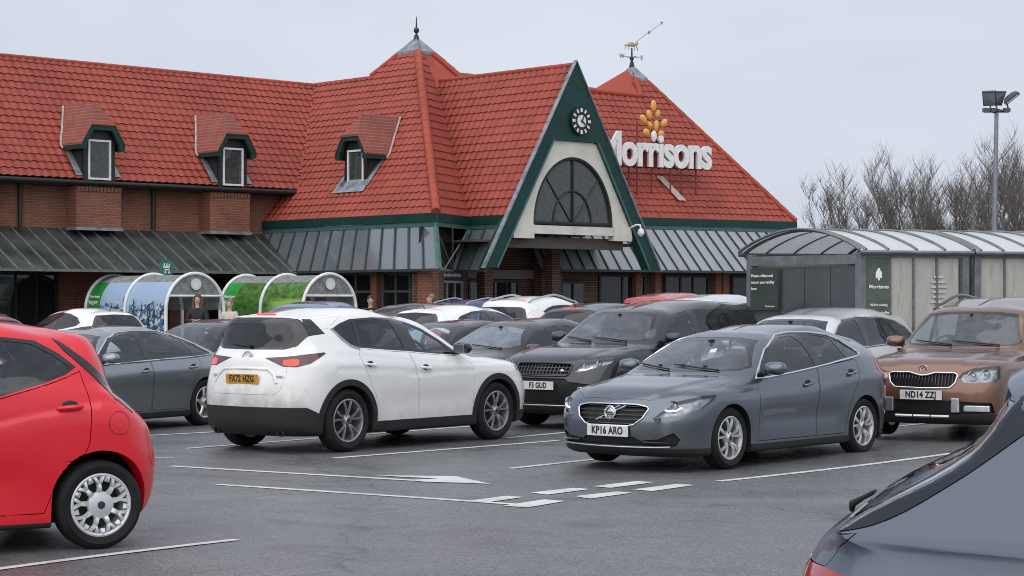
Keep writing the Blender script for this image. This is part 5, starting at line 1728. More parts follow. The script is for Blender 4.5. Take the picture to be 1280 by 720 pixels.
ridge(Apt(-17, -3.12, 8.70), Apt(3.15, -3.12, 8.70), .075); ridge(Bpt(10.33, -4.0, 8.72), Bpt(7.4, -4.0, 8.72), .075)
hipend = lambda a, t, f: Vector(a).lerp(Vector(t), 1 - f)
ridge(Bpt(0, 0, 4.20), hipend(Bpt(0, 0, 4.2), apex1, .085), .13, 'hip_tiles'); ridge(Bpt(7.57, -4.02, 8.78), hipend(Bpt(7.57, -4.02, 8.78), apex1, .3), .08, 'hip_tiles')
ridge(B0 + UU * 7.9 - WW * .2 + ZZ * 4.2, hipend(B0 + UU * 7.9 - WW * .2 + ZZ * 4.2, apex1, .085), .10, 'hip_tiles')
def valley(pts, w_=.11, name='valley_lead'):
    b = MB(); b.tube(pts, w_, 6, flat=.4); SP(b, name, mat('valley_mortar', (.33, .20, .17), .8, var=.4, vs=5), smooth=50)
valley([Apt(0.02, -.02, 5.16), Apt(3.15, -3.15, 8.76)], .055)
# entrance gable roof: two steep slopes behind the front
ac = .17
ridge_z = 8.556; tg = 1.652
tiles('gable_roof', G0 + UU * ac - UU * 2.66 - WW * 0 + ZZ * (ridge_z - 2.66 * tg), -WW, UU, tg, [[(-.02, 0), (7.2, 0), (7.2, 2.66), (-.02, 2.66)]])
b = MB(); b.add([Gpt(ac, 0, ridge_z), Gpt(ac, -8, ridge_z), Gpt(ac + 2.66, -8, 4.16), Gpt(ac + 2.66, 0, 4.16)], [(0, 1, 2, 3)]); SP(b, 'gable_roof', TILE_P, uv=True)
ridge(Gpt(ac, .05, ridge_z - .02), Gpt(ac, -7, ridge_z - .02), .08)
# right wing
tiles('roof', E0 + ZZ * 4.40, DD, -NN, 1.15, [[(2.65, 0), (6.28, 0), (3.0, 4.72), (2.65, 4.2)], [(-5, 0), (2.65, 0), (2.65, 3.74), (-5, 3.98)]])
apex2 = Ept(3.0, -4.72, 9.83)
b = MB(); b.add([apex2, Ept(2.65, -3.9, 8.88), Ept(.85, -5.2, 8.55), Ept(1.5, -7, 8.0)], [(0, 1, 2), (0, 2, 3)])
b.add([apex2, Ept(6.28, 0, 4.4), Ept(6.28, -9.4, 4.4), Ept(0, -9.4, 4.4), Ept(-5, -4.02, 8.9), Ept(-5, -9.4, 4.4), Ept(2.6, -3.8, 8.72), Ept(2.6, -9.4, 4.4)], [(0, 2, 1), (0, 3, 2), (4, 5, 7, 6)])
SP(b, 'rear_roof', TILE_P, uv=True)
ridge(Ept(6.28, 0, 4.46), hipend(Ept(6.28, 0, 4.46), apex2, .10), .085, 'hip_tiles'); ridge(Ept(-5, -4.0, 9.02), Ept(2.7, -3.74, 8.72), .11)
ridge(Ept(2.66, -3.72, 8.68), hipend(Ept(2.66, -3.72, 8.68), apex2, .42), .11, 'hip_tiles')
# lead caps and finials
def leadcap(ap, bases, f):
    b = MB(); ring = [ap + (q - ap) * f + ZZ * .13 for q in bases]; top = ap + ZZ * .10
    n = len(ring)
    b.add([top] + ring, [(0, 1 + i, 1 + (i + 1) % n) for i in range(n)])
    low = [r - ZZ * .10 for r in ring]
    b.add(ring + low, [(i, i + n, (i + 1) % n + n, (i + 1) % n) for i in range(n)])
    SP(b, 'lead_cap', LEAD)
leadcap(apex1, [B0 + ZZ * 4.14, B0 + fd * 4.6 + ZZ * 4.14, B0 + UU * 7.9 - WW * .2 + ZZ * 4.14, B0 - WW * 12 + UU * 8 + ZZ * 4.14, B0 - WW * 11 + ZZ * 4.2], .092)
leadcap(apex2, [Ept(2.2, 0, 4.4), Ept(6.28, 0, 4.4), Ept(6.28, -9.4, 4.4), Ept(-.3, -9.4, 4.4), Ept(-.4, -4.2, 4.6)], .10)
b = MB(); t_ = apex1 + ZZ * .10
b.lathe([(.10, -.1), (.06, .05), (.03, .07), (.03, .10), (.07, .13), (.09, .19), (.07, .25), (.03, .28), (.025, .34), (.010, .62)], c=t_, n=14)
SP(b, 'finial', DARK, smooth=50)
b = MB(); t_ = apex2 + ZZ * .10
b.lathe([(.10, -.1), (.06, .06), (.04, .12), (.08, .18), (.03, .26), (.025, .55)], c=t_, n=12)
vane = SP(b, 'weather_vane', DARK, smooth=50)
b = MB(); b.tube([t_ + DD * -.32 + ZZ * .24, t_ + DD * .32 + ZZ * .24], .012, 6)
for q, ch_ in ((-.42, 'W'), (.42, 'E')): put_text(b, ch_, .20, t_ + DD * q + ZZ * .24, DD, ZZ, NN, ext=.008, bold=.006)
b.tube([t_ + NN * -.28 + ZZ * .24, t_ + NN * .28 + ZZ * .24], .012, 6)
b.build('compass_arms', mat('grey_metal', (.30, .31, .32), .5, .5), vane, 50)
b = MB()
gd = mat('gilt', (.55, .47, .28), .4, .5, var=.3)
h_ = t_ + ZZ * .66
dv = (DD * .83 + ZZ * .55).normalized(); du = dv.cross(NN).normalized()
for (c_, r_, s_) in ((-.02, .14, (1.5, .25, .60)), (.19, .09, (1.0, .3, .8)), (-.22, .09, (1.2, .3, .6))): b.ball(h_ + DD * c_ + ZZ * (.02 + .2 * c_), r_, 12, 8, s_, (DD, NN, ZZ))
for c_ in (-.32, -.16, .12, .26): b.tube([h_ + DD * (c_ * .7), h_ + DD * c_ - ZZ * .19], [.026, .012], 6)
b.build('vane_figure', gd, vane, 50)
b = MB(); b.tube([h_ + dv * .2, h_ + dv * 1.55], [.014, .010], 6); b.ball(h_ + dv * .88, .075, 10, 6, (1, .3, .7), (dv, NN, du)); b.prism([h_ + dv * 1.5 + du * .06, h_ + dv * 1.62, h_ + dv * 1.5 - du * .06], NN * .01)
b.build('vane_arrow', mat('grey_metal', (.30, .31, .32), .5, .5), vane, 50)

# eaves: gutters and green fascias
b = MB(); b.tube([Apt(-17, .07, 5.02), Apt(-.1, .07, 5.02)], .065, 8)
b.prism([Apt(-17, .0, 5.08), Apt(-17, 0, 4.94), Apt(-17, -.7, 4.94), Apt(-17, -.6, 5.3)], UU * 17)
SP(b, 'gutter', DARK, smooth=50)
def fascia(p, q, outv, z, hd=.24, hl=.13):
    t = (q - p); b = MB()
    b.prism([p + ZZ * z, p + ZZ * (z - hd), p + outv * .07 + ZZ * (z - hd), p + outv * .07 + ZZ * z], t); SP(b, 'fascia', GRN)
    b = MB(); b.prism([p - outv * .03 + ZZ * (z - hd - .004), p - outv * .03 + ZZ * (z - hd - hl), p + outv * .035 + ZZ * (z - hd - hl), p + outv * .035 + ZZ * (z - hd - .004)], t); SP(b, 'fascia_trim', GRN2)
fascia(Bpt(8.4, -.03, 0), Bpt(0, -.03, 0), -UU, 4.17)
fo = fd.cross(ZZ).normalized()
fascia(B0 + fo * -.03, c1 + fo * -.03, fo, 4.17)
fascia(c1 - UU * -.02, Gpt(ac - 2.66, .0, 0) + UU * .02, -UU, 4.17)
fascia(Ept(-4, -.03, 0), Ept(6.3, -.03, 0), NN, 4.43)

# canopies
def canopy(name, p_top, q_top, p_bot, q_bot, m, bar_m, step, bar=.035, first=.2):
    """glazed lean-to between a top line and a bottom line (given as end points), with rafters"""
    b = MB(); nn = (q_top - p_top).cross(p_bot - p_top).normalized()
    if nn.z < 0: nn = -nn
    b.prism([p_top, q_top, q_bot, p_bot], -nn * .02)
    o = SP(b, name, m)
    b = MB(); L = (q_top - p_top).length; n = int(L / step)
    for k in range(n + 1):
        f = min(1, (k * step + first) / L)
        a, c = p_top.lerp(q_top, f), p_bot.lerp(q_bot, f)
        t = (c - a).normalized(); s = t.cross(nn)
        b.box((a + c) / 2 + nn * .02, ((c - a).length, bar, .05), (t, s, nn))
    b.box((p_bot + q_bot) / 2, ((q_bot - p_bot).length, .07, .07), ((q_bot - p_bot).normalized(), (q_bot - p_bot).normalized().cross(ZZ), ZZ))
    b.build('glazing_bars', bar_m, o)
    return o
canopy('canopy', Bpt(8.6, -.01, 3.80), Bpt(.0, -.01, 3.80), Bpt(8.6, .60, 2.61), Bpt(-.80, .60, 2.61), PANEL_B, BARD, .56, .045)
canopy('canopy', Apt(-17, -.58, 3.78), Apt(.9, -.58, 3.78), Apt(-17, 1.82, 2.58), Apt(.55, 1.82, 2.58), PANEL_A, BAR, .5, .04)
canopy('canopy', c1 - UU * .02 + ZZ * 3.78, Gpt(ac - 2.8, .02, 3.78), c1 - UU * .60 + WW * .0 + ZZ * 2.61, Gpt(ac - 3.5, .02, 2.61), PANEL_B, BARD, .56, .045)
canopy('canopy', Ept(-4.5, .02, 4.05), Ept(6.28, .02, 4.05), Ept(-4.5, .95, 2.72), Ept(7.0, .95, 2.72), PANEL_R, BARD, .42, .04)
# open green frame at the tower corner
b = MB()
k0, k1 = Bpt(-.02, .03, 3.78), Bpt(-.80, .60, 2.61); k2, k3 = c1 - UU * .02 + ZZ * 3.78, c1 - UU * .6 + ZZ * 2.61
b.tube([k0, k1], .075, 4); SP(b, 'corner_post', GRN2)
b = MB(); b.tube([k2, k3], .075, 4); SP(b, 'corner_post', GRN2)
b = MB(); b.tube([k0, k3], .025, 4); b.tube([k2, k1.lerp(k3, .3)], .025, 4); b.tube([k0.lerp(k2, .5), k3], .022, 4); b.tube([k0.lerp(k1, .6), k1.lerp(k3, .55)], .02, 4); b.tube([k1, k3], .05, 4)
SP(b, 'corner_bracing', BAR)
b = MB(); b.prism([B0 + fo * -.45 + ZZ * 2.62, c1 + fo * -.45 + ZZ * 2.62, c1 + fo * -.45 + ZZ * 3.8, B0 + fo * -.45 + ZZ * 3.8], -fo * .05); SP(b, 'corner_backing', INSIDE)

# walls
def wall(p, q, z0, z1, outv, m, th=.25, name='wall'):
    b = MB(); b.prism([p + ZZ * z0, q + ZZ * z0, q + ZZ * z1, p + ZZ * z1], -outv * th); return SP(b, name, m, uv=True)
wall(Apt(-17, -.6, 0), Apt(1.5, -.6, 0), BASE, 5.0, WW, BRK)
for a in (-14.6, -10.7, -6.85, -2.44):
    wd = 1.42
    b = MB(); b.prism([Apt(a - wd / 2, -.04, 3.80), Apt(a + wd / 2, -.04, 3.80), Apt(a + wd / 2, -.04, 4.93), Apt(a - wd / 2, -.04, 4.93)], -WW * .555); SP(b, 'brick_pier', BRK, uv=True)
    b = MB(); b.prism([Apt(a - wd / 2 - .03, .02, 3.72), Apt(a + wd / 2 + .03, .02, 3.72), Apt(a + wd / 2 + .03, .02, 3.797), Apt(a - wd / 2 - .03, .02, 3.797)], -WW * .60); SP(b, 'pier_sill', LEAD)
    b = MB()
    for k in range(12): b.box(Apt(a - wd / 2 + (k + .5) * wd / 12, -.03, 4.86), (.09, .06, .13), (UU, WW, ZZ))
    SP(b, 'brick_dentils', BRK, uv=True)
for a in (-4.75, -9.0):
    b = MB(); b.tube([Apt(a, -.53, 3.8), Apt(a, -.53, 4.95)], .06, 8); SP(b, 'downpipe', DARK, smooth=50)
def window(p, q, z0, z1, outv, mull=(.33, .66), trans=(), gm='shop_glass', fm=DARK, fw=.07, proud=.02, blind=None, name='window', reflection_patches=()):
    t = (q - p).normalized(); L = (q - p).length
    b = MB()
    def bar(a, c, z_, z2): b.prism([p + t * a + ZZ * z_, p + t * c + ZZ * z_, p + t * c + ZZ * z2, p + t * a + ZZ * z2], outv * .06)
    bar(0, fw, z0, z1); bar(L - fw, L, z0, z1); bar(fw, L - fw, z0, z0 + fw); bar(fw, L - fw, z1 - fw, z1)
    for f in mull: bar(f * L - fw * .4, f * L + fw * .4, z0 + fw, z1 - fw)
    for z_ in trans: b.prism([p + t * fw + ZZ * (z_ - .03), p + t * (L - fw) + ZZ * (z_ - .03), p + t * (L - fw) + ZZ * (z_ + .03), p + t * fw + ZZ * (z_ + .03)], outv * .045)
    for v in range(len(b.v)): b.v[v] = tuple(Vector(b.v[v]) + outv * proud)
    o = SP(b, name, fm)
    b = MB(); b.prism([p + t * fw + ZZ * (z0 + fw), p + t * (L - fw) + ZZ * (z0 + fw), p + t * (L - fw) + ZZ * (z1 - fw), p + t * fw + ZZ * (z1 - fw)], -outv * .01)
    for v in range(len(b.v)): b.v[v] = tuple(Vector(b.v[v]) + outv * (proud + .02))
    b.build('pane', M(gm), o)
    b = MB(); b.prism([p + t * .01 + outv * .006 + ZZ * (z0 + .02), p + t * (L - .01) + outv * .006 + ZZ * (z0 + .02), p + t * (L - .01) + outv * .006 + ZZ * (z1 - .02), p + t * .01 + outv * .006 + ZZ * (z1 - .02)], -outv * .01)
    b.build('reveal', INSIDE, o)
    for (pa, pb, pz0, pz1) in reflection_patches:
        b = MB(); b.prism([p + t * (pa * L) + outv * (proud + .024) + ZZ * pz0, p + t * (pb * L) + outv * (proud + .024) + ZZ * pz0, p + t * (pb * L) + outv * (proud + .024) + ZZ * pz1, p + t * (pa * L) + outv * (proud + .024) + ZZ * pz1], outv * .004); b.build('poster', mat('reflection_white', (.50, .52, .54), .6, var=.5, vs=5), o)  # pale patches laid on the pane stand in for reflected sky and cars
    if blind:
        b = MB()
        for k in range(len(mull) + 1):
            a = ([0] + list(mull))[k] * L + .09; c = (list(mull) + [1])[k] * L - .09
            b.prism([p + t * a + outv * (proud + .001) + ZZ * blind, p + t * c + outv * (proud + .001) + ZZ * blind, p + t * c + outv * (proud + .001) + ZZ * (z1 - .1), p + t * a + outv * (proud + .001) + ZZ * (z1 - .1)], outv * .008)
        b.build('blind', mat('blind_cloth', (.36, .40, .40), .8), o)
    return o
window(Apt(-9.75, -.6, 0), Apt(-7.85, -.6, 0), .5, 2.55, WW, blind=1.75)
window(Apt(-14, -.6, 0), Apt(-12, -.6, 0), .5, 2.55, WW, blind=1.75)
window(Apt(-6.2, -.6, 0), Apt(-4.2, -.6, 0), .5, 2.55, WW)
window(Apt(-3.0, -.6, 0), Apt(-1.0, -.6, 0), .3, 2.5, WW, (.5,))
# left-facing front under the glass canopy
wall(Bpt(9.0, -.35, 0), Bpt(.35, -.35, 0), BASE, 2.72, -UU, BRK_SHADED)
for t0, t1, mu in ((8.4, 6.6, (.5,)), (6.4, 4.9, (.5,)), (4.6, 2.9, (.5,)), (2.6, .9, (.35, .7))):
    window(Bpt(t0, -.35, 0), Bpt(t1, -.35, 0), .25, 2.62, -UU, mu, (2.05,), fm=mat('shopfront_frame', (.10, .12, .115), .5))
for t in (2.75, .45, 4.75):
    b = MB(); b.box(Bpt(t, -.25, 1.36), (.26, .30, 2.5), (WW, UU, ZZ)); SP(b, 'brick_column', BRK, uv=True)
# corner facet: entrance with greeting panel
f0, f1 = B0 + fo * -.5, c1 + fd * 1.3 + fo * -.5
wall(f0 + fd * .1, f1, BASE, 2.7, fo, BRK_SHADED)
b = MB(); b.box(B0 + fd * .15 + fo * -.3 + ZZ * 1.36, (.42, .42, 2.5), (fd, fo, ZZ)); SP(b, 'brick_column', BRK, uv=True)
dr = window(B0 + fd * .75 + fo * -.5, B0 + fd * 3.3 + fo * -.5, .14, 2.36, fo, (.25, .5, .75), (), fm=mat('grey_metal', (.30, .31, .32), .5, .5), name='entrance_door', reflection_patches=((.54, .62, 1.3, 1.8), (.66, .72, 1.3, 1.8)))
b = MB(); b.box(B0 + fd * 2.0 + fo * -.40 + ZZ * 2.52, (2.35, .05, .26), (fd, fo, ZZ)); gs = SP(b, 'greeting_sign', DARK)
b = MB(); put_text(b, 'Hello Lundry, welcome to Morrisons', .15, B0 + fd * 2.0 + fo * -.37 + ZZ * 2.52, fd, ZZ, fo, ext=.003, bold=.002, sx=.82); b.build('greeting_lettering', mat('sign_white', (.78, .78, .76), .5), gs)

# porch under the gable: back wall, brick columns, doors
wall(Gpt(-4.4, -3.2, 0), Gpt(6.5, -3.2, 0), BASE, 4.2, WW, BRK_SHADED)
b = MB(); b.prism([Gpt(-3.4, -.3, 3.42), Gpt(3.6, -.3, 3.42), Gpt(3.6, -3.19, 3.42), Gpt(-3.4, -3.19, 3.42)], ZZ * .06); SP(b, 'porch_ceiling', mat('porch_soffit', (.09, .075, .065), .8))
b = MB(); b.prism([Gpt(-2.2, -.25, 3.28), Gpt(2.5, -.25, 3.28), Gpt(2.5, -.25, 3.60), Gpt(-2.2, -.25, 3.60)], -WW * .2); SP(b, 'porch_beam', mat('porch_soffit', (.09, .075, .065), .8))
for a, o_ in ((-1.35, -2.1), (-1.75, -2.9), (1.40, -2.1), (1.75, -2.9), (2.35, -2.9)):
    b = MB(); b.box(Gpt(a, o_, 1.74), (.32, .32, 3.3), (UU, WW, ZZ)); SP(b, 'brick_column', BRK_SHADED, uv=True)
b = MB(); b.prism([Gpt(-1.4, -3.18, 2.45), Gpt(2.2, -3.18, 2.45), Gpt(2.2, -3.18, 2.72), Gpt(-1.4, -3.18, 2.72)], WW * .12); SP(b, 'door_lintel', mat('stone_band', (.20, .17, .15), .8))
window(Gpt(-1.05, -3.18, 0), Gpt(1.0, -3.18, 0), .14, 2.4, WW, (.25, .5, .75), name='entrance_door', reflection_patches=((.54, .72, 1.0, 1.9), (.78, .93, 1.15, 1.55)))
window(Gpt(2.55, -3.18, 0), Gpt(4.3, -3.18, 0), .3, 2.4, WW, (.45,), reflection_patches=((.08, .38, .9, 1.55), (.55, .8, .95, 1.4)))
# gable front
b = MB()
zi = 6.35
def outer(z): return (ridge_z - z) / tg
def board(sg):
    b = MB()
    zt, zb_ = zi, 2.70
    b.prism([Gpt(ac + sg * outer(zt), .10, zt), Gpt(ac + sg * outer(zb_), .10, zb_), Gpt(ac + sg * (outer(zb_) - .46), .10, zb_), Gpt(ac + sg * (outer(zt) - .46), .10, zt)], -WW * .30)
    return SP(b, 'verge_board', GRN)
board(1); board(-1)
b = MB(); b.prism([Gpt(ac, .10, ridge_z + .05), Gpt(ac + outer(zi), .10, zi), Gpt(ac - outer(zi), .10, zi)], -WW * .29); SP(b, 'gable_panel', GRN)
for sg in (-1, 1):
    b = MB()
    p0, p1 = Gpt(ac, .12, ridge_z + .10), Gpt(ac + sg * (outer(2.66) + .05), .12, 2.66)
    q = Gpt(ac + sg * .12, .12, ridge_z + .10)
    b.prism([Gpt(ac + sg * 0, .14, ridge_z + .09), Gpt(ac + sg * (outer(2.68) + .04), .14, 2.68), Gpt(ac + sg * (outer(2.68) + .10), .14, 2.68), Gpt(ac + sg * .0, .14, ridge_z + .13)], -WW * .13)
    SP(b, 'verge_lead', LEAD)
    b = MB(); b.prism([Gpt(ac + sg * (outer(zi) - .46), .125, zi), Gpt(ac + sg * (outer(2.7) - .46), .125, 2.7), Gpt(ac + sg * (outer(2.7) - .40), .125, 2.7), Gpt(ac + sg * (outer(zi) - .40), .125, zi)], -WW * .3); SP(b, 'verge_bead', GRN2)
# cream panel with arched window
awc, rx, rz, zb0 = .15, 1.62, 1.95, 3.95
b = MB()
def trap(a):
    """point where the ray from the window centre at angle a meets the cream panel's outline"""
    dx, dz = math.cos(a), math.sin(a)
    best = 1e9
    for (x0, z0, x1, z1) in ((-.9 + ac, 6.345, .9 + ac, 6.345), (.9 + ac, 6.345, ac + outer(zb0) - .44, zb0), (-.9 + ac, 6.345, ac - outer(zb0) + .44, zb0)):
        ex, ez = x1 - x0, z1 - z0; den = dx * ez - dz * ex
        if abs(den) < 1e-9: continue
        t = ((x0 - awc) * ez - (z0 - zb0) * ex) / den; s_ = ((x0 - awc) * dz - (z0 - zb0) * dx) / den
        if t > 0 and -1e-6 <= s_ <= 1 + 1e-6: best = min(best, t)
    return (awc + dx * best, zb0 + dz * best)
NA = 48
angs = [math.pi * k / NA for k in range(NA + 1)]
vs, fs = [], []
for k, a in enumerate(angs):
    r = 1 / math.sqrt((math.cos(a) / rx) ** 2 + (math.sin(a) / rz) ** 2)
    i_ = (awc + r * math.cos(a), zb0 + r * math.sin(a)); o_ = trap(a) if 0 < k < NA else (ac + (1 if k == 0 else -1) * (outer(zb0) - .44), zb0)
    for (x, z_) in (i_, o_):
        for d_ in (.02, -.12): vs.append(Gpt(x, d_, z_))
for k in range(NA):
    a, c = 4 * k, 4 * (k + 1)
    fs += [(a, a + 2, c + 2, c), (a + 1, c + 1, c + 3, a + 3), (a, c, c + 1, a + 1), (a + 2, a + 3, c + 3, c + 2)]
b.add(vs, fs); SP(b, 'cream_panel', CREAM)
b = MB()
b.prism([Gpt(-1.47, .05, 3.68), Gpt(.138, .05, 3.68), Gpt(.138, .05, 3.92), Gpt(-1.47, .05, 3.92)], -WW * .2); b.prism([Gpt(.15, .05, 3.68), Gpt(1.77, .05, 3.68), Gpt(1.77, .05, 3.92), Gpt(.15, .05, 3.92)], -WW * .2)
SP(b, 'cream_beam', CREAM)
for s0, s1, e in ((-1.478, -2.22, -2.28), (1.778, 2.5, 2.56)):
    b = MB(); b.prism([Gpt(s0, .07, 3.54), Gpt(e, .07, 3.54), Gpt(e, .07, 3.66), Gpt(s1, .07, 3.945), Gpt(s0, .07, 3.945)], -WW * .22); SP(b, 'cream_block', CREAM)
b = MB(); pts = [Gpt(awc + rx * .97 * math.cos(a), -.05, zb0 + rz * .97 * math.sin(a)) for a in angs]
b.add([Gpt(awc, -.05, zb0)] + pts, [(0, k + 2, k + 1) for k in range(NA)])
aw = SP(b, 'arched_window', M('upper_glass'))
if aw.data.polygons[0].normal.dot(WW) < 0: aw.data.flip_normals()
b = MB(); b.tube([Gpt(awc + rx * .98 * math.cos(a), -.02, zb0 + rz * .98 * math.sin(a)) for a in angs] , .055, 6)
b.tube([Gpt(awc - rx, -.02, zb0 + .05), Gpt(awc + rx, -.02, zb0 + .05)], .05, 4)
b.tube([Gpt(awc + .78 * math.cos(a), -.03, zb0 + .98 * math.sin(a)) for a in angs], .030, 5)
b.tube([Gpt(awc, -.02, zb0), Gpt(awc, -.02, zb0 + rz)], .035, 4)
for sx in (-1, 1): b.tube([Gpt(awc, -.03, zb0), Gpt(awc + sx * 1.12, -.03, zb0 + 1.40)], .022, 4)
b.build('window_bars', DARK, aw, 50)
b = MB()
for sx in (-1, 1): b.tube([Gpt(awc + sx * .10, -.75, zb0 - .1), Gpt(awc + sx * 1.25, -.75, zb0 + 1.55)], .10, 4)
b.tube([Gpt(awc - .18, -.9, zb0 - .1), Gpt(awc - .18, -.9, zb0 + 1.2)], .11, 4)
b.build('roof_timbers', BARD, aw)
b = MB(); b.prism([Gpt(-2, -1.6, 3.7), Gpt(2.3, -1.6, 3.7), Gpt(1.4, -1.6, 6.2), Gpt(-1.1, -1.6, 6.2)], -WW * .05); b.build('loft_backing', mat('loft_grey', (.12, .13, .13), .8, var=.4, vs=.8), aw)
# clock
ck = Vector(Gpt(.29, .135, 6.93))
b = MB()
def disc(b, c, r, th, n=40, ax=(UU, WW, ZZ)):
    ring = [c + ax[0] * r * math.cos(2 * math.pi * k / n) + ax[2] * r * math.sin(2 * math.pi * k / n) for k in range(n)]
    b.prism(ring, ax[1] * th)
disc(b, ck, .40, .06); clk = SP(b, 'clock', DARK)
b = MB(); disc(b, ck + WW * .062, .175, .012)
for k in range(12):
    a = 2 * math.pi * k / 12
    e = UU * math.sin(a) + ZZ * math.cos(a); s_ = UU * math.cos(a) - ZZ * math.sin(a)
    b.box(ck + WW * .066 + e * .315, (.06 if k % 3 else .08, .012, .11), (s_, WW, e))
b.build('clock_dial', WHITE, clk)
b = MB()
for a, l_, w_ in ((R(28), .27, .035), (R(125), .19, .045)):
    e = UU * math.sin(a) + ZZ * math.cos(a); s_ = UU * math.cos(a) - ZZ * math.sin(a)
    b.box(ck + WW * .086 + e * (l_ / 2 - .04), (w_, .012, l_), (s_, WW, e))
b.build('clock_hands', DARK, clk)

# right wing walls and glazing
wall(Ept(-6, -.25, 0), Ept(6.1, -.25, 0), BASE, 4.2, NN, BRK_SHADED)
for a0, a1, mu in ((-1.6, .2, (.5,)), (.95, 2.75, (.36, .64)), (3.7, 5.6, (.5,))):
    window(Ept(a0, -.25, 0), Ept(a1, -.25, 0), .2, 2.62, NN, mu, (1.55,), gm='shop_glass', reflection_patches=((.05, .30, .95, 1.48), (.40, .58, .95, 1.45), (.70, .95, .95, 1.5)))
for a in (.55, 3.0, 3.3, -.2, 5.9):
    b = MB(); b.box(Ept(a, -.12, 1.45), (.22, .26, 2.65), (DD, NN, ZZ)); SP(b, 'brick_column', BRK, uv=True)
b = MB(); b.prism([Ept(6.1, -.25, BASE), Ept(6.1, -9, BASE), Ept(6.1, -9, 4.3), Ept(6.1, -.25, 4.3)], -DD * .25); SP(b, 'wall', BRK_SHADED, uv=True)
# mended patch of roof under the sign, flashing streak
b = MB()
sl2 = math.sqrt(1 + 1.15 ** 2)
def Rpt(a, r, h=.09): return Ept(a, -r, 4.4 + 1.15 * r) + (ZZ + NN * 1.15).normalized() * h
b.add([Rpt(1.35, 1.20), Rpt(1.62, 1.20), Rpt(2.02, .50), Rpt(1.72, .50)], [(0, 1, 2, 3)]); SP(b, 'mortar_patch', mat('mortar', (.42, .36, .33), .9, var=.35, vs=9))

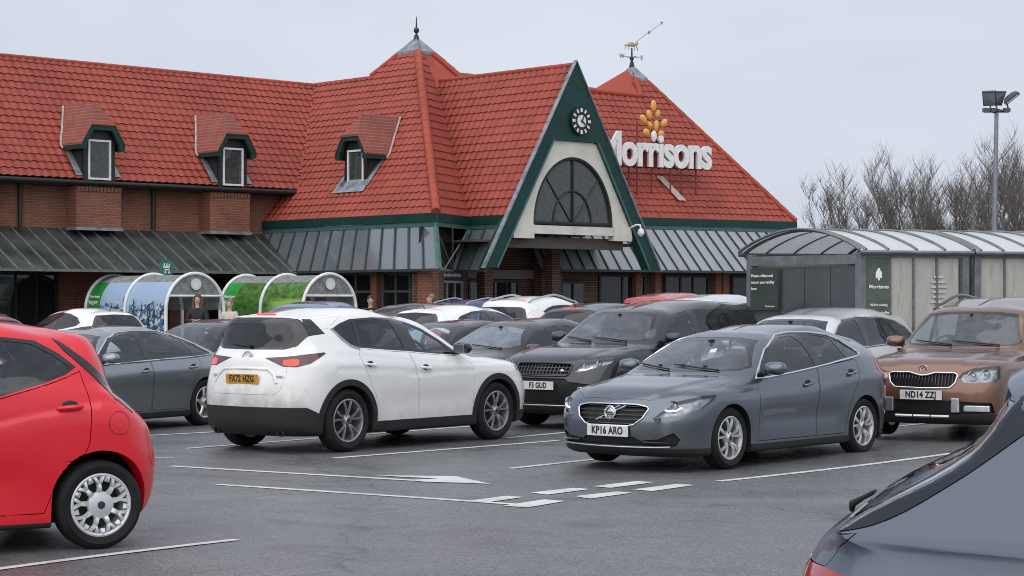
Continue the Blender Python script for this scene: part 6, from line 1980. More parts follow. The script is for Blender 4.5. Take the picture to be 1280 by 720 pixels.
# dormers
def dormer(O, d, outv, z0, zwin, roof_tan, zeave):
    """O on the eave line below the dormer's centre; d along the eave; outv outwards"""
    P = lambda a, o, z: O + d * a + outv * o + ZZ * z
    zs = zwin
    prof = [(-.70, zs + .93), (-.38, zs + 1.465), (.38, zs + 1.465), (.70, zs + .93)]
    depth = lambda z: (z - zeave) / roof_tan
    RS = .40
    rs = lambda x: RS if abs(x) < .5 else .0
    # cheeks and front frame
    b = MB()
    for s in (-1, 1):
        b.prism([P(s * .50, -z0 + .01, zs - .05), P(s * .50, -z0 + .01, zs + 1.0), P(s * .50, -depth(zs + 1.0) - .1, zs + 1.0), P(s * .50, -depth(zs) - .05, zs - .05)], d * (-s * .05))
        b.prism([P(s * .36, -z0 + .02, zs - .06), P(s * .50, -z0 + .02, zs - .06), P(s * .50, -z0 + .02, zs + 1.2), P(s * .36, -z0 + .02, zs + 1.2)], -outv * .08)
    b.prism([P(-.36, -z0 + .015, zs + 1.08), P(.36, -z0 + .015, zs + 1.08), P(.36, -z0 + .015, zs + 1.4), P(-.36, -z0 + .015, zs + 1.4)], -outv * .07)
    do = SP(b, 'dormer', DARK)
    # window
    b = MB(); w_, h0, h1, f = .36, zs - .02, zs + 1.08, .055
    for (a0, a1, y0, y1) in ((-w_, -w_ + f, h0, h1), (w_ - f, w_, h0, h1), (-w_ + f, w_ - f, h0, h0 + f), (-w_ + f, w_ - f, h1 - f, h1)):
        b.prism([P(a0, -z0 + .05, y0), P(a1, -z0 + .05, y0), P(a1, -z0 + .05, y1), P(a0, -z0 + .05, y1)], -outv * .07)
    b.build('window_frame', WHITE, do)
    b = MB(); b.prism([P(-w_ + f, -z0 + .01, h0 + f), P(w_ - f, -z0 + .01, h0 + f), P(w_ - f, -z0 + .01, h1 - f), P(-w_ + f, -z0 + .01, h1 - f)], -outv * .01); b.build('pane', M('upper_glass'), do)
    # hood: green barge front, tiled facets running back to the roof
    b = MB(); inner = [(-.53, zs + .93), (-.30, zs + 1.33), (.30, zs + 1.33), (.53, zs + .93)]
    for i in range(3):
        b.prism([P(prof[i][0], .22 - z0, prof[i][1]), P(prof[i + 1][0], .22 - z0, prof[i + 1][1]), P(inner[i + 1][0], .22 - z0, inner[i + 1][1]), P(inner[i][0], .22 - z0, inner[i][1])], -outv * .10)
    for s in (-1, 1):
        b.prism([P(s * .70, .22 - z0, zs + .93), P(s * .53, .22 - z0, zs + .93), P(s * .53, .22 - z0, zs + .80), P(s * .70, .22 - z0, zs + .80)], -outv * .10)
        b.prism([P(s * .69, .2 - z0, zs + .93), P(s * .69, .2 - z0, zs + .80), P(s * .69, -depth(zs + .8), zs + .80), P(s * .69, -depth(zs + .93), zs + .93)], -d * (s * .03))
    b.build('dormer_hood', GRN, do)
    b = MB()
    up = Vector((0, 0, .04)); ze, zc, zr_ = zs + .93, zs + 1.465, zs + 2.10
    for s in (-1, 1):
        b.prism([P(s * .70, .25 - z0, ze) + up, P(s * .38, .25 - z0, zc) + up, P(0, -.20 - z0, zr_) + up, P(0, -depth(zr_) - .03, zr_) + up, P(s * .70, -depth(ze) - .03, ze) + up], -ZZ * .05)
    b.prism([P(-.38, .25 - z0, zc) + up, P(.38, .25 - z0, zc) + up, P(0, -.20 - z0, zr_) + up], -ZZ * .05)
    for i in ():
        b.prism([P(x0, .25 - z0, q0) + up, P(x1, .25 - z0, q1) + up, P(x1, -depth(q1 + rs(x1)) - .03, q1 + rs(x1)) + up, P(x0, -depth(q0 + rs(x0)) - .03, q0 + rs(x0)) + up], -ZZ * .05)
    o = b.mesh('dormer_tiles', None, 0, ROOTLOC[store.name])
    ul = o.uv_layers.new(name='UVMap')
    for p in o.polygons:
        for li in p.loop_indices:
            v = o.vertices[o.loops[li].vertex_index].co
            ul.data[li].uv = (v.dot(outv) * 1.35, v.z * .78)
    link('dormer_tiles', o, brick('plain_tile', (.31, .062, .042), (.25, .050, .035)), do)
    # lead aprons
    b = MB()
    nrm = (ZZ + outv * roof_tan).normalized()
    rp = lambda a, r: O + d * a - outv * r + ZZ * (zeave + roof_tan * r) + nrm * .075
    r0 = max(.04, z0 - .12)
    for s in (-1, 1):
        b.add([rp(s * .48, depth(zs + .95)), rp(s * .66, depth(zs + 1.0)), rp(s * .72, r0), rp(s * .38, r0)], [(0, 1, 2, 3)] if s < 0 else [(3, 2, 1, 0)])
    if z0 > .3: b.add([rp(-.72, z0 - .28), rp(.72, z0 - .28), rp(.60, z0 + .1), rp(-.60, z0 + .1)], [(0, 1, 2, 3)])
    b.build('lead_apron', LEAD, do)
    b = MB()
    for s in (-1, 1): b.tube([rp(s * .73, depth(zs + .80)), rp(s * .73, depth(zs + .93)), rp(s * .40, depth(zs + 1.46)), rp(s * .04, depth(zs + 2.08))], .03, 6)
    b.build('mortar_fillet', mat('mortar', (.42, .36, .33), .9, var=.35, vs=9), do)
dormer(A0 + UU * -6.89, UU, WW, -.02, 5.13, 1.15, 5.12)
dormer(A0 + UU * -2.40, UU, WW, -.02, 5.15, 1.15, 5.12)
dormer(A0 + UU * -11.4, UU, WW, -.02, 5.13, 1.15, 5.12)
dormer(B0 - WW * 4.5, WW, -UU, .92, 5.08, 1.15, 4.14)

# pavement along the shop front
b = MB()
pv = [Apt(-20, 2.6, 0), Apt(-1.0, 2.6, 0), Bpt(-2.5, 1.6, 0), Gpt(-3.5, 2.2, 0), Gpt(3.4, 2.2, 0), Ept(7.5, 2.0, 0), Ept(7.5, -12, 0), Apt(-20, -10, 0)]
b.prism([p + ZZ * .10 for p in pv], ZZ * .18)
o = b.build('pavement', mat('paving', (.20, .195, .185), .85, var=.2, vs=2, bump=.2, bs=30)); tag(o, kind='structure')
PAVE = .28
# ------------------------------------------------------------------ roof sign
sign = empty('store_sign', tuple(Ept(.7, .1, 5.6)))
tag(sign, 'white Morrisons lettering with yellow wheat emblem standing on right roof', 'sign')
SW = mat('sign_white', (.78, .78, .76), .5)
SSIDE = mat('sign_side', (.22, .05, .045), .6)
SG = -.55
def letters(name, m, ext, out, bold, parent):
    vs, fs = text_mesh('Morrisons', 1.47, ext=ext, bold=bold, space=.94, align='LEFT', res=6)
    x0, x1 = min(v[0] for v in vs), max(v[0] for v in vs); z0 = min(v[2] for v in vs)
    k = 4.44 / (x1 - x0)
    o = Ept(-1.32, SG + out, 6.06)
    b = MB(); b.add([o + DD * ((v[0] - x0) * k) + ZZ * (v[2] - z0) - NN * v[1] for v in vs], fs)
    return b.build(name, m, parent)
lt = letters('lettering', SW, .07, 0, .045, sign)
letters('lettering_return', SSIDE, .10, -.13, .062, lt)
YEL = mat('wheat_yellow', (.70, .36, .075), .5, var=.1)
b = None
for (a, z_, rr_, rot, c_) in ((.53, 8.03, (.105, .19), 0, 0), (.36, 7.73, (.10, .17), 18, 0), (.70, 7.78, (.09, .14), -14, 0), (.12, 7.58, (.11, .17), 38, 0), (.95, 7.50, (.11, .155), -38, 0),
                           (.38, 7.40, (.085, .13), 25, 0), (.63, 7.40, (.09, .19), -6, 0), (.24, 7.17, (.12, .13), 55, 0), (.83, 7.14, (.12, .125), -55, 0), (.54, 7.06, (.11, .18), 0, 1)):
    b = MB(); ex = DD * math.cos(R(rot)) + ZZ * math.sin(R(rot)); ez = ZZ * math.cos(R(rot)) - DD * math.sin(R(rot))
    b.ball(Ept(a + .26, SG, z_), 1, 18, 10, (rr_[0], .08, rr_[1]), (ex, NN, ez))
    b.build('wheat_grain', SW if c_ else YEL, sign, 60)
RED_ST = mat('sign_post_red', (.16, .03, .025), .6)
for a in (-.85, -.1, .22, .80, 1.55, 2.0, 2.6):
    b = MB(); rr0 = .30; b.tube([Ept(a, SG - .12, 4.4 + 1.15 * .55 + .05), Ept(a, SG - .12, 6.9 if a not in (.22, .80) else 7.5)], .028, 6)
    b.tube([Ept(a, SG - .12, 6.6), Ept(a, SG - 1.35, 6.6)], .02, 6); b.build('sign_post', RED_ST, sign)
b = MB(); b.tube([Ept(-1.3, SG - .13, 6.25), Ept(2.8, SG - .13, 6.25)], .03, 6); b.tube([Ept(-1.3, SG - .13, 6.7), Ept(2.8, SG - .13, 6.7)], .03, 6); b.build('sign_rail', RED_ST, sign)
# security camera on the gable
sc_ = empty('security_camera', tuple(Gpt(2.56, .12, 3.9)))
tag(sc_, 'small white dome camera on right end of the cream gable beam', 'security camera')
b = MB(); b.tube([Gpt(2.50, .05, 3.94), Gpt(2.50, .28, 4.02), Gpt(2.58, .36, 4.02), Gpt(2.62, .36, 3.9)], .03, 8); b.build('camera_bracket', WHITE, sc_, 50)
b = MB(); b.lathe([(.03, .14), (.085, .10), (.105, 0), (.10, -.03)], c=Gpt(2.62, .36, 3.78), n=16); b.ball(Gpt(2.62, .36, 3.76), .085, 14, 8); b.build('camera_dome', WHITE, sc_, 50)

# ------------------------------------------------------------------ trolley shelters by the shop
glass('shelter_sheet', (.55, .57, .57), .55, (.36, .37, .37)); TRANS = M('shelter_sheet')
HOOP = mat('hoop_white', (.70, .71, .71), .45)
def harbour_print():
    m, nt, n, l, out = nodes_of('harbour_print')
    p = N(nt, 'ShaderNodeBsdfPrincipled', Roughness=.35)
    uv = n.new('ShaderNodeUVMap'); sp = n.new('ShaderNodeSeparateXYZ'); l.new(uv.outputs[0], sp.inputs[0])
    sky = ramp(nt, sp.outputs['Y'], .25, 1.0, (.48, .57, .68), (.30, .42, .58))
    nz = noise(nt, 9, 5, .7, vec=uv.outputs[0], stretch=(2.2, 1.3, 1))
    boats = ramp(nt, nz, .47, .53, (.03, .05, .08), (.55, .60, .66))
    b1 = mixc(nt, ramp(nt, noise(nt, 14, 3, .6, vec=uv.outputs[0], stretch=(1.5, 1, 1)), .52, .56), boats, (.06, .17, .36))
    ad = N(nt, 'ShaderNodeMath', operation='MULTIPLY_ADD'); l.new(noise(nt, 6, 4, .6, vec=uv.outputs[0], stretch=(3, .6, 1)), ad.inputs[0]); ad.inputs[1].default_value = -.5; l.new(sp.outputs['Y'], ad.inputs[2])
    f = ramp(nt, ad.outputs[0], .52, .56)
    l.new(mixc(nt, f, b1, sky), p.inputs['Base Color']); l.new(p.outputs[0], out.inputs['Surface']); return m
def field_print():
    m, nt, n, l, out = nodes_of('field_print')
    p = N(nt, 'ShaderNodeBsdfPrincipled', Roughness=.35)
    uv = n.new('ShaderNodeUVMap'); sp = n.new('ShaderNodeSeparateXYZ'); l.new(uv.outputs[0], sp.inputs[0])
    trees = ramp(nt, noise(nt, 7, 6, .7, vec=uv.outputs[0], stretch=(2, 1.6, 1)), .35, .65, (.012, .05, .012), (.10, .24, .035))
    fld = ramp(nt, noise(nt, 4, 4, .6, vec=uv.outputs[0], stretch=(1, 5, 1)), .4, .6, (.16, .36, .05), (.36, .52, .13))
    g = mixc(nt, ramp(nt, sp.outputs['Y'], .82, .88), mixc(nt, ramp(nt, sp.outputs['X'], .55, .7), trees, fld), trees)
    ad = N(nt, 'ShaderNodeMath', operation='MULTIPLY_ADD'); l.new(noise(nt, 5, 4, .6, vec=uv.outputs[0], stretch=(3, .6, 1)), ad.inputs[0]); ad.inputs[1].default_value = .35; l.new(sp.outputs['Y'], ad.inputs[2])
    l.new(mixc(nt, ramp(nt, ad.outputs[0], 1.0, 1.03), g, (.55, .64, .72)), p.inputs['Base Color']); l.new(p.outputs[0], out.inputs['Surface']); return m
PR = [harbour_print(), field_print()]
GREENP = mat('bright_green', (.02, .25, .035), .4, var=.1)
PALE = mat('pale_disc', (.62, .65, .66), .5)
def small_shelter(fc, L, wd, hgt, label, pr, group):
    """hooped trolley bay; fc ground centre of the open end, running away along -WW"""
    z0 = gz(fc.x, fc.y)
    root = empty('trolley_shelter', (fc.x, fc.y, z0)); tag(root, label, 'trolley shelter', group)
    hr = wd / 2; leg = hgt - hr * 1.05
    def hoop(s, r=hr, n=20):
        pts = [fc - WW * s + UU * -r + ZZ * z0]
        pts += [fc - WW * s + UU * (-r * math.cos(math.pi * k / n)) + ZZ * (z0 + leg + r * 1.05 * math.sin(math.pi * k / n)) for k in range(n + 1)]
        pts.append(fc - WW * s + UU * r + ZZ * z0)
        return pts
    for s in (0, L / 2, L):
        b = MB(); b.tube(hoop(s), .045, 8); b.build('hoop', HOOP, root, 50)
    h0 = hoop(0, hr - .03, 24)
    def skin(i0, i1, name, m, sa, sb, off=0):
        b = MB(); vs = []; fs = []; uvs = []
        for k in range(i0, i1 + 1):
            for s in (sa, sb): vs.append(h0[k] - WW * s); uvs.append(((L - s) / L, (h0[k].z - z0) / (leg + .55)))
        for k in range(i1 - i0): fs.append((2 * k, 2 * k + 1, 2 * k + 3, 2 * k + 2))
        me = bpy.data.meshes.new(name); me.from_pydata([tuple(v - ROOTLOC[root.name]) for v in vs], [], fs)
        ul = me.uv_layers.new(name='UVMap')
        for lp in me.loops: ul.data[lp.index].uv = uvs[lp.vertex_index]
        me.polygons.foreach_set('use_smooth', [True] * len(me.polygons))
        return link(name, me, m, root)
    h0 = hoop(0, hr - .03, 24)
    # subdivide the straight leg so the print has height
    lo = [h0[0].lerp(h0[1], q) for q in (0, .25, .5, .75)]
    h0 = lo + h0[1:]
    base_i = 2
    skin(base_i, 11, 'picture_panel', pr, .04, L - .62)
    skin(base_i, 11, 'green_panel', GREENP, L - .61, L - .03)
    skin(11, 21, 'roof_sheet', TRANS, .04, L - .03)
    skin(21, len(h0) - 2, 'side_sheet', TRANS, .04, L - .03)
    # back end sheet
    b = MB(); hb = hoop(L - .05, hr - .05); b.add(hb, [tuple(range(len(hb)))]); b.build('end_sheet', mat('shelter_back', (.52, .50, .46), .6, var=.25, vs=2), root)
    # front bar, disc badge
    b = MB(); b.tube([fc + UU * -hr * .93 + ZZ * (z0 + leg + .36), fc + UU * hr * .93 + ZZ * (z0 + leg + .36)], .035, 6); b.build('cross_bar', HOOP, root, 50)
    b = MB(); disc(b, fc + WW * .02 + ZZ * (z0 + leg + .66), .15, .03); b.build('round_badge', PALE, root)
    b = MB()
    hm = []
    for k in range(21):
        a = math.pi * (.12 + .76 * k / 20); hm.append(fc + WW * -.01 + UU * (-(hr - .05) * math.cos(a)) + ZZ * (z0 + leg + (hr - .05) * 1.05 * math.sin(a)))
    b.add(hm, [tuple(range(len(hm)))]); b.build('fanlight', TRANS, root)
    # lettering on the green panel, price board bars on the picture
    b = MB(); pn = (h0[7] - h0[6]).normalized(); nn_ = WW.cross(pn).normalized(); nn_ = nn_ if nn_.dot(UU) < 0 else -nn_
    put_text(b, 'Morrisons', .115, h0[7] - WW * (L - .32) + nn_ * .012, WW, pn, nn_, ext=.002, bold=.002)
    for k, t_ in enumerate(('Please return', 'your trolley', 'here')): put_text(b, t_, .085, h0[5].lerp(h0[4], k * .32) - WW * (L - .32) + nn_ * .012 + ZZ * .10, WW, (h0[5] - h0[4]).normalized(), -UU, ext=.002, bold=.001)
    b.build('panel_lettering', SW, root)
    b = MB()
    for k in range(3): b.box(fc - UU * (hr + .0) - WW * (L * .36) + ZZ * (z0 + .72 + .13 * k) - UU * .02, (.34, .02, .05), (WW, UU, ZZ))
    for k in range(3): b.box(fc + UU * (hr * .55) - WW * .06 + ZZ * (z0 + .80 + .13 * k), (.42, .02, .05), (UU, WW, ZZ))
    b.build('stripe_board', SW, root)
    # parked trolleys' rails inside
    b = MB()
    for s in (-1, 1): b.tube([fc + UU * (s * hr * .8) - WW * .1 + ZZ * (z0 + .45), fc + UU * (s * hr * .8) - WW * (L - .1) + ZZ * (z0 + .45)], .03, 6)
    b.build('guide_rail', DARK, root)
    return root
def front_c(px, Y): return Vector(((px - 640) / FPX * Y, Y, 0))
GS = 'hooped trolley shelters in front of the shop'
s1 = small_shelter(front_c(244, 51.0), 3.75, 1.78, 2.32, 'white hooped trolley shelter with a blue harbour picture on its side', PR[0], GS)
s2 = small_shelter(front_c(412, 51.8), 3.6, 1.76, 2.32, 'white hooped trolley shelter with a green countryside picture on its side', PR[1], GS)
# harbour masts stand a little proud of the print as printed lines
b = MB(); hr_ = .89
fc1 = front_c(244, 51.0); z01 = gz(fc1.x, fc1.y)
for s, h_ in ((.55, 1.62), (.80, 1.50), (1.45, 1.66), (1.62, 1.52), (2.5, 1.58)):
    b.box(fc1 - UU * (hr_ + .012) - WW * s + ZZ * (z01 + .9 + (h_ - .9) / 2), (.035, .004, h_ - .9), (WW, UU, ZZ))
b.build('printed_masts', mat('print_dark', (.035, .06, .10), .5), s1)
# round green sign on a pole
rs = empty('round_sign', tuple(front_c(208, 53.2)))
tag(rs, 'round green sign with white trolley mark above the harbour picture shelter', 'sign')
c_ = front_c(208, 53.2) + ZZ * 2.66
b = MB(); disc(b, c_, .24, .03); b.build('sign_disc', mat('sign_teal', (.03, .16, .13), .5), rs)
b = MB()
for (a, z_, w_, h_) in ((-.02, .02, .20, .05), (.0, -.05, .16, .03), (-.09, .06, .03, .12), (.07, .05, .03, .12), (-.01, .07, .03, .1), (-.06, -.12, .05, .05), (.06, -.12, .05, .05)):
    b.box(c_ + UU * a + ZZ * z_ + WW * .035, (w_, .012, h_), (UU, WW, ZZ))
b.build('sign_mark', SW, rs)
b = MB(); b.tube([Vector((c_.x, c_.y, .2)) - WW * .04, c_ - WW * .04], .035, 8); b.build('pole', mat('grey_metal', (.30, .31, .32), .5, .5), rs, 50)

# ------------------------------------------------------------------ big trolley shelter at the right
BR0 = Vector((5.16, 29.6, 0))                         # near corner post
SD_ = Vector((.955, .297, 0)).normalized()            # long side
SE_ = Vector((-.66, .75, 0)).normalized()             # end, towards the left
GM = mat('shelter_steel', (.17, .18, .19), .45, .55, var=.25)
def opal():
    m, nt, n, l, out = nodes_of('opal_sheet')
    c = mixc(nt, ramp(nt, noise(nt, 1.3, 6, .65), .3, .72), (.70, .72, .74), (.84, .86, .87))
    a = N(nt, 'ShaderNodeBsdfPrincipled', Roughness=.3); l.new(c, a.inputs['Base Color'])
    t = N(nt, 'ShaderNodeBsdfTranslucent'); l.new(c, t.inputs['Color'])
    x = n.new('ShaderNodeMixShader'); x.inputs['Fac'].default_value = .32
    l.new(a.outputs[0], x.inputs[1]); l.new(t.outputs[0], x.inputs[2]); l.new(x.outputs[0], out.inputs['Surface']); return m
SHEET = opal()
def dirty_panel():
    m, nt, n, l, out = nodes_of('algae_panel')
    p = N(nt, 'ShaderNodeBsdfPrincipled', Roughness=.45)
    a = ramp(nt, noise(nt, 1.6, 6, .7, stretch=(2.0, 2.0, .55)), .35, .68, (.36, .355, .315), (.49, .485, .445))
    d = ramp(nt, noise(nt, 4.2, 6, .75, stretch=(3.2, 3.2, .45)), .54, .74, (0, 0, 0), (.6,) * 3)
    c = mixc(nt, d, a, (.13, .12, .08))
    w_ = ramp(nt, noise(nt, 7, 5, .7, stretch=(3, 3, .35)), .58, .80, (0, 0, 0), (.5,) * 3)
    c = mixc(nt, w_, c, (.60, .60, .55))
    l.new(c, p.inputs['Base Color']); l.new(p.outputs[0], out.inputs['Surface']); return m
ALG = dirty_panel()
glass('smoke_sheet', (.09, .10, .11), .30, (.05, .055, .06))
SGN = mat('sign_dark_green', (.028, .042, .036), .5, var=.2)
def big_shelter(o, L, wd, label, group, bays, signs):
    z0 = gz(o.x, o.y)
    root = empty('trolley_shelter', (o.x, o.y, z0)); tag(root, label, 'trolley shelter', group)
    Q = lambda s, e, z: o + SD_ * s + SE_ * e + ZZ * (z0 + z)
    ze, zt = 2.44, 2.77
    nseg = 20
    def arch(s, n=nseg, lift=0, ov=.12):
        return [Q(s, -ov + (wd + 2 * ov) * k / n, ze + .03 + lift + (zt - ze) * math.sin(math.pi * k / n) ** .85) for k in range(n + 1)]
    b = MB(); vs = []; fs = []
    S_ = [-.12, L + .05]
    for s in S_: vs += arch(s)
    fs = [(k, k + 1, k + 2 + nseg, k + 1 + nseg) for k in range(nseg)]
    b.add(vs, fs); b.build('roof_sheet', SHEET, root, 60)
    nr = bays + 1
    for k in range(nr):
        s = -.12 + (L + .17) * k / bays
        b = MB(); b.tube(arch(s, lift=.012), .022, 6); b.build('roof_rib', GM, root, 50)
    for e_ in (-.12, wd + .12):
        b = MB(); b.tube([Q(-.12, e_, ze), Q(L + .05, e_, ze)], .035, 6); b.build('eaves_beam', GM, root, 50)
    # end gable: opal sheet with ribs, beam, smoke panels
    a0 = arch(-.02)
    b = MB(); b.tube(a0, .034, 6); b.build('end_arch', GM, root, 50)
    b = MB(); b.box(Q(-.02, wd / 2, ze - .10), (wd, .08, .14), (SE_, SD_, ZZ)); b.build('end_beam', GM, root)
    for (s, e) in ((0, 0), (0, wd), (L, 0), (L, wd)):
        b = MB(); b.box(Q(s, e, ze / 2), (.10, .10, ze), (SD_, SE_, ZZ)); b.build('post', GM, root, bevel=.01)
    np_ = 4
    for k in range(np_):
        e0, e1 = .06 + (wd - .12) * k / np_, .06 + (wd - .12) * (k + 1) / np_
        b = MB(); b.prism([Q(0, e0 + .012, .15), Q(0, e1 - .012, .15), Q(0, e1 - .012, ze - .2), Q(0, e0 + .012, ze - .2)], SD_ * .012); b.build('end_panel', mat('smoked_board', (.052, .056, .062), .35, var=.3, vs=1.5, coat=.3), root)
    ns = max(3, int(L / .42))
    for k in range(ns):
        s0, s1 = .08 + (L - .16) * k / ns, .08 + (L - .16) * (k + 1) / ns
        b = MB(); b.prism([Q(s0 + .012, 0, .15), Q(s1 - .012, 0, .15), Q(s1 - .012, 0, ze - .05), Q(s0 + .012, 0, ze - .05)], SE_ * .012); b.build('side_panel', ALG, root)
    b = MB()
    for k in range(1, ns): b.box(Q(.08 + (L - .16) * k / ns, -.012, ze / 2), (.028, .03, ze - .1), (SD_, SE_, ZZ))
    for z_ in (.15, ze - .05): b.box(Q(L / 2, -.012, z_), (L, .035, .05), (SD_, SE_, ZZ))
    b.build('panel_bars', GM, root)
    b = MB(); b.prism([Q(0, wd, .15), Q(L, wd, .15), Q(L, wd, ze - .05), Q(0, wd, ze - .05)], SE_ * .012); b.build('back_panel', ALG, root)
    if signs:
        b = MB(); b.prism([Q(-.07, wd - .62, 1.58), Q(-.07, wd - .06, 1.58), Q(-.07, wd - .06, ze - .22), Q(-.07, wd - .62, ze - .22)], SD_ * .015); sg = b.build('notice_board', SGN, root)
        b = MB()
        ux = -SE_; 
        for k, t_ in enumerate(('Please collect and', 'return your trolley', 'here')):
            put_text(b, t_, .062, Q(-.09, wd - .10, ze - .33 - .10 * k), ux, ZZ, -SD_, ext=.001, bold=.001, align='LEFT')
        put_text(b, 'Thank you', .045, Q(-.09, wd - .58, 1.64), ux, ZZ, -SD_, ext=.001, align='RIGHT')
        b.build('notice_lettering', SW, sg)
        b = MB(); b.prism([Q(.06, -.03, .9), Q(.46, -.03, .9), Q(.46, -.03, ze - .07), Q(.06, -.03, ze - .07)], SE_ * .012); sg = b.build('notice_board', mat('sign_olive', (.075, .10, .075), .5, var=.25), root)
        b = MB()
        put_text(b, 'Morrisons', .078, Q(.26, -.045, 1.93), SD_, ZZ, -SE_, ext=.001, bold=.0015)
        for k, t_ in enumerate(("We're making", 'sure your trolley', 'is clean and', 'ready to use')): put_text(b, t_, .05, Q(.26, -.045, 1.66 - .11 * k), SD_, ZZ, -SE_, ext=.001, bold=.001)
        for (a, z_, rr_) in ((0, 2.17, .026), (-.03, 2.13, .022), (.03, 2.13, .022), (-.035, 2.085, .02), (.035, 2.085, .02), (0, 2.10, .022), (0, 2.05, .02)): b.ball(Q(.26 + a, -.045, z_), rr_, 8, 6, (1, .2, 1.5), (SD_, SE_, ZZ))
        b.build('notice_lettering', SW, sg)
        b = MB()
        for k, w_ in enumerate((.16, .26, .27, .24, .2, .26, .12)): b.box(Q(1.28, -.016, 2.08 - .075 * k), (w_, .006, .035), (SD_, SE_, ZZ))
        b.build('faded_lettering', mat('faded_white', (.50, .50, .46), .6, var=.3, vs=30), root)
    return root
GB = 'grey steel trolley shelters at the right'
big_shelter(BR0, 1.72, 2.15, 'grey steel trolley shelter with curved opal roof and notice boards', GB, 4, True)
big_shelter(BR0 + SD_ * 1.92, 4.2, 2.15, 'grey steel trolley shelter with algae streaked panels cut by frame edge', GB, 9, False)

# ------------------------------------------------------------------ lamp post and bare trees
lpX, lpY = (1240 - 640) / FPX * 70, 70.0
lz = gz(lpX, lpY)
lp_ = empty('lamp_post', (lpX, lpY, lz)); tag(lp_, 'tall grey floodlight mast with angled heads in front of bare trees', 'lamp post')
b = MB(); b.tube([(lpX, lpY, lz), (lpX + .10, lpY, 5), (lpX + .16, lpY, 8.45)], [.10, .085, .07], 10); b.build('mast', mat('mast_grey', (.22, .235, .27), .5, .4), lp_, 50)
tx = lpX + .16
b = MB(); b.tube([(tx - .42, lpY, 8.45), (tx + .42, lpY, 8.45)], .06, 6); b.tube([(tx, lpY - .42, 8.45), (tx, lpY + .42, 8.45)], .05, 6)
for a in (-.38, -.1, .34): b.box((tx + a, lpY - .05, 8.48), (.22, .2, .14))
b.build('cross_arm', mat('mast_dark', (.07, .075, .09), .5, .3), lp_)
for (dx, tilt, yaw) in ((-.26, 38, 200), (.02, 42, 170), (.52, 52, 110)):
    b = MB(); az = R(yaw); f = Vector((math.sin(az) * math.cos(R(tilt)), math.cos(az) * math.cos(R(tilt)), -math.sin(R(tilt))))
    s_ = f.cross(ZZ).normalized(); u_ = s_.cross(f)
    c_ = Vector((tx + dx, lpY - .05, 8.90))
    prof = [(-.05, .30, .22), (.0, .32, .24), (.10, .24, .18), (.16, .10, .08)]
    vs = []; fs = []
    for (d_, a_, e_) in prof:
        for (p, q) in ((-1, -1), (1, -1), (1, 1), (-1, 1)): vs.append(c_ - f * d_ + s_ * (a_ * p * .75) + u_ * (e_ * q * 1.3))
    for i in range(3):
        for k in range(4): fs.append((i * 4 + k, i * 4 + (k + 1) % 4, (i + 1) * 4 + (k + 1) % 4, (i + 1) * 4 + k))
    fs += [(0, 1, 2, 3), (12, 13, 14, 15)]
    b.add(vs, fs); hd_ = b.build('floodlight', mat('mast_dark', (.07, .075, .09), .5, .3), lp_)
    b = MB(); b.box(c_ + f * .055, (.40, .012, .50), (s_, f, u_)); b.build('lamp_glass', M('lens'), hd_)
    b = MB(); b.tube([c_ - f * .05 - u_ * .2, Vector((tx + dx * .8, lpY, 8.5))], .03, 6); b.build('bracket', mat('mast_dark', (.07, .075, .09), .5, .3), hd_)

BARK = mat('bark', (.085, .075, .068), .9, var=.35, vs=3)
TWIG = mat('twig', (.135, .120, .110), .9, var=.3, vs=2)
def bare_tree(seed, hgt, spread, stems):
    rnd = random.Random(seed)
    tr, tw = MB(), MB()
    def limb(mb, p, d, ln, r, up, seg=5, n=4):
        pts = [p.copy()]; dd = d.normalized(); q = p.copy()
        for k in range(seg):
            dd = (dd + Vector((rnd.gauss(0, .10), rnd.gauss(0, .10), rnd.gauss(0, .05) + up))).normalized()
            q = q + dd * (ln / seg); pts.append(q.copy())
        mb.tube(pts, [r * (1 - .75 * k / seg) for k in range(seg + 1)], n, cap=False)
        return pts, dd
    th = hgt * rnd.uniform(.10, .18)
    tp, _ = limb(tr, Vector((0, 0, -.2)), Vector((rnd.uniform(-.05, .05), rnd.uniform(-.05, .05), 1)), th + .2, .11 * hgt / 8, .02, 3, 7)
    for s in range(stems):
        az = 2 * math.pi * (s + rnd.random() * .6) / stems
        sp = rnd.uniform(.12, .55) * spread
        d = Vector((math.cos(az) * sp, math.sin(az) * sp, 1))
        L = (hgt - th) * rnd.uniform(.72, 1.0) * (1 - .12 * sp)
        pts, _ = limb(tr, tp[-1] + Vector((0, 0, -rnd.random() * th * .4)), d, L, .042 * hgt / 8, .06, 8, 5)
        for k in range(24):
            f = rnd.uniform(.2, 1.0) ** .8; i = min(7, int(f * 8)); p = pts[i].lerp(pts[min(8, i + 1)], f * 8 - i)
            a2 = rnd.uniform(0, 2 * math.pi); o = rnd.uniform(.45, 1.0)
            l2 = L * rnd.uniform(.15, .31) * (1.05 - f * .5)
            p2, _ = limb(tw, p, Vector((math.cos(a2) * o, math.sin(a2) * o, 1)), l2, .019, .05, 4, 4)
            for m_ in range(10):
                f2 = rnd.uniform(.25, 1); i2 = min(3, int(f2 * 4)); q = p2[i2].lerp(p2[i2 + 1], min(1, f2 * 4 - i2))
                a3 = rnd.uniform(0, 2 * math.pi)
                limb(tw, q, Vector((math.cos(a3) * .8, math.sin(a3) * .8, 1)), l2 * rnd.uniform(.45, .9), .0105, .10, 3, 3)
    return tr.mesh('trunk', 60), tw.mesh('crown', 60)
tv = [bare_tree(11, 10.0, .85, 9), bare_tree(23, 10.6, .95, 9), bare_tree(37, 11.4, .85, 9), bare_tree(41, 10.8, 1.0, 8)]
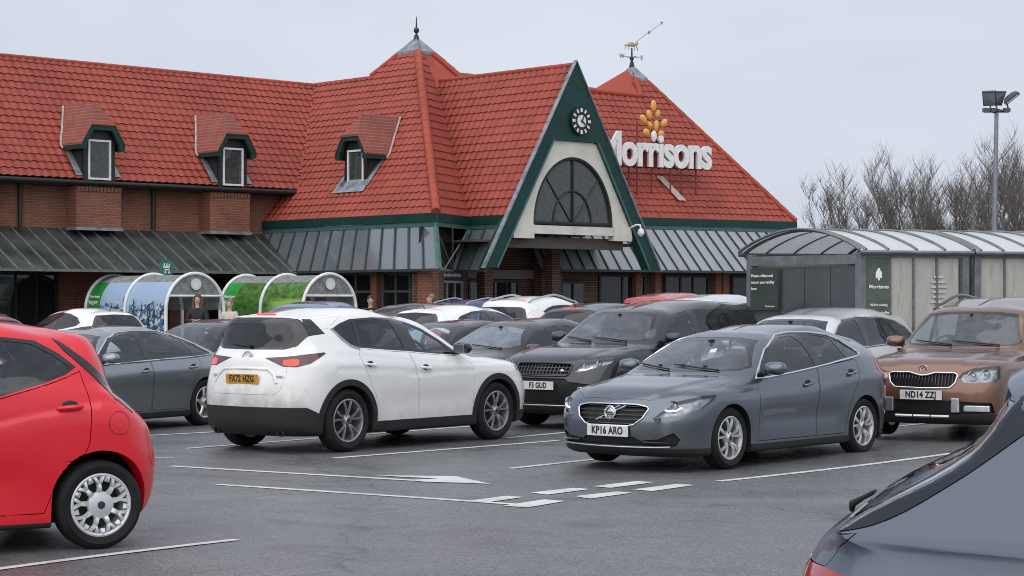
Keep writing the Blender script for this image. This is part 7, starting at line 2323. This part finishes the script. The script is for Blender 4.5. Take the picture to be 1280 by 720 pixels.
TL = ['bare winter tree nearest the shop, rounded and standing apart', 'low bare tree between the rounded tree and the taller row', 'bare tree left of the tall row, twiggy and upright', 'tall bare tree in the middle of the row', 'dense bare tree just left of the floodlight mast', 'bare tree directly behind the floodlight mast', 'tallest bare tree right of the floodlight mast', 'bare tree at the right frame edge']
TX = [(1056, 104, 0, .86, 0), (1098, 112, 1, .84, 1), (1140, 106, 2, .86, 2.1), (1168, 112, 3, .90, .7), (1200, 108, 1, .88, 3.3), (1228, 113, 2, .90, 4.0), (1258, 106, 3, 1.0, 5.1), (1284, 110, 2, .98, 1.3)]
for (px, Y, k, sc, rz), lb in zip(TX, TL):
    x = (px - 640) / FPX * Y
    t = empty('bare_tree', (x, Y, gz(x, Y)), rz); t.scale = (sc, sc, sc)
    tag(t, lb, 'tree', 'bare trees beyond the car park')
    link('trunk', tv[k][0], BARK, t); link('crown', tv[k][1], TWIG, t)

# ------------------------------------------------------------------ people
SKIN = mat('skin', (.52, .32, .24), .55, var=.08)
def skin_mesh(J, E_, name, sub=2):
    """J {name: (pos, radius)}, E_ pairs -> one continuous skinned surface"""
    me = bpy.data.meshes.new(name)
    ks = list(J); me.from_pydata([J[k][0] for k in ks], [(ks.index(a), ks.index(c)) for a, c in E_], [])
    o = bpy.data.objects.new('tmp', me); col.objects.link(o)
    o.modifiers.new('skin', 'SKIN'); 
    if not me.skin_vertices: me.skin_vertices.new()
    sv = me.skin_vertices[0].data
    for i, k in enumerate(ks):
        r = J[k][1]; r = (r, r) if not isinstance(r, tuple) else r
        sv[i].radius = r; sv[i].use_root = (i == 0)
    s = o.modifiers.new('sub', 'SUBSURF'); s.levels = sub; s.render_levels = sub
    dg = bpy.context.evaluated_depsgraph_get()
    out = bpy.data.meshes.new_from_object(o.evaluated_get(dg)); out.name = name
    bpy.data.objects.remove(o); bpy.data.meshes.remove(me)
    out.polygons.foreach_set('use_smooth', [True] * len(out.polygons))
    return out
def person(loc, rz, hgt, label, coat_m, leg_m, hair_m, arms='fold', hair='long', vest=None, turn=0, z=None):
    z = gz(loc[0], loc[1]) if z is None else z
    root_e = None
    k = hgt / 1.74
    V = lambda x, y, zz: (x * k, y * k, zz * k)
    sh = .175
    J = {'pelvis': (V(0, 0, .95), .125), 'waist': (V(0, .01, 1.10), (.125, .10)), 'chest': (V(0, .015, 1.28), (.15, .115)), 'neckb': (V(0, -.005, 1.44), (.075, .07)), 'neck': (V(0, .01, 1.51), .052), 'head0': (V(0, .02, 1.575), (.062, .07)), 'head1': (V(0, .015, 1.65), (.074, .088)), 'head2': (V(0, .01, 1.715), (.05, .06))}
    E_ = [('pelvis', 'waist'), ('waist', 'chest'), ('chest', 'neckb'), ('neckb', 'neck'), ('neck', 'head0'), ('head0', 'head1'), ('head1', 'head2')]
    coatJ, coatE = ['pelvis', 'waist', 'chest', 'neckb'], [('pelvis', 'waist'), ('waist', 'chest'), ('chest', 'neckb')]
    legJ, legE = ['pelvis'], []
    for s, nmx in ((1, 'l'), (-1, 'r')):
        J['sh' + nmx] = (V(s * sh, 0, 1.40), .060)
        if arms == 'fold': el, wr_, hd_ = V(s * .24, .05, 1.13), V(s * .06, .24, 1.12), V(-s * .03, .27, 1.15)
        elif arms == 'hold': el, wr_, hd_ = V(s * .25, .0, 1.12), V(s * .15, .24, 1.08), V(s * .10, .31, 1.10)
        else: el, wr_, hd_ = V(s * .25, -.03, 1.12), V(s * .26, .05, .87), V(s * .255, .075, .80)
        J['el' + nmx] = (el, .044); J['wr' + nmx] = (wr_, .030); J['pa' + nmx] = (hd_, (.036, .018))
        J['hip' + nmx] = (V(s * .09, 0, .90), .092); J['kn' + nmx] = (V(s * .10, .02, .50), .058); J['an' + nmx] = (V(s * .10, -.02, .09), .042); J['to' + nmx] = (V(s * .115, .14, .035), (.042, .03))
        E_ += [('chest', 'sh' + nmx), ('sh' + nmx, 'el' + nmx), ('el' + nmx, 'wr' + nmx), ('wr' + nmx, 'pa' + nmx), ('pelvis', 'hip' + nmx), ('hip' + nmx, 'kn' + nmx), ('kn' + nmx, 'an' + nmx), ('an' + nmx, 'to' + nmx)]
        hv = (Vector(hd_) - Vector(wr_)).normalized(); side = hv.cross(Vector((0, 0, 1)))
        side = side.normalized() if side.length > .1 else Vector((1, 0, 0)); curl = Vector((0, -.4, -.5))
        for f in range(4):
            b0 = Vector(hd_) + side * (.026 * (1.5 - f) / 1.5) + hv * .02
            L = (.062, .072, .068, .052)[f]
            t1 = b0 + hv * L * .6 + curl * .012; t2 = t1 + hv * L * .45 + curl * .03
            J['f%d1%s' % (f, nmx)] = (tuple(t1), .0088); J['f%d2%s' % (f, nmx)] = (tuple(t2), .0075)
            E_ += [('pa' + nmx, 'f%d1%s' % (f, nmx)), ('f%d1%s' % (f, nmx), 'f%d2%s' % (f, nmx))]
        tb = Vector(wr_).lerp(Vector(hd_), .4) + side * .045 + hv * .02
        J['th' + nmx] = (tuple(tb), .010); J['th2' + nmx] = (tuple(tb + hv * .035 + side * .006), .008)
        E_ += [('wr' + nmx, 'th' + nmx), ('th' + nmx, 'th2' + nmx)]
        coatJ += ['sh' + nmx, 'el' + nmx, 'wr' + nmx]; coatE += [('chest', 'sh' + nmx), ('sh' + nmx, 'el' + nmx), ('el' + nmx, 'wr' + nmx)]
        legJ += ['hip' + nmx, 'kn' + nmx, 'an' + nmx]; legE += [('pelvis', 'hip' + nmx), ('hip' + nmx, 'kn' + nmx), ('kn' + nmx, 'an' + nmx)]
    grow = lambda r, g: tuple(x + g for x in r) if isinstance(r, tuple) else r + g
    me = skin_mesh(J, E_, 'person')
    po = link('person', me, SKIN); po.location = (loc[0], loc[1], z); po.rotation_euler = (0, 0, rz)
    tag(po, label, 'person')
    cj = {n_: (J[n_][0], grow(J[n_][1], .016)) for n_ in coatJ}
    link('coat', skin_mesh(cj, coatE, 'coat'), coat_m, po)
    lj = {n_: (J[n_][0], grow(J[n_][1], .014)) for n_ in legJ}
    link('trousers', skin_mesh(lj, legE, 'trousers'), leg_m, po)
    for s, nmx in ((1, 'l'), (-1, 'r')):
        b = MB(); c_ = Vector(J['an' + nmx][0]); b.ball(c_ + Vector((s * .005, .07, -.045)), .1, 12, 8, (.5, 1.4, .5)); link('shoe', b.mesh('shoe', 60), mat('shoe', (.02, .02, .02), .5), po)
    hc_ = Vector(V(0, .0, 1.665))
    b = MB()
    b.ball(hc_ + Vector((0, -.040, .022)), .100 * k, 16, 12, (.93, .98, 1.06))
    if hair == 'long':
        for sx in (-1, 1): b.tube([hc_ + Vector((sx * .075, -.03, .03)), hc_ + Vector((sx * .095, -.005, -.09)), hc_ + Vector((sx * .10, .03, -.22)), hc_ + Vector((sx * .09, .06, -.34))], [.045, .05, .05, .02], 8)
        b.tube([hc_ + Vector((0, -.07, .0)), hc_ + Vector((0, -.09, -.15)), hc_ + Vector((0, -.08, -.30))], [.08, .09, .05], 10)
    elif hair == 'bun': b.ball(hc_ + Vector((0, -.08, .10)), .05, 10, 8)
    link('hair', b.mesh('hair', 60), hair_m, po)
    b = MB(); b.ball(Vector(V(0, .105, 1.64)), .018, 8, 6, (.8, 1.0, 1.5))
    b.ball(Vector(V(0, .085, 1.60)), .045, 12, 8, (.9, .35, .9))
    for sx in (-1, 1): b.ball(Vector(V(sx * .078, .005, 1.645)), .03, 8, 6, (.4, .7, 1.1))
    link('face', b.mesh('face', 60), SKIN, po)
    b = MB()
    for sx in (-1, 1): b.ball(Vector(V(sx * .031, .098, 1.668)), .011, 8, 6, (1.2, .5, .7))
    b.ball(Vector(V(0, .106, 1.598)), .02, 8, 6, (1.2, .35, .3))
    link('eyes_and_mouth', b.mesh('eyes_and_mouth', 60), mat('face_dark', (.12, .05, .045), .5), po)
    if vest:
        vj = {n_: (J[n_][0], grow(J[n_][1], .030)) for n_ in ('pelvis', 'waist', 'chest', 'neckb')}
        link('hi_vis_vest', skin_mesh(vj, coatE[:3], 'vest'), vest, po)
        b = MB(); 
        for zz in (1.06, 1.20): b.lathe([(.172, zz * k - .025), (.176, zz * k), (.172, zz * k + .025)], n=20)
        link('reflective_band', b.mesh('band', 60), mat('reflective', (.7, .7, .72), .3, .3), po)
    return po
p1 = front_c(247, 48.2); p2 = front_c(287, 48.4); p3 = front_c(463, 52.5); p4 = front_c(538, 52.2)
BLK = mat('coat_black', (.018, .017, .020), .8); CRM = mat('top_cream', (.58, .48, .42), .8); JNS = mat('jeans', (.035, .045, .08), .85)
person((p1.x, p1.y), R(180), 1.74, 'woman with long brown hair and dark coat in the shelter mouth', BLK, JNS, mat('hair_brown', (.055, .028, .016), .5), 'fold', 'long')
person((p2.x, p2.y), R(165), 1.62, 'woman in a pale cream top beside the harbour picture shelter', CRM, JNS, mat('hair_fair', (.20, .11, .06), .5), 'fold', 'bun')
person((p3.x, p3.y), R(190), 1.72, 'shop worker in a lime hi vis vest near the glass canopy', BLK, BLK, mat('hair_dark', (.02, .015, .012), .5), 'hold', 'short', vest=mat('lime_vest', (.42, .62, .10), .7))
person((p4.x, p4.y), R(120), 1.76, 'person in a cream jacket walking by the brick column', mat('jacket_pale', (.52, .46, .38), .8), BLK, mat('hair_grey', (.16, .13, .11), .6), 'side', 'short')
# ------------------------------------------------------------------ cars
PW = paint('white_paint', (.80, .80, .79), 0.0, .35, dirt=.35)
PWD = paint('white_paint_muddy', (.80, .80, .79), 0.0, .35, dirt=.45, dirt_c=(.20, .17, .125), rear=1.35)
PRED = paint('red_paint', (.68, .004, .016), .0, .35, dirt=.06, coat=.6)
PGB = paint('steel_blue_paint', (.122, .146, .172), .85, .30, dirt=.30)
PDK = paint('charcoal_paint', (.013, .014, .017), .35, .36, dirt=.35)
PBR = paint('copper_paint', (.185, .090, .060), .6, .34, dirt=.35)
PSI = paint('silver_paint', (.66, .67, .69), .35, .34, dirt=.3)
PSG = paint('sage_grey_paint', (.27, .30, .31), .85, .32, dirt=.3)
PBK = paint('black_paint', (.007, .008, .010), .2, .32, dirt=.3)
PBL = paint('blue_paint', (.05, .09, .22), .5, .34)
PLB = paint('light_blue_paint', (.09, .20, .38), .4, .34)
PPL = paint('plum_paint', (.035, .022, .028), .4, .34)
PFG = paint('slate_blue_paint', (.066, .086, .120), .15, .45, dirt=.02, drops=.12, coat=.45)
for S in (AY, V40, DS, YE, SD, GL, HB, CX): S.setdefault('_mats', {})
V40['_mats'].update(windscreen=M('windscreen_wet'))
DS['_mats'].update(windscreen=M('windscreen_wet'), panes={1: M('privacy'), 2: M('privacy')})
HB['_mats'].update(windscreen=M('windscreen_sky_film'))
YE['_mats'].update(windscreen=M('windscreen_wet'))
CX['_mats'].update(panes={1: M('privacy'), 2: M('privacy')}, mirror=M('gloss_black'))
KU['_mats'].update(panes={1: M('privacy'), 2: M('privacy')})
GC = 'cars standing in the car park'
def H(az): return R(90 - az)            # heading azimuth from the view axis -> rotation
def off(o, az, fwd, left):
    h = Vector((math.sin(R(az)), math.cos(R(az)))); l = Vector((-h.y, h.x)); p = Vector(o[:2]) + h * fwd + l * left
    return (p.x, p.y)
build_car('hatchback', AY, (-4.19, 13.34), H(237), PRED, 'bright red small hatchback with silver hubcap, cut by left frame edge', GC)
build_car('crossover', CX, (-1.73, 24.56), H(38.55), PWD, 'white crossover with muddy tailgate, yellow plate and brake lights lit', GC)
build_car('hatchback', V40, (2.44, 22.01), H(220.4), PGB, 'steel blue grey hatchback facing the camera with plate KP16 ARO', GC)
build_car('off_roader', DS, (1.81, 28.69), H(219.7), PDK, 'charcoal off-roader with plate F3 GUD and DISCOVERY bonnet letters', GC)
build_car('crossover', YE, (5.97, 25.35), H(213), PBR, 'copper brown crossover with silver front bumper bars, plate ND14 ZZJ', GC)
build_car('tall_hatchback', GL, (4.22, 28.7), H(219), PSI, 'silver tall hatchback with chrome window trim before the big shelter', GC, lod=1)
build_car('small_hatchback', HB, (.02, 31.0), H(219), PBK, 'small black hatchback facing the camera beside the charcoal off-roader', GC, lod=1)
build_car('saloon', SD, (-5.75, 27.2), H(209), PSG, 'sage grey saloon seen from its side behind the red hatchback', GC, lod=1)
build_car('hatchback', FG, (2.94, 5.70), H(106.5), PFG, 'slate blue grey car close by, only its rear corner in frame', GC)
GBK = 'cars parked further back'
def bg(name, S, px, Y, az, pm, label, sc=1.0, z=None):
    x = (px - 640) / FPX * Y
    r = build_car(name, S, (x, Y), H(az), pm, label, GBK, lod=2, z=z)
    if sc != 1: r.scale = (sc, sc, sc)
    return r
bg('off_roader', KU, 698, 43.0, 39, PW, 'white off-roader with roof rails seen from behind, above the black hatchback')
bg('small_hatchback', HR, 592, 38.5, 39, PW, 'small white hatchback seen from behind between two rows of dark cars', 1.09)
bg('crossover', dict(KU), 618, 49.0, 40, PBL, 'dark blue car behind the small white hatchback, rear window showing', .96)
bg('hatchback', dict(HR), 497, 45, 300, PPL, 'dark plum car showing only its roof above the white crossover', 1.06)
bg('hatchback', dict(HR), 552, 33.0, 219, PDK, 'dark grey car glimpsed between the white crossover and black hatchback', .97)
bg('hatchback', dict(HR, hilight=(0, 1.385, .30, 'tail_lit')), 778, 38.0, 39, PBK, 'black car with a lit red light behind the charcoal off-roader', 1.12)
bg('crossover', dict(KU, rails=None), 868, 46, 39, paint('scarlet_paint', (.42, .03, .03), .1), 'red car roof just above the charcoal off-roader roof', 1.04)
bg('crossover', dict(KU, rails=None), 925, 44, 39, PSI, 'silver car roof beside the left post of the big shelter', 1.02)
bg('hatchback', dict(HR), 378, 40.0, 200, PLB, 'light blue car roof behind the white crossover roof', 1.12)
bg('saloon', dict(SD), 262, 35.5, 212, PDK, 'dark grey saloon behind the sage grey saloon')
bg('hatchback', dict(HR), 97, 42.5, 318, PW, 'white hatchback with dark rear window at left below the shop windows')
bg('hatchback', dict(HR), -48, 38.0, 322, paint('maroon_paint', (.16, .02, .02), .2), 'dark maroon car peeping over the red hatchback at left edge')
